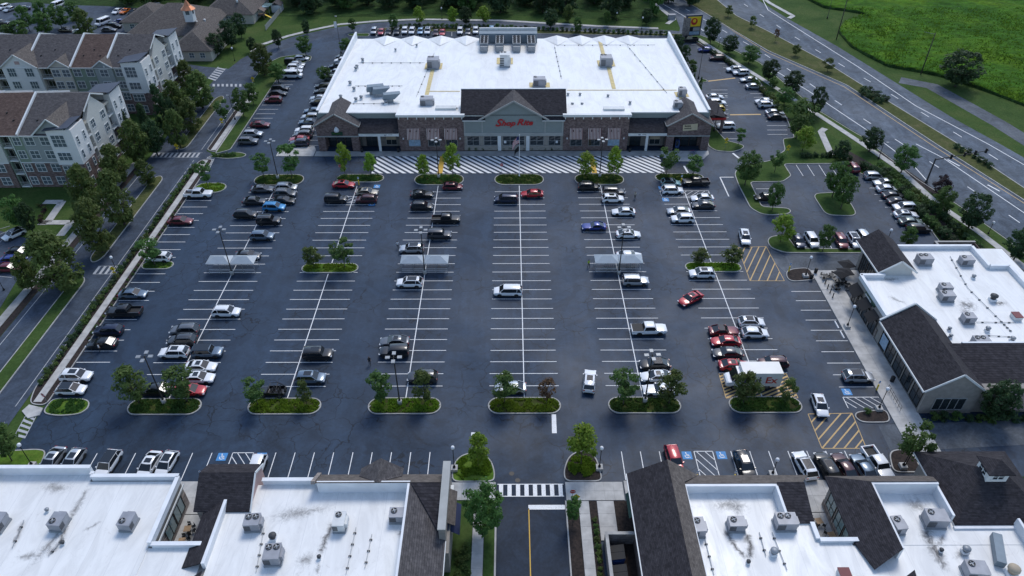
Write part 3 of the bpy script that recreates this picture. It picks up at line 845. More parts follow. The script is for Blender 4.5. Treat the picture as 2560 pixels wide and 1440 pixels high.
# left kerb strip with sidewalk, hedge bed and grass
raised('planting_strip', [(-72.75, 77.5), (-71.9, 74.4), (-69.2, 74.1), (-69.2, 151.2), (-70.5, 151.6), (-72.2, 151), (-72.75, 146)], 'mulch', 0.14, 0.15)
walkway('sidewalk', [(-70.85, 74.8), (-70.85, 151.0)], 1.15, 0.1, 0.06, 1.52)
raised('planting_strip', [(-72.4, 156.2), (-69.8, 155), (-69.9, 190), (-72.4, 190)], 'mulch', 0.14, 0.15)
walkway('sidewalk', [(-70.7, 156), (-70.7, 190)], 1.15, 0.1, 0.06, 2.0)
raised('verge', [(-69.8, 154.2), (-66.7, 156.3), (-66.6, 205), (-63, 211), (-60.2, 214.5), (-60.5, 218), (-64, 220), (-70, 217.5), (-73, 212), (-73.4, 200), (-72.3, 192), (-69.8, 190)], 'lawn', 0.135, 0.15)
raised('planting_bed', [(-71.2, 152.6), (-66, 151.7), (-62.5, 152.4), (-62.0, 154), (-64.5, 155.2), (-69.5, 153.6)], 'lawn', 0.14, 0.15)
# street medians
raised('traffic_island', [(-80.05, 20), (-77.45, 20), (-77.45, 104.5), (-78.2, 106), (-79.2, 106), (-80.05, 104.5)], 'lawn', 0.14, 0.15, 0.004)
raised('traffic_island', [(-80.05, 112.2), (-79.2, 110.6), (-78.2, 110.6), (-77.45, 112.2), (-77.45, 142), (-78.2, 143.6), (-79.3, 143.6), (-80.05, 142)], 'lawn_dry', 0.14, 0.15, 0.004)
raised('traffic_island', [(-80.05, 158), (-79.2, 156.6), (-78.2, 156.6), (-77.45, 158), (-77.45, 186), (-78.2, 188), (-79.3, 188), (-80.05, 186)], 'lawn_dry', 0.14, 0.15, 0.004)
walkway('sidewalk', [(-86.8, 60), (-86.8, 150)], 1.45, 0.0, 0.05, 2.2, 'concrete_dim')
walkway('sidewalk', [(-86.8, 157), (-86.8, 195)], 1.45, 0.0, 0.05, 2.2, 'concrete_dim')
struct('planting_bed', MB().sheet([(-86.0, 60), (-84.7, 60), (-84.7, 150), (-86.0, 150)], -0.01), 'mulch')
# apartment garden paths and its small car park
for path in (gp((110, 505), (155, 505), (118, 557), (98, 557)), gp((100, 556), (178, 556), (150, 590))):
    walkway('garden_path', path, 1.6, 0.0, 0.04, 2.0)
struct('courtyard_parking', MB().sheet(gp((-60, 560), (45, 590), (110, 606), (60, 672), (0, 770), (-90, 800)), 0.004), 'asphalt_street')
mb = MB()
for (a, b) in (((-10, 575), (25, 565)), ((-10, 590), (25, 575)), ((0, 606), (15, 590)), ((20, 640), (52, 644)), ((0, 668), (45, 672)), ((-10, 690), (30, 694))):
    pa, pb = G(*a), G(*b); pline(mb, *pa, *pb, 0.11, 0.02)
mb.build('stall_lines', 'line_faded', bpy.data.objects['courtyard_parking'])
grass('island_soil', (0.030, 0.024, 0.016), (0.050, 0.062, 0.018), (0.085, 0.130, 0.024), 0.6)
# lot islands
ISL = []
near_names = ['second', 'third', 'fourth', 'fifth', 'sixth', 'seventh']
for ci, cx in enumerate(COLX):
    raised('island', capsule(cx - 5.45, cx + 5.45, 72.2, 75.5), 'island_soil', 0.15, 0.16)
    if ci != 3 or True:
        w = 5.5
        raised('island', capsule(cx - w + (0.4 if ci == 1 else 0), cx + w, 139.3 if ci not in (1, 5) else 140.6, 144.2, 2.3), 'island_soil', 0.15, 0.16)
for ci in (1, 5):
    raised('island', capsule(COLX[ci] - 5.3, COLX[ci] + 5.3, 107.0, 110.0), 'lawn_bright', 0.15, 0.16)
raised('island', [(-69.0, 75.6), (-69.1, 72.6), (-66.5, 72.0), (-63.5, 72.3), (-62.6, 73.4), (-63.0, 74.9), (-64.2, 75.5)], 'lawn_bright', 0.15, 0.16)
struct('sidewalk', MB().prism([(-71.8, 74.3), (-69.4, 73.6), (-69.2, 72.2), (-70.6, 71.6), (-72.2, 73.0)], 0, 0.14), 'concrete')
raised('island', capsule(-69.1, -63.2, 108.3, 110.8), 'lawn_bright', 0.15, 0.16)
raised('island', capsule(-69.1, -62.2, 136.2, 140.4), 'lawn_bright', 0.15, 0.16)
raised('island', gp((2040, 484), (2034, 492), (2060, 532), (2075, 539), (2132, 541), (2141, 534), (2128, 510), (2118, 502), (2115, 480)), 'lawn', 0.15, 0.16)
raised('island', gp((1925, 592), (1917, 604), (1926, 620), (1962, 633), (2200, 634), (2200, 624), (1990, 621), (1972, 596), (1960, 588)), 'lawn', 0.15, 0.16)
raised('island', gp((1770, 366), (1790, 378), (1830, 381), (1855, 374), (1862, 365), (1840, 358), (1815, 352), (1778, 310), (1768, 318)), 'lawn', 0.15, 0.16)
raised('island', gp((1758, 197), (1745, 203), (1748, 207), (1766, 206), (1770, 202)), 'lawn', 0.15, 0.16)
raised('island', gp((925, 84), (872, 84), (868, 88), (880, 91), (922, 92)), 'lawn', 0.15, 0.16)
raised('planting_strip', [(-44, 241.9), (60, 235.2), (60, 237.6), (30, 239.6), (-3, 244.2), (-31, 245.2), (-44, 243.9)], 'lawn_dry', 0.14, 0.15)
raised('verge', [(47.8, 160), (51, 168), (51, 190), (49, 214), (47.8, 214)], 'mulch', 0.14, 0.15)
raised('verge', [(-51.5, 216), (-46, 215), (-46, 221), (-50, 221)], 'lawn', 0.14, 0.15)
# beds at the mouth of the driveway and around the near buildings
bedL = [(-7.9, 60.1), (-7.9, 62.6), (-7.2, 64.3), (-5.6, 65.1), (-3.9, 65.0), (-2.5, 63.6), (-2.0, 61.4), (-2.2, 60.1)]
bedR = [(7.35, 60.1), (7.2, 61.8), (8.0, 64.2), (9.4, 65.3), (11.0, 65.2), (12.0, 64.0), (12.5, 60.1)]
raised('planting_bed', bedL, 'lawn_bright', 0.15, 0.16); raised('planting_bed', bedR, 'mulch', 0.15, 0.16)
raised('planting_bed', gp((-60, 1172), (10, 1128), (95, 1123), (118, 1128), (100, 1172)), 'lawn_bright', 0.15, 0.16)
raised('planting_bed', gp((2222, 1140), (2228, 1128), (2245, 1124), (2268, 1126), (2285, 1140), (2308, 1182), (2232, 1182)), 'mulch', 0.15, 0.16)
raised('planting_bed', gp((2140, 1030), (2135, 1042), (2150, 1055), (2170, 1058), (2228, 1057), (2216, 1024)), 'mulch', 0.15, 0.16)
raised('planting_bed', gp((1965, 690), (1966, 678), (1985, 672), (2022, 670), (2040, 700), (1985, 705), (1970, 700)), 'mulch', 0.15, 0.16)
def slab_field(name, x0, x1, y0, y1, sx, sy, z, mat='concrete', under='concrete_dim'):
    b = struct(name, MB().box(x0, x1, y0, y1, -0.02, z - 0.025), under)
    nx, ny = max(1, round((x1 - x0) / sx)), max(1, round((y1 - y0) / sy))
    dx, dy = (x1 - x0) / nx, (y1 - y0) / ny
    me = MB().box(0.012, dx - 0.012, 0.012, dy - 0.012, -0.05, 0).mesh('slab', mat)
    for i in range(nx):
        for j in range(ny):
            put('slab', me, b, (x0 + i * dx, y0 + j * dy, z + rnd.uniform(0, 0.004)))
    return b
slab_field('sidewalk', -7.9, -1.95, 57.2, 60.0, 1.5, 2.8, 0.14)
slab_field('sidewalk', 7.35, 15.0, 57.1, 60.0, 1.28, 1.45, 0.14)
slab_field('sidewalk', -4.75, -3.35, 36, 57.1, 1.4, 1.9, 0.14)
slab_field('sidewalk', 8.9, 10.25, 36, 57.0, 1.35, 1.9, 0.14)
slab_field('sidewalk', 11.3, 13.5, 51.2, 57.0, 2.2, 1.9, 0.14)
struct('lawn', MB().box(-8.2, -4.8, 36, 57.1, -0.02, 0.12), 'lawn'); struct('verge', MB().box(-3.3, -2.0, 36, 57.1, -0.02, 0.12), 'lawn')
struct('kerb', MB().box(-1.98, -1.76, 36, 57.15, -0.02, 0.14), 'kerb'); struct('kerb', MB().box(7.16, 7.34, 36, 57.05, -0.02, 0.14), 'kerb')
struct('planting_strip', MB().box(7.36, 8.85, 36, 57.0, -0.02, 0.11), 'mulch'); struct('planting_strip', MB().box(10.3, 11.25, 36, 57.0, -0.02, 0.11), 'mulch')
struct('planting_strip', MB().box(13.55, 15.6, 46, 57.0, -0.02, 0.11), 'mulch')
slab_field('sidewalk', -66, -8.0, 55.2, 60.3, 1.9, 2.5, 0.13, 'concrete')
slab_field('courtyard', -43.2, -34.8, 46, 55.1, 2.1, 2.2, 0.13)
slab_field('sidewalk', 15.2, 55, 55.2, 60.2, 1.9, 2.5, 0.13)
slab_field('courtyard', 33.0, 42.0, 46, 55.1, 2.2, 2.2, 0.13)
slab_field('sidewalk', 55.95, 60.2, 63.8, 101.5, 2.1, 1.9, 0.13, 'concrete')
slab_field('patio', 55.95, 64.8, 101.55, 107.4, 2.2, 1.9, 0.13, 'concrete')
# store apron
slab_field('sidewalk', -46, 36, 152.95, 155.3, 2.0, 2.35, 0.13, 'concrete_dim')
struct('sidewalk', MB().prism([(36.02, 155.2), (36.02, 152.2), (38, 150.2), (42, 150.0), (45.5, 151.3), (47.2, 153.6), (47.4, 155.2)], -0.02, 0.135), 'concrete')
struct('sidewalk', MB().prism([(-46.2, 156), (-46.2, 152.95), (-55, 152.95), (-55, 156.5), (-47, 158)], -0.02, 0.13), 'concrete')
struct('planting_bed', MB().box(-25.8, -11.0, 155.35, 156.2, -0.02, 0.16), 'mulch'); struct('planting_bed', MB().box(-10.95, 13.0, 155.35, 156.2, -0.02, 0.165), 'mulch'); struct('planting_bed', MB().box(13.05, 27.9, 155.35, 156.2, -0.02, 0.16), 'mulch')
# ring road walk
walkway('sidewalk', [(-80.0, 222), (-78.3, 229), (-72.3, 236.6), (-65, 243), (-57.5, 248.2), (-45, 251.6), (-31, 253.4), (-3, 252.0), (30, 246.0), (50, 243.6)], 1.5, 0.0, 0.06, 3.5)
walkway('sidewalk', gp((1668, 60), (1685, 48), (1640, 12), (1600, -30)), 1.5, 0.0, 0.07, 3.5)
walkway('sidewalk', gp((1880, -25), (1925, 8), (1983, 40), (1972, 46)), 1.5, 0.0, 0.07, 3.0)
# field road and meadow
struct('gravel_track', bandmesh(MB(), gp((2250, 200), (2330, 215), (2420, 265), (2500, 310), (2620, 385)), 5.0, -0.02), 'asphalt_pale')
from mathutils.noise import noise as pn
mead = gp((1990, -60), (2010, -5), (2060, 20), (2140, 32), (2165, 38), (2110, 58), (2095, 80), (2127, 117), (2170, 142), (2220, 167), (2295, 180), (2345, 190), (2417, 212), (2495, 240), (2560, 265), (2700, 330), (3100, 420), (2700, -100), (2300, -160))
def inside(p, poly):
    c = False
    for i in range(len(poly)):
        (x1, y1), (x2, y2) = poly[i - 1], poly[i]
        if (y1 > p[1]) != (y2 > p[1]) and p[0] < (x2 - x1) * (p[1] - y1) / (y2 - y1) + x1: c = not c
    return c
xs = [p[0] for p in mead]; ys = [p[1] for p in mead]
S = 1.0
nx, ny = int((min(max(xs), 240) - min(xs)) / S) + 2, int((min(max(ys), 330) - min(ys)) / S) + 2
idx = {}; mv = []; mf = []; mm = []
def mvert(i, j, e):
    k = (i, j)
    if k not in idx:
        x, y = min(xs) + i * S, min(ys) + j * S
        n1 = pn(Vector((x * 0.07, y * 0.05, 0))); n2 = pn(Vector((x * 0.35, y * 0.25, 3))); n3 = pn(Vector((x * 1.3, y * 1.1, 7)))
        idx[k] = len(mv); mv.append((x + n3 * 0.4, y + n2 * 0.4, 0.95 + 0.35 * n1 + 0.35 * n2 + 0.25 * n3))
    return idx[k]
cells = set()
for i in range(nx):
    for j in range(ny):
        if inside((min(xs) + (i + 0.5) * S, min(ys) + (j + 0.5) * S), mead): cells.add((i, j))
for (i, j) in cells:
    mf.append([mvert(i, j, 0), mvert(i + 1, j, 0), mvert(i + 1, j + 1, 0), mvert(i, j + 1, 0)]); mm.append(0)
def snap(p):
    best = None
    for i in range(len(mead)):
        a, b = Vector(mead[i - 1]), Vector(mead[i]); t = max(0.0, min(1.0, (Vector(p) - a).dot(b - a) / (b - a).length_squared)); q = a.lerp(b, t); d_ = (q - Vector(p)).length
        if best is None or d_ < best[0]: best = (d_, q)
    return best
for (i, j) in cells:
    for di, dj, a, b in ((-1, 0, (i, j + 1), (i, j)), (1, 0, (i + 1, j), (i + 1, j + 1)), (0, -1, (i, j), (i + 1, j)), (0, 1, (i + 1, j + 1), (i, j + 1))):
        if (i + di, j + dj) not in cells:
            for k in (a, b):
                v = mv[idx[k]]; d_, q = snap(v[:2])
                if d_ < 1.2: mv[idx[k]] = (q.x, q.y, 0.75 + 0.15 * math.sin(q.x * 2.1 + q.y))
for (i, j) in cells:
    for di, dj, a, b in ((-1, 0, (i, j + 1), (i, j)), (1, 0, (i + 1, j), (i + 1, j + 1)), (0, -1, (i, j), (i + 1, j)), (0, 1, (i + 1, j + 1), (i, j + 1))):
        if (i + di, j + dj) not in cells:
            va, vb = idx[a], idx[b]
            n = len(mv); mv.append((mv[va][0] + di * 0.12, mv[va][1] + dj * 0.12, -0.05)); mv.append((mv[vb][0] + di * 0.12, mv[vb][1] + dj * 0.12, -0.05))
            mf.append([va, n, n + 1, vb]); mm.append(1)
me = bpy.data.meshes.new('tall_grass'); me.from_pydata(mv, [], mf)
me.materials.append(M['meadow']); me.materials.append(M['meadow_edge']); me.polygons.foreach_set('material_index', mm); me.polygons.foreach_set('use_smooth', [True] * len(mf))
tag(put('tall_grass', me), 'tall bright green grass of the uncut field beyond the highway', 'grass', None, 'stuff')
tm = MB(); gr_ = random.Random(3); cl_ = [c for c in cells if min(ys) + c[1] * S < 262 and min(xs) + c[0] * S < 190]
for k in range(24000):
    i, j = cl_[gr_.randrange(len(cl_))]; x, y = min(xs) + (i + gr_.random()) * S, min(ys) + (j + gr_.random()) * S
    if pn(Vector((x * 0.12, y * 0.09, 11))) + gr_.uniform(-0.7, 0.7) < 0.0: continue
    w = gr_.uniform(0.15, 0.4); a = gr_.uniform(0, 3.14); q = Vector((math.cos(a) * w, math.sin(a) * w, 0)); b = Vector((x, y, 0.7)); tp = Vector((x + gr_.uniform(-.3, .3), y + gr_.uniform(-.3, .3), gr_.uniform(1.0, 1.4)))
    tm.face([b - q, b + q, tp + q * 0.4, tp - q * 0.4])
tag(tm.build('grass_tufts', 'leaf_meadow'), 'taller pale grass tufts standing out of the field beyond the highway', 'grass', None, 'stuff')
# the small car park at the far left and behind the clubhouse
struct('rear_parking', MB().sheet(gp((-80, 20), (60, 5), (150, 12), (260, 15), (500, 30), (470, 50), (330, 92), (130, 92), (-80, 110)), 0.0), 'asphalt_street')
struct('forest_floor', MB().sheet([(-200, 262), (-60, 256), (0, 258), (55, 250), (75, 300), (75, 420), (-200, 420)], -0.02), 'meadow_edge')
# ================================================================ BUILDINGS
WC = {}
def window(parent, cx, cy, z0, w, h, nx=2, nz=2, rz=0.0, frame='trim_white', gl='glass_home', split=True, name='window', bars=None, dep=0.10, panes=True):
    """framed window standing proud of a wall; faces -Y when rz = 0"""
    key = (round(w, 2), round(h, 2), nx, nz, frame, gl, split, dep)
    fw = 0.10 if frame == 'trim_white' else (0.07 if w < 3.2 else 0.09)
    if key not in WC:
        mb = MB()
        mb.box(-w / 2, w / 2, -dep, 0.0, 0, fw).box(-w / 2, w / 2, -dep, 0.0, h - fw, h).box(-w / 2, -w / 2 + fw, -dep, 0, fw, h - fw).box(w / 2 - fw, w / 2, -dep, 0, fw, h - fw)
        iw, ih = w - 2 * fw, h - 2 * fw
        mw = fw * 0.8
        for i in range(1, nx):
            x = -w / 2 + fw + iw * i / nx
            mb.box(x - mw / 2, x + mw / 2, -dep * 0.8, -0.005, fw, h - fw)
        for j in range(1, nz):
            z = fw + ih * j / nz
            mb.box(-w / 2 + fw, w / 2 - fw, -dep * 0.75, -0.008, z - mw / 2, z + mw / 2)
        fm = mb.mesh('window', frame)
        if split: pm = MB().box(-iw / nx / 2 + 0.01, iw / nx / 2 - 0.01, -0.03, -0.012, 0.01, ih / nz - 0.01).mesh('pane', gl)
        else: pm = MB().box(-iw / 2, iw / 2, -0.03, -0.012, 0, ih).mesh('pane', gl)
        WC[key] = (fm, pm)
    fm, pm = WC[key]
    L = parent.location
    o = put(name, fm, parent, (cx - L.x, cy - L.y, z0 - L.z), (0, 0, rz))
    iw, ih = w - 2 * fw, h - 2 * fw
    if split:
        for i in range(nx):
            for j in range(nz):
                put('pane', pm, o, (-w / 2 + fw + iw * (i + 0.5) / nx, 0, fw + ih * j / nz))
    else:
        put('pane', pm, o, (0, 0, fw))
    return o
def gable_y(mb, x0, x1, xr, y0, y1, ze, zr, t=0.14, mi=0, ze2=None):     # gable roof, ridge along Y
    ze2 = ze if ze2 is None else ze2
    for a, b, za in ((x0, xr, ze), (xr, x1, ze2)):
        if a == x0: P = [(a, y0, za), (xr, y0, zr), (xr, y1, zr), (a, y1, za)]
        else: P = [(xr, y0, zr), (b, y0, za), (b, y1, za), (xr, y1, zr)]
        slab(mb, P, t, mi)
    return mb
def slab(mb, P, t=0.14, mi=0):                                            # sloped slab: quad/tri + thickness downwards
    n = len(P)
    nrm = (Vector(P[1]) - Vector(P[0])).cross(Vector(P[2]) - Vector(P[0]))
    if nrm.z < 0: P = P[::-1]
    i = len(mb.v)
    mb.v += [tuple(p) for p in P] + [(p[0], p[1], p[2] - t) for p in P]
    mb.f.append(tuple(range(i, i + n))); mb.m.append(mi)
    mb.f.append(tuple(range(i + 2 * n - 1, i + n - 1, -1))); mb.m.append(mi)
    for k in range(n):
        j = (k + 1) % n
        mb.f.append((i + k, i + n + k, i + n + j, i + j)); mb.m.append(mi)
    return mb
def wall_poly(mb, pts, axis, a, b, mi=0):    # extrude polygon given in (h, z): axis 'x' -> polygon in XZ, extruded y a..b ; axis 'y' -> polygon in YZ extruded x a..b
    n = len(pts); i = len(mb.v)
    for w in (a, b):
        for h, z in pts: mb.v.append((h, w, z) if axis == 'x' else (w, h, z))
    mb.f.append(tuple(range(i, i + n))); mb.m.append(mi); mb.f.append(tuple(range(i + 2 * n - 1, i + n - 1, -1))); mb.m.append(mi)
    for k in range(n):
        j = (k + 1) % n
        mb.f.append((i + k, i + n + k, i + n + j, i + j)); mb.m.append(mi)
    return mb
def rake(mb, p0, p1, w=0.12, h=0.28, mi=0):                               # board along a sloped line
    a, b = Vector(p0), Vector(p1); t = (b - a); L = t.length; t.normalize()
    side = t.cross(Vector((0, 0, 1))).normalized(); up = side.cross(t)
    mb.obox((a + b) / 2, t, side, up, L / 2, w / 2, h / 2, mi)
    return mb

# ---------------------------------------------------------------- supermarket
ST = thing('supermarket', 'large brick-fronted supermarket with white flat roof and central gable above the fire lane', 'supermarket', (1.0, 184, 0))
XL, XR, YF, YB = -45.2, 47.2, 158.5, 213.0
mb = MB()
mb.box(XL, XR, YF, YF + 0.35, 0, 8.52, 0)
wallm = ['siding_slate', 'stucco', 'membrane_wall']
mb.box(XL, XL + 0.4, YF + 0.35, YB, 0, 9.0, 1); mb.box(XR - 0.4, XR, YF + 0.35, YB, 0, 9.0, 1); mb.box(XL + 0.4, XR - 0.4, YB - 0.35, YB, 0, 6.9, 1)
wpart('wall', mb, wallm, ST)
mb = MB()
for x0, x1 in ((XL + 0.4, XL + 0.46), (XR - 0.46, XR - 0.4)):
    s_ = 1 if x0 > 0 else -1
    wpart('parapet', MB().box(x0, x1, YF + 0.4, YB - 0.02, 6.0, 9.03), 'membrane_wall', ST)
    wpart('parapet_cap', MB().box(min(s_ * 0.05 + (XR if s_ > 0 else XL), (XR if s_ > 0 else XL) - s_ * 0.5), max(s_ * 0.05 + (XR if s_ > 0 else XL), (XR if s_ > 0 else XL) - s_ * 0.5), YF, YB + 0.05, 9.03, 9.12), 'membrane_wall', ST)
def roof_z(y): return 8.42 - (y - YF) * 1.35 / (YB - YF)
mb = MB().face([(XL + 0.4, YF - 0.12, 8.55), (XR - 0.4, YF - 0.12, 8.55), (XR - 0.4, YF + 0.4, 8.55), (XL + 0.4, YF + 0.4, 8.55)])
mb.face([(XL + 0.4, YF + 0.4, 8.55), (XR - 0.4, YF + 0.4, 8.55), (XR - 0.4, YB + 0.1, 7.07), (XL + 0.4, YB + 0.1, 7.07)])
mb.face([(XL + 0.4, YF - 0.12, 8.55), (XL + 0.4, YF - 0.12, 8.3), (XR - 0.4, YF - 0.12, 8.3), (XR - 0.4, YF - 0.12, 8.55)])
wpart('roof', mb, 'roof_white', ST)
for k, x in enumerate([-36, -28, -20, -12.5, 14, 21, 28, 35]):
    mb = MB(); zb = 7.07
    mb.face([(x - 4, YB, zb), (x, YB - 6.5, roof_z(YB - 6.5) + 0.14), (x, YB, zb + 1.0)]).face([(x + 4, YB, zb), (x, YB, zb + 1.0), (x, YB - 6.5, roof_z(YB - 6.5) + 0.14)]).face([(x - 4, YB, zb), (x, YB, zb + 1.0), (x + 4, YB, zb)])
    wpart('roof_cricket', mb, 'roof_white', ST)
plain('roof_pad', (0.62, 0.50, 0.24), 0.8, var=0.15, scale=1.5)
mb = MB()
def roof_pt(u, v):
    x, y = G(u, v, 8.2)
    for _ in range(3): x, y = G(u, v, roof_z(y) + 0.16)
    return x, y
for (pa, pb, w) in (((1083, 168), (1066, 240), 1.0), ((1500, 103), (1509, 138), 1.0), ((1521, 166), (1535, 222), 1.0), ((1072, 228), (1150, 228), 0.45), ((1418, 225), (1692, 225), 0.45), ((1697, 232), (1708, 258), 0.9)):
    a, b = Vector(roof_pt(*pa)), Vector(roof_pt(*pb)); t = (b - a).normalized(); q = Vector((-t.y, t.x)) * w / 2
    wpart('roof_walk_pad', MB().face([(p.x, p.y, roof_z(p.y) + 0.16) for p in (a + q, b + q, b - q, a - q)]), 'roof_pad', ST)
for (u, v, sx, sy) in ((1084, 165, 4.6, 4.6), (1515, 158, 4.6, 4.6), (1262, 152, 4.4, 5.0), (1349, 212, 5.2, 3.2), (1067, 260, 5.2, 3.2), (1704, 236, 3.2, 3.2)):
    cx, cy = roof_pt(u, v)
    wpart('roof_walk_pad', MB().face([(cx + i * sx / 2, cy + j * sy / 2, roof_z(cy + j * sy / 2) + 0.165) for i, j in ((-1, -1), (1, -1), (1, 1), (-1, 1))]), 'roof_pad', ST)
# end towers
for (x0, x1) in ((-45.2, -35.5), (37.1, 47.2)):
    xc = (x0 + x1) / 2; ze, zr = 6.9, 9.75
    mb = MB()
    mb.box(x0, x0 + 1.75, 155.5, 157.2, 0.1, 3.86); mb.box(x1 - 1.75, x1, 155.5, 157.2, 0.1, 3.86)
    wall_poly(mb, [(x0, 3.86), (x1, 3.86), (x1, ze), (xc, zr - 0.25), (x0, ze)], 'x', 155.5, 155.9)
    mb.box(x0, x0 + 0.4, 155.9, 158.48, 3.86, ze - 0.1); mb.box(x1 - 0.4, x1, 155.9, 158.48, 3.86, ze - 0.1)
    mb.box(x0 + 0.41, x1 - 0.41, 158.0, 158.3, 0.1, 3.86)
    wpart('tower_wall', mb, 'brick', ST)
    mb = MB().box(x0 - 0.06, x1 + 0.06, 155.42, 155.6, 3.72, 3.98)
    wpart('lintel_band', mb, 'trim_grey', ST)
    mb = MB(); gable_y(mb, x0 - 0.5, x1 + 0.5, xc, 155.0, 164.5, ze - 0.28, zr, 0.16)
    rf = wpart('roof', mb, 'shingle_grey', ST)
    mb = MB()
    rake(mb, (x0 - 0.5, 154.98, ze - 0.4), (xc, 154.98, zr - 0.13)); rake(mb, (xc, 154.98, zr - 0.13), (x1 + 0.5, 154.98, ze - 0.4))
    mb.box(x0 - 0.56, x0 - 0.42, 155.05, 164.4, ze - 0.52, ze - 0.3); mb.box(x1 + 0.42, x1 + 0.56, 155.05, 164.4, ze - 0.52, ze - 0.3)
    mb.build('rake_board', 'trim_grey', rf)
    for k in (-1, 0, 1):
        window(ST, xc + k * 2.0, 157.98, 0.15, 1.9, 3.2, 1, 2, 0, 'metal_bronze', 'glass_store', name='door' if k == 0 else 'window')
# link roofs between towers and brick blocks
for (x0, x1) in ((-35.4, -25.95), (27.95, 37.0)):
    mb = MB(); slab(mb, [(x0 - 0.1, 155.1, 4.9), (x1, 155.1, 4.9), (x1, 158.45, 7.08), (x0 - 0.1, 158.45, 7.08)], 0.15)
    wpart('porch_roof', mb, 'shingle_dark', ST)
    mb = MB().box(x0, x1, 155.3, 155.7, 3.95, 4.78)
    wpart('fascia', mb, 'trim_white', ST)
    xm = (x0 + x1) / 2
    wpart('post', MB().box(xm - 0.28, xm + 0.28, 155.3, 155.8, 0.12, 3.95), 'trim_white', ST)
    wpart('porch_back_wall', MB().box(x0 + 0.05, x1, 158.0, 158.35, 0.1, 5.5), 'stucco_dark', ST)
    window(ST, xm - 2.3, 157.98, 0.15, 2.6, 3.0, 2, 1, 0, 'metal_bronze', 'glass_store', name='door'); window(ST, xm + 2.4, 157.98, 0.5, 2.6, 1.6, 2, 1, 0, 'trim_grey', 'glass_store')
    wpart('notice', MB().box(xm + 1.2, xm + 3.6, 157.8, 157.86, 1.9, 3.0), 'tan_panel', ST)
def marks(parent, x, y, z, n, s, mat, axis='x', seed=1, world=True):      # row of lettering too small to read
    r = random.Random(seed); b = MB(); L = parent.location if world else Vector((0, 0, 0)); q = 0.0
    for k in range(n):
        w = s * r.uniform(0.35, 0.7); h = s * r.uniform(0.6, 1.0)
        if axis == 'x': b.box(x + q - L.x, x + q + w - L.x, y - 0.02 - L.y, y - L.y, z - L.z, z + h - L.z)
        else: b.box(x - 0.02 - L.x, x - L.x, y - q - w - L.y, y - q - L.y, z - L.z, z + h - L.z)
        q += w + s * 0.2
    return b.build('lettering', mat, parent)
for mx in (30.2, -29.4):
    wpart('fascia_panel', MB().box(mx - 0.2, mx + 3.0, 155.26, 155.298, 4.02, 4.72), 'sign_white', ST)
    wpart('fascia_emblem', MB().lathe([(0.3, 0), (0.3, 0.03)], (mx + 0.3, 155.25, 4.36), 10), 'fabric_navy', ST)
    marks(ST, mx + 1.0, 155.255, 4.28, 5, 0.28, 'trim_grey', seed=int(mx))
# brick blocks with striped awnings
plain('awning_cream', (0.55, 0.46, 0.42), 0.8, var=0.05); plain('awning_red', (0.16, 0.05, 0.045), 0.8, var=0.05)
for bi, (x0, x1) in enumerate(((-25.9, -10.7), (12.7, 27.9))):
    mb = MB().box(x0, x1, 155.5, 158.48, 0.1, 8.72)
    wpart('brick_wall', mb, 'brick', ST)
    mb = MB().box(x0 - 0.35, x1 + 0.35, 155.0, 155.9, 8.95, 9.38); mb.box(x0 - 0.15, x1 + 0.15, 155.25, 156.5, 8.72, 8.95)
    co = wpart('cornice', mb, 'trim_white', ST)
    for k in range(8):
        x = x0 + 0.3 + (x1 - x0 - 0.6) * k / 7
        MB().box(x - 0.1, x + 0.1, 155.18, 155.52, 8.25, 8.72).build('bracket', 'trim_white', co)
    wpart('roof_deck', slab(MB(), [(x0 - 0.3, 155.05, 9.42), (x1 + 0.3, 155.05, 9.42), (x1 + 0.3, 169.0, 8.36), (x0 - 0.3, 169.0, 8.36)], 0.03), 'roof_white', ST)
    for k in range(3):
        xc = x0 + (3.45, 8.05, 12.2)[k] if bi == 0 else x1 - (3.3, 7.9, 12.2)[k]
        aw = MB(); n = 18; wA = 3.0
        for q in range(n):
            a0, a1 = xc - wA / 2 + wA * q / n, xc - wA / 2 + wA * (q + 1) / n
            aw.face([(a0, 154.55, 3.75), (a1, 154.55, 3.75), (a1, 155.48, 5.85), (a0, 155.48, 5.85)], q % 2)
            aw.face([(a0, 154.55, 3.45), (a1, 154.55, 3.45), (a1, 154.55, 3.75), (a0, 154.55, 3.75)], q % 2)
        for s in (-1, 1):
            aw.face([(xc + s * wA / 2, 154.55, 3.45), (xc + s * wA / 2, 155.48, 3.45), (xc + s * wA / 2, 155.48, 5.85), (xc + s * wA / 2, 154.55, 3.75)], 0)
        wpart('awning', aw, ['awning_cream', 'awning_red'], ST)
        poster = (bi == 0 and k == 0) or (bi == 1 and k == 0)
        window(ST, xc + 0.05, 155.5, 1.35, 2.8, 2.1, 2, 1, 0, 'trim_grey', 'poster_blue' if poster else 'glass_store')
        for s in (-0.75, 0.75):
            mb = MB().tube((xc + s, 155.4, 5.55), (xc + s, 154.95, 5.45), 0.05).lathe([(0.02, 0), (0.16, -0.1), (0.14, -0.16)], (xc + s, 154.9, 5.5), 8)
            wpart('gooseneck_lamp', mb, 'metal_black', ST)
    for x in (x0 + 0.9, x1 - 0.9):
        wpart('wall_lamp', MB().box(x - 0.14, x + 0.14, 155.36, 155.5, 3.1, 3.5), 'sign_white', ST)
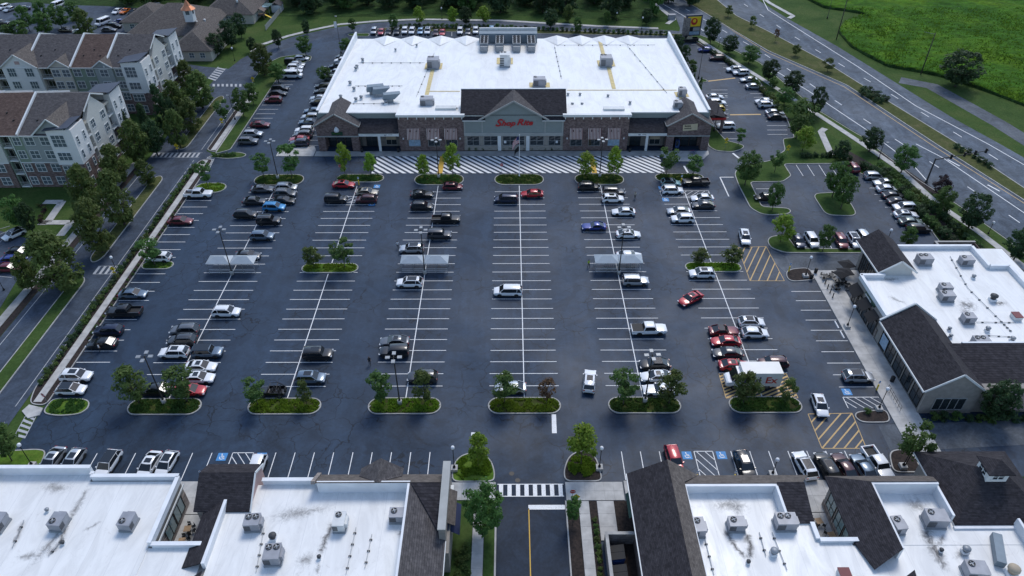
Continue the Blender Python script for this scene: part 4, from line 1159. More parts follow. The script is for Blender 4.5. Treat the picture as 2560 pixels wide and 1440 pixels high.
# centre bay
mb = MB().box(-10.68, 12.68, 155.6, 158.4, 0.1, 1.35, 1); mb.box(-10.68, 12.68, 155.75, 158.4, 1.35, 4.0, 1)
wall_poly(mb, [(-10.68, 4.0), (12.68, 4.0), (12.68, 8.0), (8.6, 8.0), (8.6, 8.4), (1.0, 12.55), (-6.6, 8.4), (-6.6, 8.0), (-10.68, 8.0)], 'x', 155.6, 156.0, 0)
wpart('gable_wall', mb, ['siding_slate', 'stucco'], ST)
mb = MB().box(-10.66, 12.66, 155.45, 155.75, 3.95, 4.75); 
for x in (-10.45, -6.35, 8.35, 12.45): mb.box(x - 0.14, x + 0.14, 155.52, 155.64, 4.75, 8.0)
wpart('trim_band', mb, 'trim_grey', ST)
mb = MB().box(-2.75, -1.95, 155.4, 155.75, 0.15, 3.95); mb.box(3.95, 4.75, 155.4, 155.75, 0.15, 3.95)
wpart('pilaster', mb, 'trim_white', ST)
for x, w, n in ((-8.55, 2.9, 2), (-4.4, 3.3, 2), (1.0, 5.2, 3), (6.5, 3.3, 2), (10.7, 2.9, 2)):
    window(ST, x, 155.75, 1.4, w, 2.45, n, 2, 0, 'trim_grey', 'glass_store')
for x, w, h in ((-1.0, 0.55, 0.6), (1.2, 0.4, 0.8), (11.2, 0.5, 0.6)):
    wpart('notice', MB().box(x - w / 2, x + w / 2, 155.62, 155.65, 2.0, 2.0 + h), 'sign_white', ST)
mb = MB()
for (a, b) in ((-10.9, -5.6), (7.6, 12.9)): slab(mb, [(a, 155.0, 8.05), (b, 155.0, 8.05), (b, 155.9, 8.75), (a, 155.9, 8.75)], 0.1)
wpart('pent_roof', mb, 'shingle_dark', ST)
mb = MB()
for (a, b) in ((-10.9, -5.6), (7.6, 12.9)): mb.box(a, b, 154.93, 155.05, 7.86, 8.06); mb.box(a, b, 155.7, 155.95, 8.8, 9.15)
wpart('eave_board', mb, 'trim_white', ST)
zr, yr = 12.75, 162.0
mb = MB(); slab(mb, [(-11.3, 155.6, 9.2), (13.3, 155.6, 9.2), (13.3, yr, zr), (-11.3, yr, zr)], 0.15); mb.box(-11.3, 13.3, yr - 0.12, yr + 0.05, 8.3, zr - 0.02)
for x in (-11.25, 13.15): wall_poly(mb, [(155.7, 9.0), (yr - 0.15, 8.3), (yr - 0.15, zr - 0.2)], 'y', x, x + 0.1)
rf = wpart('roof', mb, 'shingle_dark', ST)
mb = MB().box(-11.35, 13.35, yr - 0.06, yr + 0.3, zr - 0.3, zr + 0.12)
mb.build('ridge_cap', 'membrane_wall', rf)
mb = MB(); gable_y(mb, -7.15, 9.15, 1.0, 155.05, yr, 8.22, zr + 0.05, 0.16)
rf = wpart('gable_roof', mb, 'shingle_grey', ST)
mb = MB(); rake(mb, (-7.15, 155.0, 8.1), (1.0, 155.0, zr - 0.06), 0.14, 0.36); rake(mb, (1.0, 155.0, zr - 0.06), (9.15, 155.0, 8.1), 0.14, 0.36)
mb.build('rake_board', 'trim_grey', rf)
lg = thing('store_sign', 'red slanted script letters of the store name on the grey gable', 'sign', (1.5, 155.5, 6.4))
lg.scale = (1.18, 1, 1.0)
lettering('S', 2.5, lg, (-3.55, 0, 0.0), (R(90), 0, 0), 'red_sign', 0.35, 0.05, 0.08, name='letter')
lettering('hop', 1.75, lg, (-1.55, 0, 0.15), (R(90), 0, 0), 'red_sign', 0.35, 0.05, 0.08, name='letter')
lettering('R', 2.1, lg, (0.75, 0, 0.3), (R(90), 0, 0), 'red_sign', 0.35, 0.05, 0.08, name='letter')
lettering('ite', 1.75, lg, (2.35, 0, 0.3), (R(90), 0, 0), 'red_sign', 0.35, 0.05, 0.08, name='letter')
sg = thing('tower_sign', 'small dark green sign with white pear shape on the left brick tower', 'sign', (-40.4, 155.45, 4.2))
MB().box(-1.3, 1.3, -0.08, 0.03, 0.0, 0.9).build('panel', 'sign_green', sg)
MB().lathe([(0.05, 0), (0.55, 0.1), (0.65, 0.5), (0.4, 0.95), (0.1, 1.3)], (0, -0.05, 0.85), 12).build('emblem', 'sign_white', sg, True)
MB().lathe([(0.95, -0.15), (1.0, 0.6), (0.8, 1.1), (0.2, 1.35)], (0, 0.85, 0.8), 14).build('backing', 'fabric_navy', sg, True)
marks(sg, -1.0, -0.09, 0.3, 7, 0.34, 'leaf_green', seed=5, world=False)
sg = thing('tower_sign', 'tilted tan panel sign on the right brick tower', 'sign', (42.3, 155.45, 5.3))
o = MB().box(-1.7, 1.7, -0.08, 0.04, 0.0, 1.55).build('panel', 'sign_tan', sg); o.rotation_euler = (0, R(-5), 0)
marks(sg, -1.4, -0.1, 0.95, 6, 0.36, 'metal_bronze', seed=6, world=False); marks(sg, -1.4, -0.1, 0.4, 7, 0.36, 'metal_bronze', seed=7, world=False)
# drive-up canopy at the right side
cn = thing('drive_up_canopy', 'dark shingled drive-up canopy on the right flank of the supermarket', 'canopy', (50.2, 169, 0))
mb = MB(); gable_y(mb, 47.3, 53.2, 50.2, 164.5, 174.0, 4.3, 5.0, 0.2)
wpart('roof', mb, 'shingle_dark', cn)
for y in (165.2, 173.2):
    wpart('column', MB().box(52.3, 52.9, y - 0.3, y + 0.3, 0, 4.2), 'brick', cn)
wpart('fascia', MB().box(47.3, 53.15, 164.35, 164.5, 3.75, 4.25), 'red_sign', cn)

# ---------------------------------------------------------------- apartment blocks
def apartment(name, label, yf, xe, xw, secs, ridge_tint, extra=None):
    """front faces -Y at yf, east end at xe; secs: list of (x_right, x_left, kind, siding)"""
    A = thing(name, label, 'apartments', ((xe + xw) / 2, yf + 11, 0))
    yb = yf + 22.0; ze = 12.6; zr = 17.0; yr = yf + 11.0
    core = MB().box(xw, xe - 0.9, yf + 0.9, yb - 0.9, 0, ze - 0.1)
    wpart('core_wall', core, 'stucco_dark', A)
    for (xr, xl, kind, sd) in secs:
        pj = {'tower': -0.9, 'bay': -0.5, 'flat': 0.0, 'balcony': 0.0, 'gable': -0.35, 'biggable': -0.5}[kind]
        y0 = yf + pj
        xm, w = (xr + xl) / 2, xr - xl
        if kind != 'balcony':
            bz = 6.0 if kind in ('tower', 'flat', 'gable') else 3.0
            mb = MB().box(xl, xr, y0, yf + 0.88, 0, bz)
            wpart('base_wall', mb, 'brick', A)
            top = 13.9 if kind == 'tower' else ze
            mb = MB()
            if kind in ('gable', 'biggable'):
                wall_poly(mb, [(xl, bz), (xr, bz), (xr, ze), (xm, ze + w * 0.36), (xl, ze)], 'x', y0 + 0.02, yf + 0.87)
            else:
                mb.box(xl, xr, y0 + 0.02, yf + 0.87, bz, top)
            wpart('siding_wall', mb, sd, A)
            wpart('belt_course', MB().box(xl, xr + 0.02, y0 - 0.05, y0 + 0.05, bz - 0.12, bz + 0.06), 'trim_white', A)
            for fl in range(4):
                z = 0.75 + fl * 3.12
                if kind == 'tower' and fl == 3:
                    window(A, xm, y0 + 0.02, z - 0.1, 2.9, 2.8, 3, 3, 0, split=False)
                elif kind == 'tower': window(A, xm, y0 + 0.02, z - 0.1, 2.9, 1.95, 3, 2, 0, split=False)
                elif kind == 'biggable':
                    for s in (-0.25, 0.25): window(A, xm + s * w, y0 + 0.02, z, 2.1, 2.0 if fl < 3 else 2.4, 3, 2, 0, split=False)
                elif w > 4.6:
                    for s in (-0.26, 0.26): window(A, xm + s * w, y0 + 0.02, z - 0.1, 2.0, 1.95, 2, 2, 0, split=False)
                else:
                    window(A, xm, y0 + 0.02, z - 0.1, min(2.1, w * 0.66), 1.95, 2, 2, 0, split=False)
            if kind == 'biggable': wpart('gable_vent', MB().box(xm - 0.6, xm + 0.6, y0 - 0.04, y0 + 0.04, ze + 0.7, ze + 1.5), 'siding_pink', A)
            if kind in ('gable', 'biggable'):
                mb = MB(); zt = ze + w * 0.36 + 0.12; yb_ = yf + (zt - ze) / (zr - ze) * 11.0 + 0.4
                # front gable roof running back into the main slope
                for s in (-1, 1):
                    slab(mb, [(xm, y0 - 0.35, zt), (xm + s * (w / 2 + 0.35), y0 - 0.35, ze - 0.05), (xm + s * (w / 2 + 0.35), yf + 0.2, ze - 0.05), (xm, yb_, zt)], 0.12)
                rf = wpart('gable_roof', mb, 'shingle_taupe', A)
                mb = MB()
                for s in (-1, 1): rake(mb, (xm + s * (w / 2 + 0.35), y0 - 0.4, ze - 0.12), (xm, y0 - 0.4, zt - 0.08), 0.1, 0.26)
                mb.build('rake_board', 'trim_white', rf)
            if kind == 'tower':
                mb = MB(); slab(mb, [(xl - 0.4, y0 - 0.4, 13.95), (xr + 1.0, y0 - 0.4, 14.6), (xr + 1.0, yf + 4.7, 14.6), (xl - 0.4, yf + 4.7, 13.95)], 0.15)
                wpart('tower_roof', mb, 'metal_roof_blue', A)
        else:
            mb = MB().box(xl, xl + 0.3, yf, yf + 0.88, 0, ze).box(xr - 0.3, xr, yf, yf + 0.88, 0, ze)
            wpart('siding_wall', mb, sd, A)
            for fl in range(4):
                z = fl * 3.12
                wpart('balcony_floor', MB().box(xl + 0.3, xr - 0.3, yf - 0.15, yf + 0.89, z + 0.0, z + 0.25), 'trim_white', A)
                r = MB().box(xl + 0.3, xr - 0.3, yf - 0.1, yf - 0.04, z + 1.2, z + 1.28)
                n = int((xr - xl) / 0.3)
                for q in range(n):
                    x = xl + 0.35 + (xr - xl - 0.7) * q / (n - 1); r.box(x - 0.025, x + 0.025, yf - 0.09, yf - 0.05, z + 0.25, z + 1.2)
                wpart('railing', r, 'trim_grey', A)
                window(A, xm, yf + 0.9, z + 0.26, 1.8, 2.1, 2, 1, 0, 'trim_grey', 'glass_dark', split=False, name='door')
            wpart('lintel', MB().box(xl, xr, yf - 0.02, yf + 0.87, ze - 0.5, ze), sd, A)
    if extra:
        x0, x1 = extra; xm = (x0 + x1) / 2; w = x1 - x0; zt = ze + 3.5; yb_ = yf + 3.5 / (zr - ze) * 11.0
        wpart('siding_wall', wall_poly(MB(), [(x0, ze), (x1, ze), (xm, zt - 0.1)], 'x', yf + 0.06, yf + 0.3), 'siding_grey', A)
        mb = MB()
        for s_ in (-1, 1): slab(mb, [(xm, yf - 0.4, zt), (xm + s_ * (w / 2 + 0.3), yf - 0.4, ze - 0.1), (xm + s_ * (w / 2 + 0.3), yf + 0.3, ze - 0.1), (xm, yb_ + 0.3, zt)], 0.12)
        rf = wpart('gable_roof', mb, 'shingle_taupe', A)
        mb = MB()
        for s_ in (-1, 1): rake(mb, (xm + s_ * (w / 2 + 0.3), yf - 0.45, ze - 0.15), (xm, yf - 0.45, zt - 0.08), 0.1, 0.28)
        mb.build('rake_board', 'trim_white', rf)
    # east end
    esecs = [(yf - 0.9, yf + 4.6, 'tower', 'siding_white'), (yf + 4.6, yf + 6.8, 'balcony', 'siding_cream'), (yf + 6.8, yf + 15.2, 'flat', 'siding_pale'), (yf + 15.2, yf + 17.4, 'balcony', 'siding_cream'), (yf + 17.4, yf + 22.9, 'tower', 'siding_white')]
    for (y0, y1, kind, sd) in esecs:
        x1 = xe + (0.6 if kind == 'tower' else 0.0); ym = (y0 + y1) / 2
        if kind == 'balcony':
            for fl in range(4):
                z = fl * 3.12
                wpart('balcony_floor', MB().box(xe - 0.89, xe + 0.2, y0, y1, z, z + 0.25), 'trim_white', A)
                r = MB().box(xe + 0.1, xe + 0.16, y0, y1, z + 1.2, z + 1.28)
                for q in range(7): r.box(xe + 0.11, xe + 0.15, y0 + 0.1 + q * 0.32, y0 + 0.15 + q * 0.32, z + 0.25, z + 1.2)
                wpart('railing', r, 'trim_grey', A)
            wpart('lintel', MB().box(xe - 0.88, xe, y0, y1, ze - 0.5, ze), sd, A)
            continue
        top = 13.9 if kind == 'tower' else ze
        xi = xe - 0.88
        if kind == 'tower': wpart('base_wall', MB().box(xi, x1, max(y0, yf - 0.86), min(y1, yb + 0.86), 0, 6.0), 'brick', A)
        else: wpart('base_wall', MB().box(xi, x1, y0, y1, 0, 3.0), 'brick', A)
        bz = 6.0 if kind == 'tower' else 3.0
        mb = MB()
        if kind == 'tower': mb.box(xi, x1, y0 + 0.04, y1 - 0.02, bz, top)
        else: wall_poly(mb, [(y0, bz), (y1, bz), (y1, ze), (yr, zr - 0.55), (y0, ze)], 'y', xi, x1)
        wpart('siding_wall', mb, sd, A)
        for fl in range(4):
            z = 0.75 + fl * 3.12
            if kind == 'tower':
                for s in (-1.5, 1.3): window(A, x1, ym + s, z - 0.1, 0.95, 1.95, 1, 2 if fl < 3 else 3, R(90), split=False)
            else:
                for s in (-2.4, 2.4): window(A, x1, ym + s, z - 0.1, 1.8, 1.95, 2, 2, R(90), split=False)
        if kind == 'tower' and y0 > yf + 5:
            mb = MB(); slab(mb, [(xe - 4.8, y0 - 0.4, 13.95), (xe + 1.1, y0 - 0.4, 14.6), (xe + 1.1, y1 + 0.4, 14.6), (xe - 4.8, y1 + 0.4, 13.95)], 0.15)
            wpart('tower_roof', mb, 'metal_roof_blue', A)
            wpart('siding_wall', MB().box(xe - 4.4, xi - 0.01, yb - 4.2, yb + 0.5, ze - 0.5, 13.9), 'siding_white', A)
        if kind == 'tower' and y0 < yf: wpart('siding_wall', MB().box(xe - 4.4, xi - 0.01, yf + 0.89, y1 - 0.03, ze - 0.5, 13.9), 'siding_white', A)
    # main roof in bays of different shingle, divided by white fire walls
    xs_ = [xe + 0.35] + [x for x, _ in ridge_tint[1:]] + [xw]
    for k, (x, m_) in enumerate(ridge_tint):
        a, b = xs_[k], xs_[k + 1]
        mb = MB(); slab(mb, [(b, yf - 0.45, ze - 0.15), (a, yf - 0.45, ze - 0.15), (a, yr, zr), (b, yr, zr)], 0.15); slab(mb, [(b, yr, zr), (a, yr, zr), (a, yb + 0.45, ze - 0.15), (b, yb + 0.45, ze - 0.15)], 0.15)
        rf = wpart('roof', mb, m_, A)
        for q in range(3):
            vx = b + (a - b) * (0.25 + 0.25 * q); vy = yf + 3.5 + 2 * (q % 2); vz = ze - 0.15 + (zr - ze + 0.15) * (vy - yf + 0.45) / 11.45
            MB().box(vx - 0.15, vx + 0.15, vy - 0.15, vy + 0.15, vz - 0.1, vz + 0.22).build('roof_vent', 'metal_bronze', rf)
        if k:
            mb = MB(); rake(mb, (a, yf - 0.45, ze + 0.0), (a, yr, zr + 0.15), 0.35, 0.5); rake(mb, (a, yr, zr + 0.15), (a, yb + 0.45, ze + 0.0), 0.35, 0.5)
            mb.build('fire_wall', 'trim_white', rf)
    mb = MB(); rake(mb, (xe + 0.4, yf + 6.3, 14.75), (xe + 0.4, yr, zr - 0.1), 0.12, 0.3); rake(mb, (xe + 0.4, yr, zr - 0.1), (xe + 0.4, yf + 15.7, 14.75), 0.12, 0.3)
    wpart('rake_board', mb, 'trim_white', A)
    wpart('gutter', MB().box(xw, xe - 4, yf - 0.55, yf - 0.42, ze - 0.32, ze - 0.16), 'trim_white', A)
    for x in [s[0] for s in secs[1:-1]][::2]:
        wpart('downspout', MB().box(x - 0.06, x + 0.06, yf - 0.12, yf - 0.0, 0, ze - 0.2), 'trim_white', A)
    return A
apartment('apartment_block', 'four-storey apartment block nearest the camera, brick base, brown and grey roof', 139.0, -91.7, -128,
    [(-92.3, -96.4, 'tower', 'siding_white'), (-96.4, -102.6, 'flat', 'siding_grey'), (-102.6, -105.0, 'flat', 'siding_green'), (-105.0, -107.4, 'balcony', 'siding_green'), (-107.4, -112.0, 'gable', 'siding_pale'), (-112.0, -118, 'flat', 'siding_green'), (-118, -128, 'flat', 'siding_cream')],
    [(0, 'shingle_grey'), (-102.9, 'shingle_brown'), (-111.5, 'shingle_grey'), (-118, 'shingle_brown')], (-99.6, -91.6))
apartment('apartment_block', 'long four-storey apartment block with white gabled bay behind the nearer block', 177.0, -92.3, -150,
    [(-92.9, -97.0, 'tower', 'siding_white'), (-97.0, -99.8, 'flat', 'siding_sage'), (-99.8, -104.2, 'gable', 'siding_grey'), (-104.2, -110.4, 'flat', 'siding_green'), (-110.4, -115.2, 'gable', 'siding_cream'), (-115.2, -118.4, 'balcony', 'siding_cream'), (-118.4, -127.2, 'biggable', 'siding_white'), (-127.2, -130.0, 'balcony', 'siding_cream'), (-130.0, -135.0, 'gable', 'siding_cream'), (-135.0, -150, 'flat', 'siding_pale')],
    [(0, 'shingle_grey'), (-101.5, 'shingle_brown'), (-110.0, 'shingle_grey'), (-121.5, 'shingle_grey'), (-133.0, 'shingle_brown')])
# ---------------------------------------------------------------- clubhouse with hipped roofs, upper left
CL = thing('clubhouse', 'low clubhouse with linked grey hipped roofs and copper-topped cupola behind the apartments', 'building', (-105, 238, 0))
def hip(mb, x0, x1, y0, y1, ze, zr, ins):
    if (x1 - x0) >= (y1 - y0):
        ym = (y0 + y1) / 2; r0, r1 = (x0 + ins, ym, zr), (x1 - ins, ym, zr)
        slab(mb, [(x0, y0, ze), (x1, y0, ze), r1, r0]); slab(mb, [(x1, y1, ze), (x0, y1, ze), r0, r1]); slab(mb, [(x0, y1, ze), (x0, y0, ze), r0]); slab(mb, [(x1, y0, ze), (x1, y1, ze), r1])
    else:
        xm = (x0 + x1) / 2; r0, r1 = (xm, y0 + ins, zr), (xm, y1 - ins, zr)
        slab(mb, [(x0, y0, ze), (x1, y0, ze), r0]); slab(mb, [(x1, y1, ze), (x0, y1, ze), r1]); slab(mb, [(x1, y0, ze), (x1, y1, ze), r1, r0]); slab(mb, [(x0, y1, ze), (x0, y0, ze), r0, r1])
for (x0, x1, y0, y1, zr_) in ((-121, -95, 227, 253, 9.6), (-102, -89, 213.5, 234, 7.4), (-104, -86, 248, 270, 8.8), (-128, -113, 240, 256, 7.0)):
    wpart('wall', MB().box(x0 + 0.7, x1 - 0.7, y0 + 0.7, y1 - 0.7, 0, 3.35), 'siding_cream', CL)
    mb = MB(); hip(mb, x0, x1, y0, y1, 3.3, zr_, min(x1 - x0, y1 - y0) * 0.42)
    wpart('roof', mb, 'shingle_taupe', CL)
    for k in range(3):
        window(CL, x0 + (x1 - x0) * (0.25 + 0.25 * k), y0 + 0.7, 1.0, 1.6, 1.6, 2, 2, 0, split=False)
        window(CL, x1 - 0.7, y0 + (y1 - y0) * (0.25 + 0.25 * k), 1.0, 1.6, 1.6, 2, 2, R(90), split=False)
ux, uy = G(472, 30, 9.2)
cu = MB().box(ux - 1.3, ux + 1.3, uy - 1.3, uy + 1.3, 6.5, 10.2)
c_ = wpart('cupola', cu, 'trim_white', CL)
MB().lathe([(2.3, 10.55), (1.1, 11.6), (0.05, 13.4)], (ux, uy, -0.4), 8).build('cupola_roof', 'copper', c_)
for q in range(4):
    a = q * math.pi / 2; MB().obox((ux + 1.31 * math.cos(a), uy + 1.31 * math.sin(a), 9.3), (-math.sin(a), math.cos(a), 0), (math.cos(a), math.sin(a), 0), (0, 0, 1), 0.6, 0.03, 0.6).build('louvre', 'glass_home', c_)
for (x, y, z) in ((-98, 236, 5.2), (-99.5, 233, 5.6), (-92, 252, 6.6)): wpart('roof_vent', MB().lathe([(0.35, 0), (0.35, 0.7), (0.45, 0.75), (0.1, 1.0)], (x, y, z - 0.4), 8), 'unit_white', CL)
# ---------------------------------------------------------------- near retail rows (seen from above)
def flat_roof(parent, x0, x1, y0, y1, z, mat='roof_white', name='roof'):
    return wpart(name, MB().box(x0, x1, y0, y1, z - 0.12, z), mat, parent)
def parapets(parent, segs, z0, z1, t=0.4, mat='membrane_wall', cap=True):     # segs: axis-aligned ((x0,y0),(x1,y1)) centre lines
    for (a, b) in segs:
        x0, x1 = min(a[0], b[0]), max(a[0], b[0]); y0, y1 = min(a[1], b[1]), max(a[1], b[1])
        if x1 - x0 > y1 - y0: wpart('parapet', MB().box(x0, x1, y0 - t / 2, y0 + t / 2, z0, z1).box(x0 - 0.06, x1 + 0.06, y0 - t / 2 - 0.06, y0 + t / 2 + 0.06, z1, z1 + 0.09), mat, parent)
        else: wpart('parapet', MB().box(x0 - t / 2, x0 + t / 2, y0, y1, z0, z1).box(x0 - t / 2 - 0.06, x0 + t / 2 + 0.06, y0 - 0.06, y1 + 0.06, z1, z1 + 0.09), mat, parent)
PZ, RZ = 5.5, 4.75
# west row, left block
B1 = thing('retail_building', 'white flat-roofed retail building at the bottom left corner', 'shop building', (-55, 50, 0))
wpart('wall', MB().box(-80, -52.9, 30, 58.0, 0, 4.6).box(-52.9, -41.9, 30, 57.0, 0, 4.6), 'stucco', B1)
wpart('brick_wall', MB().box(-41.9, -41.78, 46, 56.9, 0.1, 2.4), 'stone', B1)
flat_roof(B1, -79.8, -53.1, 30, 57.8, RZ, 'roof_white_dirty'); flat_roof(B1, -53.1, -42.1, 30, 56.8, RZ, 'roof_white_dirty')
parapets(B1, [((-65.2, 58.0), (-53.1, 58.0)), ((-65.2, 46), (-65.2, 57.75))], 4.6, 6.2)
parapets(B1, [((-52.8, 57.15), (-41.85, 57.15)), ((-41.85, 47.7), (-41.85, 56.9)), ((-52.9, 57.4), (-52.9, 57.75))], 4.6, PZ)
flat_roof(B1, -42.1, -35.4, 30, 47.5, RZ - 0.1, 'roof_white_dirty')
parapets(B1, [((-41.6, 47.7), (-35.3, 47.7))], 0.2, PZ - 0.25)
wpart('trim_band', MB().box(-41.72, -41.6, 48, 57.1, 3.6, 3.85), 'trim_white', B1)
for y, w in ((54.5, 2.6), (51.8, 2.6)): window(B1, -41.78, y, 0.9, w, 2.4, 2, 1, R(90), 'metal_bronze', 'glass_teal')
# west row, right block
B2 = thing('retail_building', 'white-roofed retail building left of the driveway with brown shingle edges', 'shop building', (-20, 50, 0))
wpart('wall', MB().box(-35.6, -8.6, 30, 56.3, 0, 4.6), 'stucco', B2)
flat_roof(B2, -34.5, -12.4, 30, 56.2, RZ, 'roof_white_dirty')
parapets(B2, [((-31.0, 56.4), (-24.0, 56.4))], 4.6, PZ + 0.1)
wpart('membrane_wall', MB().box(-23.8, -12.3, 55.0, 55.3, 4.6, 6.75), 'membrane_wall', B2)
mb = MB(); slab(mb, [(-24.0, 57.6, 5.0), (-7.6, 57.6, 5.0), (-7.9, 55.0, 6.85), (-24.0, 55.0, 6.85)], 0.15)
rf = wpart('mansard_roof', mb, 'shingle_taupe', B2)
mb = MB(); 
for s in (-1, 1): slab(mb, [(-16.3, 58.4, 7.2), (-16.3 + s * 2.7, 58.4, 5.2), (-16.3 + s * 2.7, 56.9, 5.6), (-16.3, 54.9, 7.0)], 0.12)
mb.build('dormer_roof', 'shingle_grey', rf)
rake(MB(), (-24.2, 57.6, 5.1), (-24.2, 54.9, 6.9), 0.5, 0.4).build('rake_board', 'stone', rf)
# right flank roof
mb = MB(); slab(mb, [(-12.3, 30, 6.8), (-7.6, 30, 5.0), (-7.6, 55.0, 5.0), (-12.3, 55.0, 6.8)], 0.15)
wpart('roof', mb, 'shingle_grey', B2)
wpart('membrane_wall', MB().box(-12.6, -12.32, 30, 54.95, 4.6, 6.75), 'membrane_wall', B2)
mb = MB(); slab(mb, [(-12.2, 54.9, 6.92), (-8.1, 54.9, 6.92), (-8.1, 48.2, 5.45), (-9.4, 50.5, 5.9)], 0.12)
wpart('valley_roof', mb, 'shingle_dark', B2)
wpart('facade_wall', MB().box(-8.3, -7.55, 48.2, 57.8, 0, 7.1).box(-7.9, -7.2, 47.0, 52.5, 0, 4.2), 'stucco', B2)
wpart('facade_cap', MB().box(-8.4, -7.45, 48.1, 57.9, 7.1, 7.25), 'trim_grey', B2)
wpart('gutter', MB().box(-7.62, -7.5, 30, 48.1, 4.8, 4.95), 'trim_white', B2)
mb = MB(); slab(mb, [(-7.54, 50.0, 4.3), (-6.1, 50.0, 3.3), (-6.1, 54.3, 3.3), (-7.54, 54.3, 4.3)], 0.06)
wpart('awning', mb, 'fabric_navy', B2)
mb = MB(); slab(mb, [(-7.54, 50.4, 5.2), (-6.6, 50.4, 4.6), (-6.6, 55.3, 4.6), (-7.54, 55.3, 5.2)], 0.1)
wpart('pent_roof', mb, 'shingle_taupe', B2)
wpart('panel', MB().box(-7.5, -7.1, 55.6, 56.4, 0.2, 4.4), 'trim_white', B2)
# corner tower with gable, above the courtyard
mb = MB(); slab(mb, [(-38.4, 52.2, 5.0), (-31.6, 52.2, 5.0), (-31.6, 56.2, 7.3), (-38.4, 56.2, 7.3)], 0.15); slab(mb, [(-38.4, 56.2, 7.3), (-31.6, 56.2, 7.3), (-31.6, 58.6, 5.9), (-38.4, 58.6, 5.9)], 0.15)
rf = wpart('tower_roof', mb, 'shingle_dark', B2)
mb = MB(); rake(mb, (-31.5, 52.2, 4.9), (-31.5, 56.2, 7.2), 0.12, 0.3); rake(mb, (-31.5, 56.2, 7.2), (-31.5, 58.6, 5.8), 0.12, 0.3)
mb.build('rake_board', 'trim_white', rf)
wpart('gable_wall', wall_poly(MB(), [(52.4, 3.0), (58.4, 3.0), (58.4, 5.75), (56.2, 7.05), (52.4, 4.95)], 'y', -32.1, -31.7), 'siding_pink', B2)
wpart('tower_wall', MB().box(-38.2, -32.12, 52.5, 58.3, 0, 4.8), 'stucco', B2)
mb = MB(); slab(mb, [(-37.3, 44.9, 4.7), (-34.9, 44.9, 5.75), (-34.9, 54.0, 5.75), (-36.4, 52.2, 5.1), (-37.3, 52.2, 4.7)], 0.15)
wpart('lean_to_roof', mb, 'shingle_dark', B2)
wpart('membrane_wall', MB().box(-34.88, -34.5, 44.9, 53.5, 3.0, 5.7), 'membrane_wall', B2)
mb = MB(); slab(mb, [(-36.6, 36, 4.7), (-34.4, 36, 5.75), (-34.4, 44.0, 5.75), (-36.6, 43.0, 4.7)], 0.15)
wpart('lean_to_roof', mb, 'shingle_dark', B2)
# east row, left block
B3 = thing('retail_building', 'retail building right of the driveway with broad dark shingled gable roof', 'shop building', (25, 50, 0))
wpart('wall', MB().box(15.6, 33.2, 30, 57.0, 0, 4.4), 'stucco', B3)
flat_roof(B3, 21.5, 33.2, 30, 55.3, RZ, 'roof_white_dirty'); flat_roof(B3, 33.2, 39.9, 30, 47.8, RZ, 'roof_white_dirty'); flat_roof(B3, 33.2, 35.85, 47.8, 50.3, RZ, 'roof_white_dirty')
mb = MB(); slab(mb, [(14.9, 30, 4.6), (19.7, 30, 7.4), (19.7, 57.9, 7.4), (14.9, 57.9, 4.6)], 0.16)
wpart('roof', mb, 'shingle_dark', B3)
mb = MB(); slab(mb, [(19.72, 30, 7.38), (21.5, 30, 6.5), (21.5, 55.2, 6.5), (23.9, 57.3, 5.0), (19.72, 58.0, 7.38)], 0.16)
wpart('roof', mb, 'shingle_taupe', B3)
wpart('gable_wall', wall_poly(MB(), [(15.3, 0), (23.4, 0), (23.4, 5.0), (19.7, 7.2), (15.3, 4.6)], 'x', 57.1, 57.4), 'stucco', B3)
wpart('gutter', MB().box(14.78, 14.9, 30, 57.9, 4.42, 4.58), 'trim_white', B3)
wpart('awning', slab(MB(), [(14.6, 52.2, 3.3), (15.58, 52.2, 4.2), (15.58, 55.8, 4.2), (14.6, 55.8, 3.3)], 0.06), 'sign_green', B3)
mb = MB(); slab(mb, [(21.4, 55.1, 6.3), (36.0, 55.1, 6.3), (37.9, 57.3, 5.0), (22.6, 57.3, 5.0)], 0.15)
wpart('mansard_roof', mb, 'shingle_taupe', B3)
wpart('membrane_wall', MB().box(21.2, 33.0, 54.7, 55.05, 4.6, 6.25).box(21.3, 21.6, 30, 54.68, 4.6, 6.45), 'membrane_wall', B3)
mb = MB(); slab(mb, [(32.9, 50.3, 5.0), (36.3, 50.3, 5.0), (36.3, 55.15, 6.45), (32.9, 55.15, 6.45)], 0.14)
wpart('tower_roof', mb, 'shingle_dark', B3)
wpart('membrane_wall', MB().box(32.6, 32.9, 50.3, 54.65, 4.6, 6.4).box(32.9, 36.0, 50.3, 50.6, 0.2, 4.9).box(35.9, 36.2, 47.7, 55.0, 0.2, 4.7), 'membrane_wall', B3)
parapets(B3, [((36.0, 48.2), (36.0, 50.3))], 4.4, 5.1); parapets(B3, [((36.2, 48.0), (41.6, 48.0))], 0.2, 5.15)
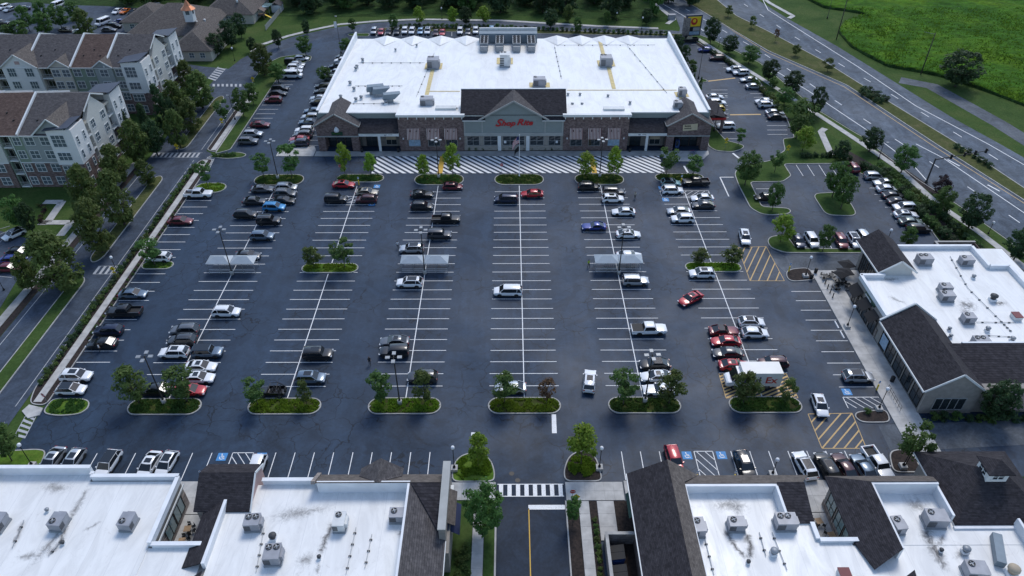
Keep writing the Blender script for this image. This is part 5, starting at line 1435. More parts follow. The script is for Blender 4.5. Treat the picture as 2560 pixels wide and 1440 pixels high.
# east row, right block
B4 = thing('retail_building', 'retail building with hipped roof and white cupola at the bottom right', 'shop building', (52, 50, 0))
wpart('wall', MB().box(40.6, 66, 30, 56.4, 0, 4.4), 'stucco', B4)
flat_roof(B4, 36.0, 70.0, 30, 47.5, RZ - 0.05, 'roof_white_dirty'); flat_roof(B4, 44.0, 54.5, 47.5, 55.2, RZ, 'roof_white_dirty'); flat_roof(B4, 54.5, 61.5, 47.5, 51.0, RZ, 'roof_white_dirty')
mb = MB(); slab(mb, [(39.9, 57.2, 4.9), (39.9, 48.4, 4.9), (44.2, 45.6, 7.0), (44.2, 54.8, 7.0)], 0.15)
slab(mb, [(39.9, 48.4, 4.9), (41.0, 44.2, 5.2), (44.2, 45.6, 7.0)], 0.15)
wpart('roof', mb, 'shingle_dark', B4)
mb = MB(); slab(mb, [(44.22, 54.8, 6.98), (39.95, 57.2, 4.9), (53.6, 57.2, 4.9), (52.4, 54.8, 6.98)], 0.15)
wpart('mansard_roof', mb, 'shingle_taupe', B4)
wpart('membrane_wall', MB().box(44.25, 52.5, 54.5, 54.78, 4.6, 6.85).box(44.22, 44.5, 45.8, 54.48, 4.6, 6.85).box(52.4, 52.7, 50.4, 54.75, 4.6, 6.3).box(52.7, 60, 49.5, 49.85, 4.6, 5.0), 'membrane_wall', B4)
wpart('court_wall', MB().box(40.5, 40.62, 47.9, 56.4, 0.1, 1.2), 'stone', B4)
for y in (54.6, 52.0, 49.6): window(B4, 40.58, y, 0.6, 2.2, 3.2, 2, 2, R(-90), 'metal_bronze', 'glass_teal')
hx0, hx1, hy0, hy1 = 52.9, 64.8, 49.9, 60.9
mb = MB(); hip(mb, hx0, hx1, hy0, hy1, 5.1, 8.6, 4.9)
wpart('hip_roof', mb, 'shingle_dark', B4)
wpart('tower_wall', MB().box(hx0 + 0.8, hx1 - 0.8, hy0 + 0.8, hy1 - 0.8, 0, 5.0), 'stucco', B4)
wpart('eave_board', MB().box(hx0, hx1, hy0 - 0.04, hy0 + 0.06, 4.75, 5.0).box(hx0 - 0.04, hx0 + 0.06, hy0, hy1, 4.75, 5.0), 'trim_white', B4)
cx_, cy_ = 58.8, 55.2
c_ = wpart('cupola', MB().box(cx_ - 1.25, cx_ + 1.25, cy_ - 1.1, cy_ + 1.1, 6.6, 9.6), 'trim_white', B4)
mb = MB(); slab(mb, [(cx_ - 1.6, cy_ - 1.5, 9.5), (cx_ + 1.6, cy_ - 1.5, 9.5), (cx_ + 0.2, cy_, 10.5)]); slab(mb, [(cx_ - 1.6, cy_ + 1.5, 9.5), (cx_ - 1.6, cy_ - 1.5, 9.5), (cx_ + 0.2, cy_, 10.5)]); slab(mb, [(cx_ + 1.6, cy_ - 1.5, 9.5), (cx_ + 1.6, cy_ + 1.5, 9.5), (cx_ + 0.2, cy_, 10.5)]); slab(mb, [(cx_ + 1.6, cy_ + 1.5, 9.5), (cx_ - 1.6, cy_ + 1.5, 9.5), (cx_ + 0.2, cy_, 10.5)])
mb.build('cupola_roof', 'shingle_dark', c_)
for k in (0, 1):
    w_ = window(B4, cx_ if k == 0 else cx_ - 1.25, cy_ - 1.1 if k == 0 else cy_, 8.2, 1.5, 1.1, 2, 2, 0 if k == 0 else R(-90), 'trim_white', 'glass_store', split=False)
    w_.parent = c_; w_.location = (w_.location.x + 52 - 0, w_.location.y + 50, w_.location.z); w_.location = (cx_ if k == 0 else cx_ - 1.25, cy_ - 1.1 if k == 0 else cy_, 8.2)
mb = MB(); slab(mb, [(60.2, 49.6, 6.2), (63.5, 49.6, 4.4), (63.5, 30, 4.4), (60.2, 30, 6.2)], 0.15)
wpart('roof', mb, 'shingle_grey', B4)
wpart('membrane_wall', MB().box(59.9, 60.2, 30, 50.05, 4.5, 6.2), 'membrane_wall', B4)
mb = MB(); slab(mb, [(41.2, 39.5, 4.9), (44.0, 39.5, 6.6), (44.6, 43.3, 6.6), (41.5, 41.8, 4.9)], 0.15)
wpart('roof', mb, 'shingle_dark', B4)
# ---------------------------------------------------------------- east building with the patio
B5 = thing('cafe_building', 'white-roofed cafe and shop building on the right with dark gabled roofs and patio', 'shop building', (72, 90, 0))
wpart('wall', MB().box(60.3, 90, 72.4, 99.0, 0, 4.7).box(64.9, 90, 99.0, 107.8, 0, 4.7), 'stucco', B5)
wpart('brick_wall', MB().box(60.15, 60.29, 88.5, 99.0, 0.1, 2.0).box(64.75, 64.89, 99.1, 107.8, 0.1, 4.4), 'stone', B5)
flat_roof(B5, 60.5, 89.8, 80.5, 98.95, 4.75, 'roof_white_dirty'); flat_roof(B5, 64.9, 89.8, 98.95, 107.6, 4.75, 'roof_white_dirty')
parapets(B5, [((60.5, 88.0), (60.5, 98.9)), ((60.5, 98.9), (64.6, 98.9)), ((70.6, 107.6), (84.0, 107.6)), ((84.0, 101.5), (84.0, 107.4)), ((84.2, 101.5), (87.5, 101.5)), ((87.5, 80), (87.5, 101.3))], 4.6, PZ)
# long gable at the south-west corner
ze, zr = 4.75, 8.1
mb = MB(); gable_y(mb, 59.45, 68.4, 64.0, 72.0, 87.6, ze, zr, 0.16)
rf = wpart('gable_roof', mb, 'shingle_dark', B5)
mb = MB(); rake(mb, (59.45, 71.96, ze - 0.1), (64.0, 71.96, zr - 0.1), 0.12, 0.3); rake(mb, (64.0, 71.96, zr - 0.1), (68.4, 71.96, ze - 0.1), 0.12, 0.3)
rake(mb, (59.45, 87.66, ze + 0.0), (64.0, 87.66, zr), 0.3, 0.45); rake(mb, (64.0, 87.66, zr), (68.4, 87.66, ze), 0.3, 0.45)
mb.box(59.3, 59.45, 72.0, 87.6, ze - 0.3, ze - 0.06)
mb.build('rake_board', 'trim_white', rf)
wpart('gable_wall', wall_poly(MB(), [(60.0, 0), (67.9, 0), (67.9, 4.9), (64.0, 7.8), (60.0, 4.9)], 'x', 72.15, 72.42), 'stucco', B5)
wpart('gable_wall', wall_poly(MB(), [(60.2, 4.6), (67.9, 4.6), (67.9, 4.9), (64.0, 7.8), (60.2, 4.9)], 'x', 87.2, 87.5), 'siding_pale', B5)
window(B5, 64.0, 72.15, 0.8, 4.6, 2.4, 4, 1, 0, 'trim_grey', 'glass_store')
for y, w in ((74.3, 2.6), (77.4, 2.6), (80.4, 2.6), (83.4, 2.4), (86.0, 2.0)): window(B5, 60.29, y, 0.3, w, 3.2, 2, 2, R(-90), 'metal_bronze', 'glass_store')
wpart('poster', MB().box(60.1, 60.14, 84.6, 86.6, 0.9, 3.0), 'poster_blue', B5)
wpart('sign_band', MB().box(60.0, 60.2, 84.2, 87.0, 3.6, 4.3), 'red_sign', B5)
# north gable
mb = MB(); gable_y(mb, 63.7, 70.4, 67.0, 99.3, 109.3, 5.6, 8.0, 0.16)
rf = wpart('gable_roof', mb, 'shingle_dark', B5)
mb = MB(); rake(mb, (63.7, 99.26, 5.5), (67.0, 99.26, 7.9), 0.12, 0.3); rake(mb, (67.0, 99.26, 7.9), (70.4, 99.26, 5.5), 0.12, 0.3); mb.box(63.56, 63.7, 99.3, 109.3, 5.3, 5.55)
mb.build('rake_board', 'trim_white', rf)
wpart('gable_wall', wall_poly(MB(), [(64.6, 4.6), (69.6, 4.6), (69.6, 6.0), (67.0, 7.8), (64.6, 6.1)], 'x', 99.6, 99.9), 'siding_pale', B5)
wpart('siding_wall', MB().box(64.5, 64.8, 99.9, 108.6, 4.4, 5.8), 'siding_grey', B5)
wpart('wall', MB().box(64.82, 69.6, 107.82, 108.6, 0, 5.6), 'stucco', B5)
for y in (101.0, 103.6, 106.2): window(B5, 64.75, y, 0.3, 2.3, 3.6, 3, 2, R(-90), 'metal_bronze', 'glass_store')
for y, w in ((90.2, 2.2), (93.0, 2.4), (95.6, 1.8), (97.6, 1.6)):
    window(B5, 60.15, y, 0.3, w, 2.7, 2, 1, R(-90), 'metal_bronze', 'glass_store')
for y0, y1 in ((89.0, 91.4), (92.0, 94.6), (95.6, 98.6)):
    wpart('awning', slab(MB(), [(60.14, y0, 4.1), (58.7, y0, 3.0), (58.7, y1, 3.0), (60.14, y1, 4.1)], 0.05), 'fabric_black', B5)
wpart('sign_band', MB().box(60.05, 60.28, 91.5, 95.2, 4.25, 4.7), 'sign_green', B5)
marks(B5, 60.04, 94.9, 4.32, 11, 0.32, 'sign_white', 'y', 8)
# south roof slope and pink wall
mb = MB(); slab(mb, [(65.5, 73.2, 4.6), (90, 73.2, 4.6), (90, 80.4, 6.4), (65.5, 80.4, 6.4)], 0.15)
wpart('roof', mb, 'shingle_dark', B5)
wpart('siding_wall', MB().box(70.5, 90, 72.0, 72.38, 0.8, 3.9), 'siding_pink', B5)
wpart('membrane_wall', MB().box(68.5, 87.3, 80.45, 80.75, 4.6, 6.42), 'membrane_wall', B5)
# ---------------------------------------------------------------- bin enclosures
def enclosure(label, x0, x1, y0, y1, h=2.2):
    E_ = thing('bin_enclosure', label, 'enclosure', ((x0 + x1) / 2, (y0 + y1) / 2, 0))
    wpart('wall', MB().box(x0, x1, y0, y0 + 0.3, 0, h).box(x0, x1, y1 - 0.3, y1, 0, h).box(x0, x0 + 0.3, y0 + 0.3, y1 - 0.3, 0, h), 'stone', E_)
    wpart('coping', MB().box(x0 - 0.05, x1 + 0.05, y0 - 0.05, y0 + 0.35, h, h + 0.1).box(x0 - 0.05, x1 + 0.05, y1 - 0.35, y1 + 0.05, h, h + 0.1).box(x0 - 0.05, x0 + 0.35, y0 + 0.36, y1 - 0.36, h, h + 0.1), 'kerb', E_)
    wpart('gate', MB().box(x1 - 0.2, x1 - 0.08, y0 + 0.35, y1 - 0.35, 0.1, h - 0.1), 'fence_wood', E_)
    return E_
def dumpster(label, x, y, rz=0.0, col='bin_blue'):
    D = thing('dumpster', label, 'dumpster', (x, y, 0.02), rz, 'dumpsters')
    mb = MB(); wall_poly(mb, [(-0.75, 0.15), (0.7, 0.15), (0.8, 1.15), (-0.85, 1.5)], 'y', -0.95, 0.95)
    mb.build('bin', col, D)
    for s in (-1, 1): slab(MB(), [(s * 0.02, -0.87, 1.58), (s * 0.96, -0.87, 1.58), (s * 0.96, 0.84, 1.22), (s * 0.02, 0.84, 1.22)], 0.05).build('lid', 'plastic_black', D)
    for sx in (-1, 1):
        for sy in (-1, 1): MB().tube((sx * 0.75 - 0.03, sy * 0.55, 0.08), (sx * 0.75 + 0.03, sy * 0.55, 0.08), 0.08).build('caster', 'rubber', D)
    for s in (-1, 1): MB().box(s * 0.96 - 0.06, s * 0.96 + 0.06, -0.4, 0.4, 0.8, 0.95).build('fork_pocket', col, D)
    return D
ex0, ey0 = G(2302, 622); ex1, ey1 = G(2405, 608)
enclosure('stone bin enclosure between the cafe building and the highway hedge', 81.3, 89.0, 109.6, 113.8)
dumpster('blue dumpster nearest the wall end of the stone bin enclosure by the hedge', 83.4, 111.7); dumpster('blue dumpster second in the stone bin enclosure by the hedge', 85.6, 111.7)
enclosure('bin enclosure beside the dark gable roof right of the driveway', 11.6, 15.4, 43.0, 51.0)
dumpster('dumpster with ribbed lids at the far end of the enclosure beside the dark gable', 12.9, 48.8, R(90)); dumpster('dumpster with ribbed lids at the near end of the enclosure beside the dark gable', 12.9, 46.2, R(90))
struct('paved_pad', MB().box(15.42, 15.58, 36, 51, -0.01, 0.06), 'concrete'); struct('paved_pad', MB().box(11.3, 15.4, 36, 42.9, -0.01, 0.08), 'pavers')

# weather stains around the drains
def stain(parent, px, w, mat='stain_dark', z=4.76):
    P = [Vector(G(u, v, z)) for u, v in px]; r = random.Random(int(px[0][0]))
    path = []
    for i in range(len(P) - 1):
        for k in range(8): path.append(P[i].lerp(P[i + 1], k / 8))
    path.append(P[-1]); n = len(path); mb = MB(); fade = []
    cols = (-1.0, -0.5, 0.0, 0.5, 1.0)
    for i, p in enumerate(path):
        t = (path[min(n - 1, i + 1)] - path[max(0, i - 1)]).normalized(); q = Vector((-t.y, t.x))
        ww = w * r.uniform(0.7, 1.5); off = r.uniform(-0.15, 0.15) * w
        for c in cols:
            v = p + q * (c * ww + off); mb.v.append((v.x, v.y, z + 0.012)); fade.append((1 - abs(c)) * min(1.0, i / 3.0, (n - 1 - i) / 3.0) )
    for i in range(n - 1):
        for k in range(4): mb.f.append((i * 5 + k, i * 5 + k + 1, (i + 1) * 5 + k + 1, (i + 1) * 5 + k)); mb.m.append(0)
    o = wpart('roof_stain', mb, mat, parent)
    at = o.data.attributes.new('fade', 'FLOAT', 'POINT'); at.data.foreach_set('value', fade)
stain(B2, [(838, 1300), (815, 1345), (797, 1395)], 0.75); stain(B2, [(730, 1405), (797, 1392)], 1.3, 'stain_soft'); stain(B2, [(640, 1300), (860, 1262)], 1.2, 'stain_soft'); stain(B2, [(1000, 1320), (1018, 1345)], 0.9); stain(B2, [(797, 1395), (790, 1450)], 0.5, 'stain_soft')
stain(B1, [(172, 1290), (150, 1356), (112, 1398)], 0.6); stain(B1, [(62, 1290), (28, 1380)], 0.5); stain(B1, [(200, 1330), (262, 1300)], 0.5, 'stain_soft'); stain(B1, [(30, 1392), (110, 1390)], 0.7, 'stain_soft'); stain(B1, [(90, 1215), (190, 1222)], 1.2, 'stain_soft'); stain(B1, [(60, 1440), (180, 1290), (230, 1200)], 0.8, 'stain_soft')
stain(B3, [(1808, 1318), (1835, 1362), (1872, 1405)], 0.6); stain(B3, [(1862, 1325), (1878, 1365), (1874, 1405)], 0.7); stain(B3, [(1760, 1262), (1890, 1268)], 1.6, 'stain_soft')
stain(B4, [(2308, 1310), (2330, 1360), (2370, 1440)], 1.1); stain(B4, [(2360, 1330), (2350, 1372)], 0.8); stain(B4, [(2250, 1258), (2330, 1262)], 1.8, 'stain_soft'); stain(B4, [(2390, 1370), (2420, 1400)], 1.6, 'stain_soft')
stain(B5, [(2385, 762), (2452, 764)], 2.2); stain(B5, [(2470, 758), (2525, 757)], 1.0); stain(B5, [(2390, 780), (2435, 776)], 1.4, 'stain_soft'); stain(B5, [(2190, 700), (2260, 697)], 0.8, 'stain_soft'); stain(B5, [(2210, 735), (2275, 765)], 0.7, 'stain_soft')
# ================================================================ TREES AND SHRUBS
def crown_mesh(seed, shape, n, leaf, clumps, spread, mat):
    """unit crown: leaves in clumps spread through a volume of width 1, height 1 standing on z = 0"""
    r = random.Random(seed)
    def prof(t):                                            # radius at height t (0..1)
        if shape == 'round': return max(0.0, 1 - (2 * t - 1) ** 2) ** 0.5
        if shape == 'egg': return (max(0.0, 1 - (2 * t - 1) ** 2) ** 0.5) * (1.12 - 0.5 * t)
        if shape == 'cone': return max(0.03, (1 - t) ** 0.8) * min(1, t * 9 + 0.35)
        if shape == 'vase': return (max(0.0, 1 - (2 * t - 1) ** 2) ** 0.5) * (0.65 + 0.45 * t)
        if shape == 'column': return min(1, (1 - t) * 2.2 + 0.05) * min(1, t * 6 + 0.4)
        return max(0.0, 1 - (2 * t - 1) ** 2) ** 0.5
    cs = []
    while len(cs) < clumps:
        t = r.uniform(0.03, 0.97); a = r.uniform(0, 2 * math.pi)
        rad = 0.5 * prof(t) * (r.random() ** 0.45) * 0.86
        cs.append((rad * math.cos(a), rad * math.sin(a), t, r.uniform(0.6, 1.3)))
    mb = MB()
    for k in range(n):
        c = cs[r.randrange(clumps)]
        while True:
            x, y, z = r.uniform(-1, 1), r.uniform(-1, 1), r.uniform(-1, 1)
            q = x * x + y * y + z * z
            if 0.12 < q < 1: break
        s = spread * c[3]
        p = Vector((c[0] + x * s, c[1] + y * s, c[2] + z * s * 0.75))
        p.z = min(1.04, max(0.0, p.z))
        nrm = Vector((x, y, z * 0.6 + 0.55)).normalized() + Vector((r.uniform(-.6, .6), r.uniform(-.6, .6), r.uniform(-.4, .4)))
        nrm.normalize()
        a = nrm.orthogonal().normalized(); a = Matrix.Rotation(r.uniform(0, 6.28), 3, nrm) @ a; b = nrm.cross(a)
        L = leaf * r.uniform(0.6, 1.3); w = L * r.uniform(0.4, 0.65)
        mb.face([p - a * L, p + b * w - nrm * L * 0.1, p + a * L, p - b * w - nrm * L * 0.1])
    return mb.mesh('crown', mat)
def trunk_mesh(seed, h0, forks=5, r0=0.03):
    r = random.Random(seed); mb = MB()
    mb.tube((0, 0, -0.01), (0.01, 0, h0 * 0.5), r0 * 1.2, r0 * 0.9, 7); mb.tube((0.01, 0, h0 * 0.5), (0, 0.01, h0 + 0.3), r0 * 0.9, r0 * 0.5, 7)
    mb.tube((0, 0.01, h0 + 0.3), (0.01, 0, h0 + 0.5), r0 * 0.5, r0 * 0.15, 6)
    for k in range(forks):
        a = k * 2.4 + r.uniform(-.3, .3); z = h0 + 0.28 * k / forks
        e = (0.3 * math.cos(a), 0.3 * math.sin(a), z + r.uniform(0.18, 0.3))
        mb.tube((0, 0, z), e, r0 * 0.4, r0 * 0.1, 5)
        mb.tube(e, (e[0] * 1.35 + r.uniform(-.05, .05), e[1] * 1.35, e[2] + 0.12), r0 * 0.18, r0 * 0.05, 4)
    return mb.mesh('trunk', 'bark', True)
TREES = {}
def tree_kind(k, shape, n, leaf, clumps, spread, mat, h0, forks=5, r0=0.03, nv=3):
    TREES[k] = (h0, [(crown_mesh(hash_(k) + v * 17, shape, n, leaf, clumps, spread, mat), trunk_mesh(hash_(k) + v, h0, forks, r0)) for v in range(nv)])
def hash_(s): return sum(ord(c) * (i + 3) for i, c in enumerate(s))
tree_kind('young', 'vase', 1500, 0.050, 30, 0.15, 'leaf_green', 0.30, 6, 0.016)
tree_kind('youngbright', 'egg', 1700, 0.050, 34, 0.15, 'leaf_bright', 0.24, 6, 0.016)
tree_kind('younglime', 'egg', 1500, 0.050, 30, 0.15, 'leaf_olive', 0.26, 6, 0.016)
tree_kind('youngred', 'vase', 1100, 0.046, 26, 0.15, 'leaf_red', 0.28, 6, 0.015, 1)
tree_kind('purple', 'round', 1600, 0.048, 30, 0.16, 'leaf_purple', 0.08, 6, 0.02, 1)
tree_kind('oak', 'egg', 4200, 0.036, 90, 0.105, 'leaf_olive', 0.10, 6, 0.03)
tree_kind('round', 'round', 3600, 0.038, 80, 0.115, 'leaf_green', 0.20, 6, 0.022)
tree_kind('dense', 'round', 4200, 0.036, 100, 0.105, 'leaf_dark', 0.16, 6, 0.025)
tree_kind('conifer', 'cone', 4200, 0.032, 110, 0.085, 'leaf_dark', 0.02, 3, 0.025)
tree_kind('column', 'column', 1600, 0.05, 50, 0.11, 'leaf_green', 0.02, 3, 0.03, 1)
tree_kind('spread', 'round', 4600, 0.034, 90, 0.11, 'leaf_green', 0.20, 8, 0.02, 2)
tree_kind('wood', 'egg', 2600, 0.05, 60, 0.13, 'leaf_dark', 0.08, 4, 0.03)
tree_kind('woodgreen', 'egg', 2600, 0.05, 60, 0.13, 'leaf_green', 0.08, 4, 0.03, 2)
tree_kind('shrub', 'round', 420, 0.10, 16, 0.26, 'leaf_green', 0.0, 0, 0.03, 2)
tree_kind('shrubdark', 'round', 420, 0.10, 16, 0.26, 'leaf_dark', 0.0, 0, 0.03, 2)
tree_kind('shruboak', 'round', 420, 0.10, 16, 0.26, 'leaf_olive', 0.0, 0, 0.03, 2)
TN = [0]
LABELS = {}
def tree_at(kind, x, y, h, w, name, label, cat, group=None, z=0.0):
    h0, var = TREES[kind]
    cm, tm = var[TN[0] % len(var)]; TN[0] += 1
    T = thing(name, label, cat, (x, y, z), rnd.uniform(0, 6.28), group)
    if label: LABELS.setdefault(label, []).append(T)
    c = put('crown' if h0 > 0 or kind in ('conifer', 'column') else 'foliage', cm, T, (0, 0, h * h0)); c.scale = (w, w, h * (1 - h0))
    t = put('trunk' if h0 > 0 else 'stem', tm, T)
    if h0 > 0: t.scale = (max(w, h * 0.55),) * 2 + (h * 0.95,)
    else: t.scale = (w * 0.8, w * 0.8, h * 0.9)
    return T
def tree_px(kind, ub, vb, vt, wpx, label, group=None, z=0.0, name='tree', cat='tree'):
    x, y = G(ub, vb, z)
    _, zt = VZ(ub, vt, y)
    m_ = mpp(y, 3) * (1.2 if kind.startswith('young') else 1.12 if kind == 'oak' else 1.05)
    return tree_at(kind, x, y, max(1.2, (zt - z) * 0.97), wpx * m_, name, label, cat, group, z)
KN = {'young': 'young leafy green', 'youngbright': 'slender bright green', 'younglime': 'young olive-yellow', 'youngred': 'young reddish-brown', 'oak': 'dense olive-green', 'round': 'rounded mid-green', 'dense': 'dense dark green', 'conifer': 'dark pointed evergreen', 'column': 'narrow columnar evergreen', 'spread': 'wide airy green', 'wood': 'tall dark woodland', 'woodgreen': 'tall green woodland', 'purple': 'purple-leaved smoke-bush', 'shrub': 'green', 'shrubdark': 'dark green', 'shruboak': 'olive'}
IZ = 0.13
iname = ['second near island from the left', 'third near island from the left', 'fourth near island from the left', 'flagpole row near island', 'near island below the middle-right lamp', 'near island beside the delivery truck']
for i, L in enumerate([[('younglime', 348, 1008, 915, 74, 'left'), ('young', 468, 1004, 922, 78, 'right')], [('young', 645, 1012, 950, 62, 'left'), ('younglime', 767, 1010, 950, 36, 'right')],
        [('young', 953, 1010, 934, 62, 'left'), ('younglime', 1064, 1006, 930, 58, 'right')], [('younglime', 1262, 1007, 930, 58, 'left'), ('youngred', 1366, 1010, 945, 45, 'right')],
        [('young', 1558, 1012, 930, 72, 'left'), ('younglime', 1672, 1010, 928, 68, 'right')], [('younglime', 1857, 1008, 928, 70, 'left'), ('younglime', 1962, 1008, 950, 44, 'right')]]):
    for k, u, v, t, w, side in L:
        tree_px(k, u, v, t, w, '%s tree at the %s end of the %s' % (KN[k], side, iname[i]), 'trees on the parking islands', IZ)
fname = ['leftmost', 'second-from-left', 'third-from-left', '', 'second-from-right', 'rightmost']
for i, L in {0: [('young', 661, 446, 382, 46, 'left'), ('young', 730, 446, 358, 54, 'right')], 1: [('youngbright', 864, 441, 358, 36, 'left'), ('youngbright', 928, 441, 382, 32, 'right')], 2: [('youngbright', 1060, 444, 385, 38, 'left'), ('youngbright', 1132, 444, 358, 42, 'right')],
          4: [('youngbright', 1465, 441, 381, 46, 'left'), ('youngbright', 1533, 445, 366, 42, 'right')], 5: [('young', 1665, 441, 369, 50, 'left'), ('young', 1732, 441, 388, 46, 'right')]}.items():
    for k, u, v, t, w, side in L:
        tree_px(k, u, v, t, w, '%s tree at %s end of %s fire lane island' % (KN[k], side, fname[i]), 'trees on the parking islands', IZ)
for k, u, v, t, w, lab in [('younglime', 785, 668, 615, 50, 'left end of the mid-row island left of centre'), ('young', 863, 670, 600, 60, 'right end of the mid-row island left of centre'), ('younglime', 1748, 661, 622, 45, 'left end of the mid-row island beside the yellow hatching'), ('younglime', 1828, 662, 615, 52, 'right end of the mid-row island beside the yellow hatching'),
        ('young', 388, 664, 600, 60, 'small island in the row along the left sidewalk'), ('young', 522, 470, 403, 38, 'end island beside the white pickup by the left sidewalk')]:
    tree_px(k, u, v, t, w, '%s tree on the %s' % (KN[k], lab), 'trees on the parking islands', IZ)
# bottom row
for k, u, v, t, w, lab in [('youngbright', 1195, 1166, 1086, 60, 'bed left of the driveway mouth'), ('youngbright', 1452, 1162, 1062, 74, 'bed right of the driveway mouth'), ('spread', 1212, 1335, 1213, 106, 'lawn strip left of the driveway'), ('young', 1432, 1312, 1248, 40, 'mulch strip right of the driveway beside the stop sign'),
        ('young', 2262, 1168, 1063, 78, 'mulch bed beside the bottom right white pickup'), ('dense', 2475, 1050, 955, 92, 'lawn corner at the south end of the cafe building'), ('young', 30, 1152, 1070, 72, 'bed at the bottom left corner of the lot')]:
    tree_px(k, u, v, t, w, '%s tree on the %s' % (KN[k], lab), None, 0.1)
# highway side and right lot
HT = [('dense', 1775, 110, 42, 44), ('dense', 1822, 134, 86, 44), ('round', 1872, 160, 114, 52), ('dense', 1920, 203, 147, 46), ('dense', 1978, 236, 178, 58), ('dense', 2036, 288, 216, 46), ('dense', 2172, 379, 319, 56), ('round', 2252, 432, 362, 66), ('dense', 2420, 572, 485, 82), ('dense', 2532, 652, 573, 72)]
for i, (k, u, v, t, w) in enumerate(HT):
    tree_px(k, u, v, t, w, '%s tree along the highway verge, %s from the pylon sign' % (KN[k], ORD[i + 1]), 'trees along the highway verge', IZ)
for k, u, v, t, w, lab in [('dense', 1690, 138, 84, 36, 'against the far right flank of the supermarket'), ('dense', 1708, 164, 112, 34, 'against the right flank of the supermarket, second from the back'), ('round', 1727, 190, 150, 30, 'beside the island right of the supermarket'), ('column', 1731, 222, 183, 13, 'left of the pair right of the supermarket'), ('column', 1749, 226, 192, 12, 'right of the pair right of the supermarket'),
        ('round', 1960, 263, 220, 48, 'behind the parked cars beside the highway footpath'), ('round', 1930, 222, 194, 26, 'small, between the parked cars and the highway'), ('shrub', 2003, 300, 250, 62, 'broad and low beside the highway footpath'), ('round', 1990, 346, 288, 50, 'left of the branching footpath'), ('youngbright', 2006, 376, 316, 46, 'just above the branching footpath lawn'),
        ('round', 1862, 462, 378, 64, 'at the left tip of the grass peninsula'), ('young', 1936, 430, 379, 36, 'in the mulch ring on the upper grass peninsula'), ('round', 1930, 526, 455, 44, 'on the lower arm of the grass peninsula'), ('round', 2080, 492, 402, 62, 'at the far end of the island in the small right lot'), ('round', 2101, 522, 438, 58, 'at the near end of the island in the small right lot'),
        ('youngbright', 1950, 604, 536, 54, 'on the island left of the navy hatchback'), ('round', 2056, 627, 561, 44, 'between the white and dark red cars above the patio lane'), ('round', 2262, 618, 568, 42, 'behind the dark gable of the cafe building'), ('round', 2347, 534, 468, 58, 'between the hedge and highway footpath near the traffic signal'), ('young', 1845, 363, 319, 26, 'on the island at the right corner of the supermarket'),
        ('purple', 2345, 484, 436, 50, 'beside the traffic signal mast'), ('dense', 2100, 400, 350, 44, 'beside the branching footpath on the lawn')]:
    tree_px(k, u, v, t, w, '%s %s %s' % (KN[k], 'bush' if k in ('shrub', 'purple') else 'tree', lab), None, IZ, *(('bush', 'bush') if k in ('shrub', 'purple') else ('tree', 'tree')))
tree_px('dense', 2388, 216, 128, 108, 'large dark tree standing alone at the edge of the bright field')
for i, (u, v, t, w) in enumerate([(1878, 70, 40, 22), (1938, 103, 72, 16), (1988, 140, 110, 24), (2068, 178, 145, 32), (1480 + 340, 42, 12, 22)]):
    tree_px('younglime' if i != 1 else 'youngred', u, v, t, w, '%s tree on the highway median%s' % ('small yellow-green' if i != 1 else 'small sparse reddish', ['', '', ' right of the bare reddish one', ' nearest the shrub cluster', ' farthest from the camera'][i] if i else ' above the pylon sign'), 'trees on the highway median', IZ)
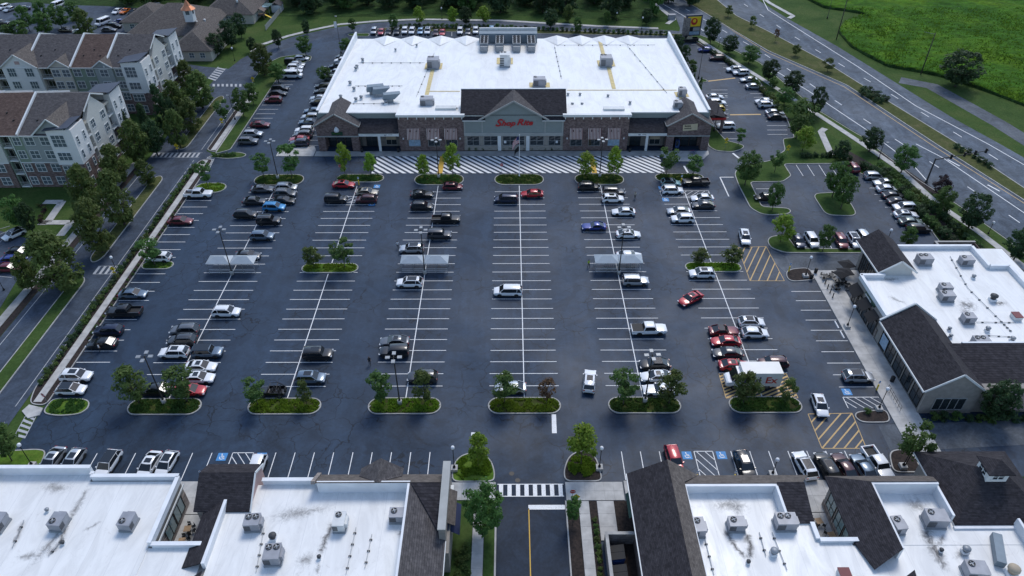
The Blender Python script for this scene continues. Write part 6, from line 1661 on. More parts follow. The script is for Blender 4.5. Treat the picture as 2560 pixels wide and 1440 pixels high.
# left street and apartments
LT = [('oak', 165, 722, 580, 132, 'largest and nearest of the street trees left of the lot'), ('oak', 80, 722, 633, 60, 'beside the dark red sedan at the apartments'), ('oak', 258, 632, 496, 92, 'on the street island, second nearest'), ('oak', 312, 562, 427, 92, 'on the street island, third nearest'), ('oak', 235, 545, 410, 84, 'at the brick corner of the nearer apartment block'),
      ('oak', 373, 464, 398, 50, 'small, at the far tip of the street island'), ('oak', 300, 456, 363, 78, 'between the nearer apartment block and the street crossing'), ('oak', 355, 410, 296, 74, 'yellowish, left of the far street crossing'), ('oak', 452, 370, 272, 56, 'on the far street island'), ('oak', 480, 240, 150, 50, 'at the far end of the apartment street row'),
      ('oak', 508, 270, 176, 76, 'broad, beside the upper street junction'), ('oak', 450, 295, 198, 66, 'second from the upper street junction'), ('oak', 485, 330, 245, 62, 'on the street verge below the upper junction'), ('conifer', 415, 320, 206, 66, 'tallest in the clump behind the apartments'), ('conifer', 380, 360, 254, 64, 'in the middle of the clump behind the apartments'), ('conifer', 330, 360, 268, 56, 'at the left of the clump behind the apartments'), ('conifer', 445, 330, 240, 54, 'at the right of the clump behind the apartments'), ('dense', 395, 390, 300, 60, 'in front of the evergreen clump behind the apartments'),
      ('round', 60, 575, 488, 62, 'in the apartment garden bed'), ('dense', 85, 585, 505, 44, 'beside the garden path corner'), ('round', 610, 292, 220, 48, 'on the strip left of the side lot'), ('round', 634, 262, 205, 40, 'behind the banner lamp left of the side lot'), ('young', 566, 312, 248, 36, 'slender, beside the yellow sign on the street'),
      ('oak', 662, 188, 106, 62, 'yellow-green, on the verge left of the side lot'), ('round', 697, 206, 158, 42, 'shaded, right of the yellow-green one on the verge'), ('dense', 697, 120, 72, 28, 'left of the ring road walk'), ('dense', 768, 88, 48, 24, 'on the lawn beside the ring road walk'), ('round', 765, 140, 88, 44, 'on the end island of the left side lot'), ('round', 868, 136, 96, 36, 'at the back left corner of the supermarket'), ('round', 812, 202, 166, 40, 'against the left flank of the supermarket'),
      ('round', 883, 80, 44, 22, 'leftmost along the ring road'), ('round', 985, 72, 34, 26, 'second along the ring road'), ('youngbright', 1050, 63, 15, 28, 'behind the rear parking, left of the pair of pale ones'), ('youngbright', 1133, 63, 16, 26, 'behind the rear parking, middle pale one'), ('dense', 1165, 64, 15, 34, 'behind the rear parking between two pale ones'), ('youngbright', 1208, 64, 15, 32, 'behind the rear parking, right pale one'), ('dense', 1377, 70, 22, 42, 'behind the roof condensers, by the ring road'), ('round', 1443, 82, 42, 26, 'small, behind the right half of the store roof'), ('round', 1517, 65, 26, 20, 'small and pointed on the back lawn'), ('dense', 1780 - 165, 62, 20, 34, 'at the ring road corner by the highway'), ('oak', 1420, 55, 10, 30, 'dark, at the wood edge behind the store'),
      ('oak', 220, 96, 18, 58, 'yellowish, between the far car park and the apartment roofs'), ('round', 120, 92, 28, 48, 'dark, left of the yellowish one by the far car park'), ('round', 75, 78, 14, 40, 'beside the far car park lane'), ('round', 155, 72, 10, 52, 'at the middle of the far car park edge'), ('round', 190, 50, 2, 40, 'behind the yellowish one by the far car park'), ('round', 55, 95, 52, 52, 'left behind the apartment roofs'), ('round', 110, 50, 0, 36, 'upper left beside the car park'), ('round', 28, 100, 60, 36, 'far left behind the apartment roofs'),
      ('dense', 545, 140, 82, 46, 'in front of the clubhouse'), ('dense', 580, 120, 48, 52, 'right of the clubhouse, larger'), ('dense', 605, 95, 32, 40, 'right of the clubhouse, farther'), ('dense', 632, 130, 92, 26, 'on the lawn right of the clubhouse')]
for k, u, v, t, w, lab in LT:
    tree_px(k, u, v, t, w, '%s tree %s' % (KN[k], lab), None, 0.0)
# woods beyond the ring road
wr = random.Random(5)
wl = []
for row, (yy, n) in enumerate(((262, 15), (269, 17), (278, 18), (290, 18))):
    for i in range(n):
        x = -140 + (208 if row else 190) * (i + wr.uniform(-0.25, 0.25)) / (n - 1); y = yy + wr.uniform(-2.5, 2.5) - (6 if x > 20 and row == 0 else 0)
        if -66 < x < -32 and row == 0: y += 7
        if x < -75 and row < 1: continue
        if x > 52 and row == 0: continue
        kind = 'woodgreen' if (wr.random() < 0.3) else 'wood'
        tree_at(kind, x, y, wr.uniform(9, 14), wr.uniform(8, 11.5), 'tree', '%s tree in %s of the ring road wood, %s from left' % (KN[kind], ['front edge', 'second line', 'third line', 'rear line'][row], ORD[i + 1]), 'tree', 'trees of the wood behind the ring road')
# shrubs: hedges and beds
def shrub_row(pts, n, size, kind, text, group, z=IZ, jit=0.15):
    P = [Vector(p) for p in pts]; Ls = [(P[i + 1] - P[i]).length for i in range(len(P) - 1)]; T_ = sum(Ls)
    for k in range(n):
        s = T_ * (k + 0.5) / n; i = 0
        while i < len(Ls) - 1 and s > Ls[i]: s -= Ls[i]; i += 1
        p = P[i].lerp(P[i + 1], s / Ls[i]); q = size * rnd.uniform(0.8, 1.2)
        kk = kind if isinstance(kind, str) else kind[rnd.randrange(len(kind))]
        tree_at(kk, p.x + rnd.uniform(-jit, jit), p.y + rnd.uniform(-jit, jit), q * 0.85, q, 'shrub', text, 'shrub', group, z)
shrub_row([(-72.1, 78), (-72.1, 148)], 64, 1.15, ['shrub', 'shrubdark', 'shruboak'], 'low green shrub in the hedge between the left street and sidewalk', 'hedge shrubs along the left sidewalk', 0.1)
shrub_row([(-69.6, 88), (-69.6, 132)], 30, 0.55, ['shruboak', 'shrub'], 'tiny shrub in the kerb strip between sidewalk and left parking row', 'tiny kerb strip shrubs', 0.1)
shrub_row(gp((1762, 122), (1782, 135), (1820, 158), (1850, 186)), 18, 1.3, 'shrubdark', 'dark shrub in the hedge behind the cars right of the supermarket', 'hedge shrubs right of the supermarket')
shrub_row(gp((1880, 205), (1915, 240), (1950, 285)), 14, 1.9, ['shrub', 'shruboak', 'shrubdark'], 'loose shrub behind the cars beside the highway', 'loose shrubs by the highway')
shrub_row(gp((2150, 420), (2205, 450), (2265, 495), (2310, 550), (2345, 582), (2380, 610)), 34, 1.9, ['shrubdark', 'shrub'], 'dark rounded shrub in the hedge above the right lot cars', 'hedge shrubs above the right lot')
shrub_row(gp((2190, 420), (2250, 462), (2330, 530), (2400, 590), (2450, 640), (2520, 705), (2580, 760)), 34, 1.9, ['shrubdark', 'shrub', 'shruboak'], 'bushy shrub beside the highway footpath past the right lot', 'shrubs beside the highway footpath')
shrub_row(gp((2070, 390), (2100, 395), (2130, 402)), 5, 1.4, 'shrubdark', 'dark shrub at the end of the branching footpath', 'shrubs at the branching footpath')
shrub_row(gp((2000, 395), (2080, 393)), 8, 1.2, 'shrubdark', 'low shrub in the bed above the small right lot', 'bed shrubs above the small right lot')
for (u, v) in ((2152, 233), (2160, 228), (2175, 230), (2158, 240), (2170, 238), (2182, 240), (2194, 240), (2168, 246), (2180, 249), (2192, 248), (2205, 250), (2188, 257), (2200, 258), (2216, 254)):
    x, y = G(u, v); tree_at('shrubdark', x, y, 1.4, 1.7, 'shrub', 'round dark shrub in the cluster on the highway median', 'shrub', 'median shrub cluster', 0.14)
for (u, v) in ((2388, 372), (2400, 380), (2418, 384), (2435, 395), (2448, 404), (2460, 412), (2474, 420)):
    x, y = G(u, v); tree_at('shrubdark', x, y, 1.2, 1.6, 'shrub', 'round shrub in the line on the median beside the traffic signal', 'shrub', 'median shrub line', 0.14)
for (x, y, s) in ((-5.5, 50.5, 0.8), (-5.9, 49.6, 0.9), (-5.3, 48.7, 0.9), (-6.3, 48.2, 1.1), (-5.5, 47.5, 0.9), (-6.3, 46.7, 1.0), (-5.7, 46.0, 1.0), (-6.4, 45.2, 1.0), (-5.2, 49.9, 0.7), (-6.6, 49.3, 0.8), (-5.0, 46.8, 0.8)):
    tree_at('shruboak', x, y, s * 0.85, s, 'shrub', 'rounded brownish-green shrub in the bed left of the driveway', 'shrub', 'bed shrubs left of the driveway', 0.11)
shrub_row([(10.8, 54.6), (10.8, 40)], 15, 0.75, ['shrub', 'shruboak'], 'small round shrub in the mulch strip right of the driveway', 'strip shrubs right of the driveway', 0.1, 0.05)
shrub_row([(-10.4, 155.8), (12.6, 155.8)], 14, 0.75, 'shrubdark', 'small dark shrub at the foot of the supermarket windows', 'shrubs under the store windows', 0.16, 0.1)
shrub_row([(61, 71.0), (68, 70.6), (76, 70.6)], 9, 1.5, ['shrubdark', 'shrub'], 'dark shrub at the south wall of the cafe building', 'shrubs at the cafe south wall', 0.0)
shrub_row([(-40, 243.2), (-31, 244.4), (-3, 243.4), (30, 238.9), (52, 236.6)], 60, 1.5, ['shrubdark', 'shrub'], 'clipped shrub in the hedge along the rear parking', 'hedge shrubs behind the rear parking')
shrub_row([(-70.0, 152.7), (-64.5, 153.2)], 7, 1.0, 'shrub', 'low green shrub on the rounded corner bed by the street crossing', 'corner bed shrubs')
shrub_row(gp((100, 560), (115, 520), (95, 515)), 10, 1.0, ['shruboak', 'purple'], 'small flowering shrub in the apartment garden bed', 'garden bed shrubs', 0.0)
shrub_row(gp((2315, 1155), (2400, 1120), (2520, 1120)), 0, 1.0, 'shrub', '', '')
for (x, y, s) in ((66.5, 60.5, 2.2), (68, 58.6, 2.4), (69.5, 56.6, 2.4), (67.4, 55.4, 2.0)):
    tree_at('shrubdark', x, y, s, s, 'shrub', 'dark bushy shrub right of the cupola roof', 'shrub', 'shrubs right of the cupola roof', 0.0)
for x, y in ((52.6, 72.2), (57.2, 62.2)): tree_at('shrub', x, y, 0.8, 1.1, 'shrub', 'small grassy shrub in the mulch bed at the corner lamp' if y > 70 else 'small grassy shrub in the mulch bed under the bottom right lamp', 'shrub', None, 0.12)
# tufts on the islands: one mass of ground cover each
def ground_cover(cx, cy, hx, hy, n, mat, text, seed):
    r = random.Random(seed); mb = MB()
    for k in range(n):
        while True:
            x, y = r.uniform(-hx, hx), r.uniform(-hy, hy)
            ex = max(0, abs(x) - (hx - hy)) 
            if ex * ex + y * y < hy * hy and pn(Vector((x * 0.9 + seed, y * 0.9, seed))) > -0.22: break
        h = r.uniform(0.12, 0.38); a = r.uniform(0, 3.14); w = r.uniform(0.08, 0.2); q = Vector((math.cos(a) * w, math.sin(a) * w, 0)); b = Vector((x, y, 0)); tp = Vector((x + r.uniform(-.15, .15), y + r.uniform(-.15, .15), h))
        mb.face([b - q, b + q, tp + q * 0.3, tp - q * 0.3])
    o = mb.build('ground_cover', mat, loc=(cx, cy, 0.125))
    tag(o, text, 'ground cover', None, 'stuff')
for ci, cx in enumerate(COLX):
    ground_cover(cx, 73.85, 5.1, 1.35, 1500, 'leaf_bright' if ci in (1, 2, 3) else 'leaf_green', 'grassy ground cover on the %s' % iname[ci], 40 + ci)
for ci in range(6): ground_cover(COLX[ci], 141.8 if ci not in (1, 5) else 142.4, 5.0, 2.0 if ci not in (1, 5) else 1.4, 1300, 'leaf_green', 'grassy ground cover on the %s island by the fire lane' % (fname[ci] or 'flagpole'), 60 + ci)
for ci in (1, 5): ground_cover(COLX[ci], 108.5, 4.9, 1.2, 1100, 'leaf_bright', 'grassy ground cover on the mid-row island %s' % ('left of centre' if ci == 1 else 'beside the yellow hatching'), 70 + ci)
ground_cover(-5.0, 62.4, 2.5, 2.1, 1400, 'leaf_bright', 'grassy ground cover in the bed left of the driveway mouth', 81); ground_cover(9.8, 62.6, 1.9, 1.8, 1400, 'leaf_bright', 'grassy ground cover in the bed right of the driveway mouth', 82)
ground_cover(-66.0, 73.9, 2.6, 1.4, 900, 'leaf_green', 'grassy ground cover on the small left corner island', 83); ground_cover(-66.2, 109.5, 2.5, 0.9, 500, 'leaf_green', 'grassy ground cover on the small island in the left row', 84); ground_cover(-65.6, 138.3, 3, 1.7, 700, 'leaf_bright', 'grassy ground cover on the end island beside the white pickup', 85)
# ================================================================ VEHICLES
def loft(mb, sts, mi=0, close=True):
    """sts: list of rings (equal length) of points"""
    n = len(sts[0]); i = len(mb.v)
    for s in sts: mb.v += [tuple(p) for p in s]
    for a in range(len(sts) - 1):
        for k in range(n):
            j = (k + 1) % n
            mb.f.append((i + a * n + k, i + a * n + j, i + (a + 1) * n + j, i + (a + 1) * n + k)); mb.m.append(mi)
    mb.f.append(tuple(i + k for k in range(n - 1, -1, -1))); mb.m.append(mi)
    mb.f.append(tuple(i + (len(sts) - 1) * n + k for k in range(n))); mb.m.append(mi)
def ring(x, w, z0, z1, tuck=0.06):
    return [(x, -w * 0.86, z0), (x, -w, z0 + (z1 - z0) * 0.35), (x, -w, z0 + (z1 - z0) * 0.62), (x, -w + tuck, z1 - 0.04), (x, -w * 0.7, z1), (x, w * 0.7, z1), (x, w - tuck, z1 - 0.04), (x, w, z0 + (z1 - z0) * 0.62), (x, w, z0 + (z1 - z0) * 0.35), (x, w * 0.86, z0)]
VSPEC = {  # L, W, H, belt, hood z at nose, windscreen foot x, roof front, roof back, rear glass foot, deck z at tail, ground clearance, wheel r, wheelbase ratio
 'sedan': dict(L=4.85, W=1.85, H=1.45, belt=0.93, nose=0.72, wf=1.12, rf=0.28, rb=-1.10, rg=-2.0, deck=0.98, gc=0.22, wr=0.33),
 'hatch': dict(L=4.35, W=1.80, H=1.52, belt=0.95, nose=0.76, wf=1.12, rf=0.32, rb=-1.45, rg=-2.05, deck=0.98, gc=0.22, wr=0.33),
 'suv': dict(L=4.68, W=1.88, H=1.70, belt=1.06, nose=0.90, wf=1.2, rf=0.48, rb=-1.72, rg=-2.24, deck=1.08, gc=0.27, wr=0.36),
 'boxy': dict(L=4.75, W=1.92, H=1.84, belt=1.14, nose=1.02, wf=0.95, rf=0.55, rb=-2.10, rg=-2.32, deck=1.15, gc=0.32, wr=0.39),
 'minivan': dict(L=5.10, W=1.98, H=1.76, belt=1.02, nose=0.86, wf=1.55, rf=0.75, rb=-2.10, rg=-2.48, deck=1.04, gc=0.24, wr=0.35),
 'coupe': dict(L=4.95, W=1.92, H=1.42, belt=0.95, nose=0.78, wf=0.70, rf=-0.05, rb=-1.00, rg=-1.95, deck=0.98, gc=0.22, wr=0.36),
 'van': dict(L=5.70, W=2.02, H=2.25, belt=1.25, nose=1.05, wf=2.10, rf=1.45, rb=-2.70, rg=-2.82, deck=1.25, gc=0.28, wr=0.36),
 'pickup': dict(L=5.85, W=2.00, H=1.90, belt=1.18, nose=1.08, wf=1.20, rf=0.75, rb=-0.75, rg=-1.00, deck=1.18, gc=0.34, wr=0.41)}
def wheel_meshes(r):
    t = MB(); n = 18
    prof = [(r * 0.62, -0.11), (r * 0.94, -0.11), (r, -0.07), (r, 0.07), (r * 0.94, 0.11), (r * 0.62, 0.11)]
    i = 0
    for (rr, y) in prof:
        for k in range(n):
            a = 2 * math.pi * k / n; t.v.append((rr * math.cos(a), y, rr * math.sin(a)))
    for a in range(len(prof) - 1):
        for k in range(n):
            j = (k + 1) % n; t.f.append((a * n + k, a * n + j, (a + 1) * n + j, (a + 1) * n + k)); t.m.append(0)
    rim = MB()
    rim.tube((0, -0.085, 0), (0, 0.085, 0), r * 0.2, r * 0.2, 8)
    for k in range(5):
        a = 2 * math.pi * k / 5
        rim.obox((r * 0.38 * math.cos(a), 0, r * 0.38 * math.sin(a)), (math.cos(a), 0, math.sin(a)), (0, 1, 0), (-math.sin(a), 0, math.cos(a)), r * 0.27, 0.08, r * 0.085)
    for k in range(n):
        a, b = 2 * math.pi * k / n, 2 * math.pi * (k + 1) / n
        for y in (-0.095, 0.095):
            rim.face([(r * 0.56 * math.cos(a), y, r * 0.56 * math.sin(a)), (r * 0.66 * math.cos(a), y, r * 0.66 * math.sin(a)), (r * 0.66 * math.cos(b), y, r * 0.66 * math.sin(b)), (r * 0.56 * math.cos(b), y, r * 0.56 * math.sin(b))])
    for k in range(1): rim.tube((0, -0.05, 0), (0, 0.05, 0), r * 0.6, r * 0.6, n)
    return t.mesh('wheel', 'rubber', True), rim.mesh('rim', 'rim')
VEH = {}
def make_vehicle(kind):
    s = VSPEC[kind]; L, W, H = s['L'], s['W'], s['H']; hw = W / 2; hl = L / 2; gc = s['gc']; b = s['belt']
    xf, xr = hl, -hl
    parts = {}
    body = MB()
    if kind == 'pickup':
        sts = [ring(xf - 0.02, hw * 0.80, gc + 0.2, s['nose'] - 0.06), ring(xf - 0.15, hw * 0.93, gc + 0.06, s['nose']), ring(xf - 0.6, hw, gc, s['nose'] + 0.06), ring(s['wf'] + 0.05, hw, gc, b), ring(s['rg'], hw, gc, b), ring(s['rg'] - 0.02, hw, gc, 0.78), ring(xr + 0.1, hw, gc + 0.05, 0.78), ring(xr, hw * 0.97, gc + 0.15, 0.76)]
        loft(body, sts)
        x0, x1 = xr, s['rg'] - 0.03
        body.box(x0, x1, -hw + 0.0, -hw + 0.16, 0.76, b).box(x0, x1, hw - 0.16, hw, 0.76, b).box(x0, x0 + 0.1, -hw + 0.16, hw - 0.16, 0.76, b - 0.02)
        parts['bed_liner'] = (MB().box(x0 + 0.11, x1 - 0.01, -hw + 0.17, hw - 0.17, 0.77, 0.82), 'plastic_black')
    else:
        dk = s['deck']
        sts = [ring(xf - 0.0, hw * 0.70, gc + 0.14, s['nose'] - 0.12), ring(xf - 0.12, hw * 0.86, gc + 0.05, s['nose'] - 0.03), ring(xf - 0.4, hw * 0.95, gc, s['nose'] + 0.06), ring(xf - 0.75, hw * 0.985, gc, s['nose'] + 0.12), ring(s['wf'] + 0.1, hw, gc, b - 0.02), ring(0, hw, gc, b), ring(s['rg'] + 0.1, hw, gc, b + 0.01), ring(min(s['rg'] - 0.02, xr + 0.22), hw * 0.97, gc + 0.03, dk), ring(xr + 0.06, hw * 0.88, gc + 0.1, dk - 0.07), ring(xr, hw * 0.78, gc + 0.18, dk - 0.16)]
        loft(body, sts)
    # cabin: roof panel and pillars in body colour, glass between
    rw = hw * (0.79 if kind not in ('van', 'boxy') else 0.85); bw = hw * 0.93
    zt = H
    F0, F1 = (s['wf'], b - 0.01), (s['rf'], zt - 0.05); R1, R0 = (s['rb'], zt - 0.06), (s['rg'], b)
    # roof (crowned)
    rp = []
    for x, z, w in ((F1[0] + 0.06, F1[1] - 0.02, rw * 0.96), (F1[0] - 0.25, zt - 0.012, rw), ((F1[0] + R1[0]) / 2, zt, rw), (R1[0] + 0.25, zt - 0.015, rw), (R1[0] - 0.06, R1[1] - 0.02, rw * 0.95)):
        rp.append([(x, -w, z - 0.05), (x, -w * 0.93, z - 0.005), (x, 0, z + 0.012), (x, w * 0.93, z - 0.005), (x, w, z - 0.05), (x, 0, z - 0.07)])
    loft(body, rp)
    def pil(p0, p1, sy, wd=0.07):
        a = Vector((p0[0], sy * bw, p0[1])); c = Vector((p1[0], sy * rw, p1[1])); t = (c - a); Ln = t.length; t.normalize()
        body.obox((a + c) / 2, t, Vector((0, 1, 0)), t.cross(Vector((0, 1, 0))), Ln / 2, 0.035, wd / 2)
    xm = (F1[0] + R1[0]) / 2 + 0.1
    for sy in (-1, 1):
        pil(F0, F1, sy, 0.06); pil(R0, R1, sy, 0.15 if kind != 'coupe' else 0.28)
        if kind in ('suv', 'minivan', 'boxy', 'van'): pil((R1[0] + 0.55, b), (R1[0] + 0.5, zt - 0.05), sy, 0.07)
    if kind == 'van':
        body.box(R1[0] + 0.0, 0.55, -rw * 1.02, rw * 1.02, b, zt - 0.06)
    for sy in (-1, 1):   # mirrors
        body.box(F0[0] - 0.35, F0[0] - 0.2, sy * (hw + 0.08) - 0.09, sy * (hw + 0.08) + 0.09, b - 0.02, b + 0.13)
    parts['body'] = (body, 'paint_white')
    e = 0.004
    ws = MB().face([(F0[0], -bw + 0.02, F0[1]), (F0[0], bw - 0.02, F0[1]), (F1[0] + 0.02, rw - 0.02, F1[1]), (F1[0] + 0.02, -rw + 0.02, F1[1])])
    rg = MB().face([(R0[0], bw - 0.02, R0[1]), (R0[0], -bw + 0.02, R0[1]), (R1[0] - 0.02, -rw + 0.02, R1[1]), (R1[0] - 0.02, rw - 0.02, R1[1])])
    parts['windshield'] = (ws, 'glass_dark'); parts['rear_window'] = (rg, 'glass_dark')
    for sy in (-1, 1):
        q = [(F0[0] - 0.05, sy * bw, b - 0.01), (R0[0] + 0.05, sy * bw, b - 0.01), (R1[0], sy * rw, zt - 0.07), (F1[0], sy * rw, zt - 0.07)]
        parts['side_window' + str(sy)] = (MB().face(q if sy < 0 else q[::-1]), 'glass_dark')
    wb = L * 0.29
    tr = MB()
    for sx in (1, -1):
        for sy in (-1, 1):
            n = 10; rr = s['wr'] * 1.16; y0, y1 = sy * (hw - 0.03), sy * (hw + 0.012)
            pts = [(sx * wb + rr * math.cos(math.pi * k / n), s['wr'] + rr * math.sin(math.pi * k / n)) for k in range(n + 1)] + [(sx * wb - rr, gc - 0.02), (sx * wb + rr, gc - 0.02)]
            wall_poly(tr, pts, 'x', min(y0, y1), max(y0, y1))
    tr.box(-wb, wb, -hw - 0.006, hw + 0.006, gc - 0.05, gc + 0.1)
    tr.box(xf - 0.16, xf + 0.015, -hw * 0.6, hw * 0.6, gc + 0.12, gc + 0.34); tr.box(xr - 0.012, xr + 0.2, -hw * 0.7, hw * 0.7, gc + 0.08, gc + 0.26)
    parts['trim'] = (tr, 'plastic_black')
    for sy in (-1, 1):
        parts['headlight' + str(sy)] = (MB().obox((xf - 0.16, sy * hw * 0.74, s['nose'] - 0.13), (1, 0, 0), (0, 1, 0), (0, 0, 1), 0.13, 0.19, 0.07), 'lens_clear')
        parts['taillight' + str(sy)] = (MB().obox((xr + 0.10, sy * hw * 0.78, s['deck'] - 0.17), (1, 0, 0), (0, 1, 0), (0, 0, 1), 0.11, 0.15, 0.09), 'lens_red')
    meshes = []
    for k, (mb, m_) in parts.items():
        nm = k.rstrip('-1') if k not in ('body', 'trim') else k
        me = mb.mesh(nm, m_, k == 'body')
        if k == 'body': me.set_sharp_from_angle(angle=R(55))
        meshes.append((nm, me))
    wm, rm = wheel_meshes(s['wr'])
    # optional extras
    sun_r = MB().box((F1[0] + R1[0]) / 2 - 0.25, F1[0] - 0.2, -rw * 0.62, rw * 0.62, zt - 0.02, zt + 0.02).mesh('sunroof', 'glass_dark')
    pan = MB().box(R1[0] + 0.4, F1[0] - 0.15, -rw * 0.78, rw * 0.78, zt - 0.03, zt + 0.018).mesh('sunroof', 'glass_dark')
    rails = MB()
    for sy in (-1, 1): rails.tube((F1[0] - 0.25, sy * rw * 0.86, zt + 0.05), (R1[0] + 0.25, sy * rw * 0.86, zt + 0.05), 0.025, 0.025, 6)
    for x in (F1[0] - 0.4, R1[0] + 0.4):
        for sy in (-1, 1): rails.box(x - 0.06, x + 0.06, sy * rw * 0.86 - 0.025, sy * rw * 0.86 + 0.025, zt - 0.03, zt + 0.05)
    tonn = MB().box(xr + 0.1, s['rg'] - 0.05, -hw + 0.05, hw - 0.05, b, b + 0.04).mesh('bed_cover', 'plastic_black') if kind == 'pickup' else None
    VEH[kind] = dict(meshes=meshes, wheel=wm, rim=rm, wb=wb, wr=s['wr'], hw=hw, sun=sun_r, pan=pan, rails=rails.mesh('roof_rails', 'galv'), tonn=tonn, spec=s, rw=rw, roofblack=MB().box(R1[0] + 0.05, F1[0] - 0.05, -rw * 0.96, rw * 0.96, zt - 0.04, zt + 0.016).mesh('roof_panel', 'glass_dark'))
for k in VSPEC: make_vehicle(k)
TYPE = {'sedan': 'sedan', 'hatch': 'hatchback', 'suv': 'SUV', 'boxy': 'boxy SUV', 'minivan': 'minivan', 'coupe': 'sports coupe', 'van': 'van', 'pickup': 'pickup truck'}
CATN = {'pickup': 'pickup truck', 'van': 'van'}
def vehicle(kind, col, x, y, rz, label, group, extra='', scale=1.0, z=0.014, wheels=True):
    V_ = VEH[kind]
    T = thing('parked_car' if kind not in CATN else {'pickup': 'pickup_truck', 'van': 'van'}[kind], label, CATN.get(kind, 'car'), (x, y, z), rz, group)
    T.scale = (scale,) * 3
    for nm, me in V_['meshes']:
        o = put(nm, me, T)
        if nm == 'body': setmat(o, 'paint_' + col.replace(' ', '_'))
    for sx in (1, -1):
        for sy in (-1, 1):
            w = put('wheel', V_['wheel'], T, (sx * V_['wb'], sy * (V_['hw'] - 0.10), V_['wr']))
            r_ = put('rim', V_['rim'], w)
            if 'd' in extra: setmat(r_, 'rim_dark')
    if 's' in extra: put('sunroof', V_['sun'], T)
    if 'p' in extra: put('sunroof', V_['pan'], T)
    if 'k' in extra: put('roof_panel', V_['roofblack'], T)
    if 'r' in extra: put('roof_rails', V_['rails'], T)
    if 't' in extra and V_['tonn']: put('bed_cover', V_['tonn'], T)
    return T
HD = {'R': 0.0, 'L': math.pi, 'U': math.pi / 2, 'D': -math.pi / 2}
EXN = {'p': ' with glass roof', 'k': ' with black roof', 'r': ' with roof rails', 't': ' with bed cover'}
def row(group, where, lst, z=0.0):
    """lst in order; where like 'from the store end of the row beside the left sidewalk'"""
    for i, c in enumerate(lst):
        u, v, h, kind, col = c[:5]; ex = c[5] if len(c) > 5 else ''
        x, y = G(u, v, 0.75)
        rz = HD[h] if isinstance(h, str) else R(h)
        rz += R(rnd.uniform(-1.5, 1.5))
        e = ''.join(EXN.get(q, '') for q in ex[:1])
        lab = '%s %s%s, %s' % (col, TYPE[kind], e, where % ORD[i + 1]) if len(c) < 7 else '%s %s%s, %s' % (col, TYPE[kind], e, c[6])
        if len(lab.split()) > 16: lab = lab.replace(e, '')
        vehicle(kind, col, x, y, rz, lab, group, ex, c[7] if len(c) > 7 else 1.0, z + 0.012)
GP = 'cars parked in the main lot'
row(GP, '%s from store along the left sidewalk', [(496, 484, 'R', 'pickup', 'white'), (451, 551, 'R', 'sedan', 'dark red'), (396, 643, 'L', 'suv', 'white', 's'), (332, 733, 'R', 'sedan', 'slate blue'), (311, 778, 'L', 'pickup', 'black'), (271, 825, 'L', 'suv', 'navy'), (254, 857, 'L', 'sedan', 'black', 's'), (191, 939, 'R', 'suv', 'white', 's'), (177, 972, 'R', 'hatch', 'white', 'k')])
row(GP, '%s from the store on the left of first centre line', [(656, 471, 'R', 'sedan', 'grey'), (636, 501, 'R', 'sedan', 'dark grey'), (614, 535, 'R', 'suv', 'black'), (461, 824, 'L', 'suv', 'grey', 'r'), (455, 850, 'L', 'suv', 'dark grey', 'r'), (435, 881, 'L', 'suv', 'white', 's'), (386, 972, 'L', 'sedan', 'black')])
row(GP, '%s from the store on the right of first centre line', [(716, 468, 'R', 'suv', 'silver', 'r'), (713, 483, 'R', 'suv', 'grey', 'r'), (709, 500, 'R', 'sedan', 'black', 's'), (685, 517, 'R', 'suv', 'bright blue', 'r'), (672, 551, 'R', 'boxy', 'black', 'r'), (655, 589, 'R', 'suv', 'slate blue'), (619, 637, 'R', 'sedan', 'dark grey'), (566, 779, 'R', 'suv', 'white', 'r'), (519, 880, 'R', 'boxy', 'slate blue', 'kd'), (502, 915, 'R', 'sedan', 'white', 's'), (496, 943, 'R', 'sedan', 'white', 's'), (474, 974, 'R', 'sedan', 'red')])
row(GP, '%s from store, left of second centre line', [(859, 460, 'R', 'sedan', 'red', 's'), (840, 497, 'R', 'boxy', 'black')])
row(GP, '%s from store, right of second centre line', [(917, 479, 'R', 'sedan', 'tan', 's'), (915, 498, 'L', 'suv', 'maroon'), (795, 885, 'R', 'boxy', 'black', 's'), (776, 944, 'R', 'suv', 'slate blue', 's')])
row(GP, '%s from store, left of third centre line', [(1055, 484, 'R', 'coupe', 'black'), (1055, 515, 'R', 'suv', 'black', 'r'), (1029, 621, 'L', 'suv', 'silver', 'p'), (1024, 706, 'L', 'suv', 'white', 'p'), (986, 852, 'L', 'sedan', 'grey', 's'), (985, 879, 'L', 'boxy', 'black')])
row(GP, '%s from store, right of third centre line', [(1132, 465, 'R', 'hatch', 'dark red', 's'), (1115, 547, 'R', 'pickup', 'black'), (1099, 586, 'R', 'boxy', 'dark grey'), (1056, 942, 'L', 'suv', 'dark grey')])
row(GP, '%s from store, left of flagpole line', [(1265, 497, 'L', 'minivan', 'navy'), (1270, 727, 'L', 'minivan', 'white'), (1276, 968, 'L', 'sedan', 'silver')])
row(GP, '%s', [(1330, 483, 'L', 'sedan', 'red', '', 'only car right of flagpole row')])
row(GP, '%s from store, left of fifth centre line', [(1472, 466, 'R', 'suv', 'black', 'r'), (1485, 565, 'L', 'coupe', 'blue')])
row(GP, '%s from store, right of fifth centre line', [(1535, 479, 'R', 'boxy', 'dark grey'), (1532, 496, 'R', 'suv', 'white', 's'), (1559, 528, 'L', 'sedan', 'white'), (1571, 584, 'R', 'sedan', 'white', 's'), (1573, 638, 'R', 'sedan', 'white'), (1589, 702, 'R', 'boxy', 'silver', 'r'), (1622, 823, 'R', 'pickup', 'white', 'td'), (1637, 909, 'L', 'sedan', 'black', 'k'), (1640, 940, 'L', 'sedan', 'white', 's'), (1648, 973, 'L', 'coupe', 'white', 'd')])
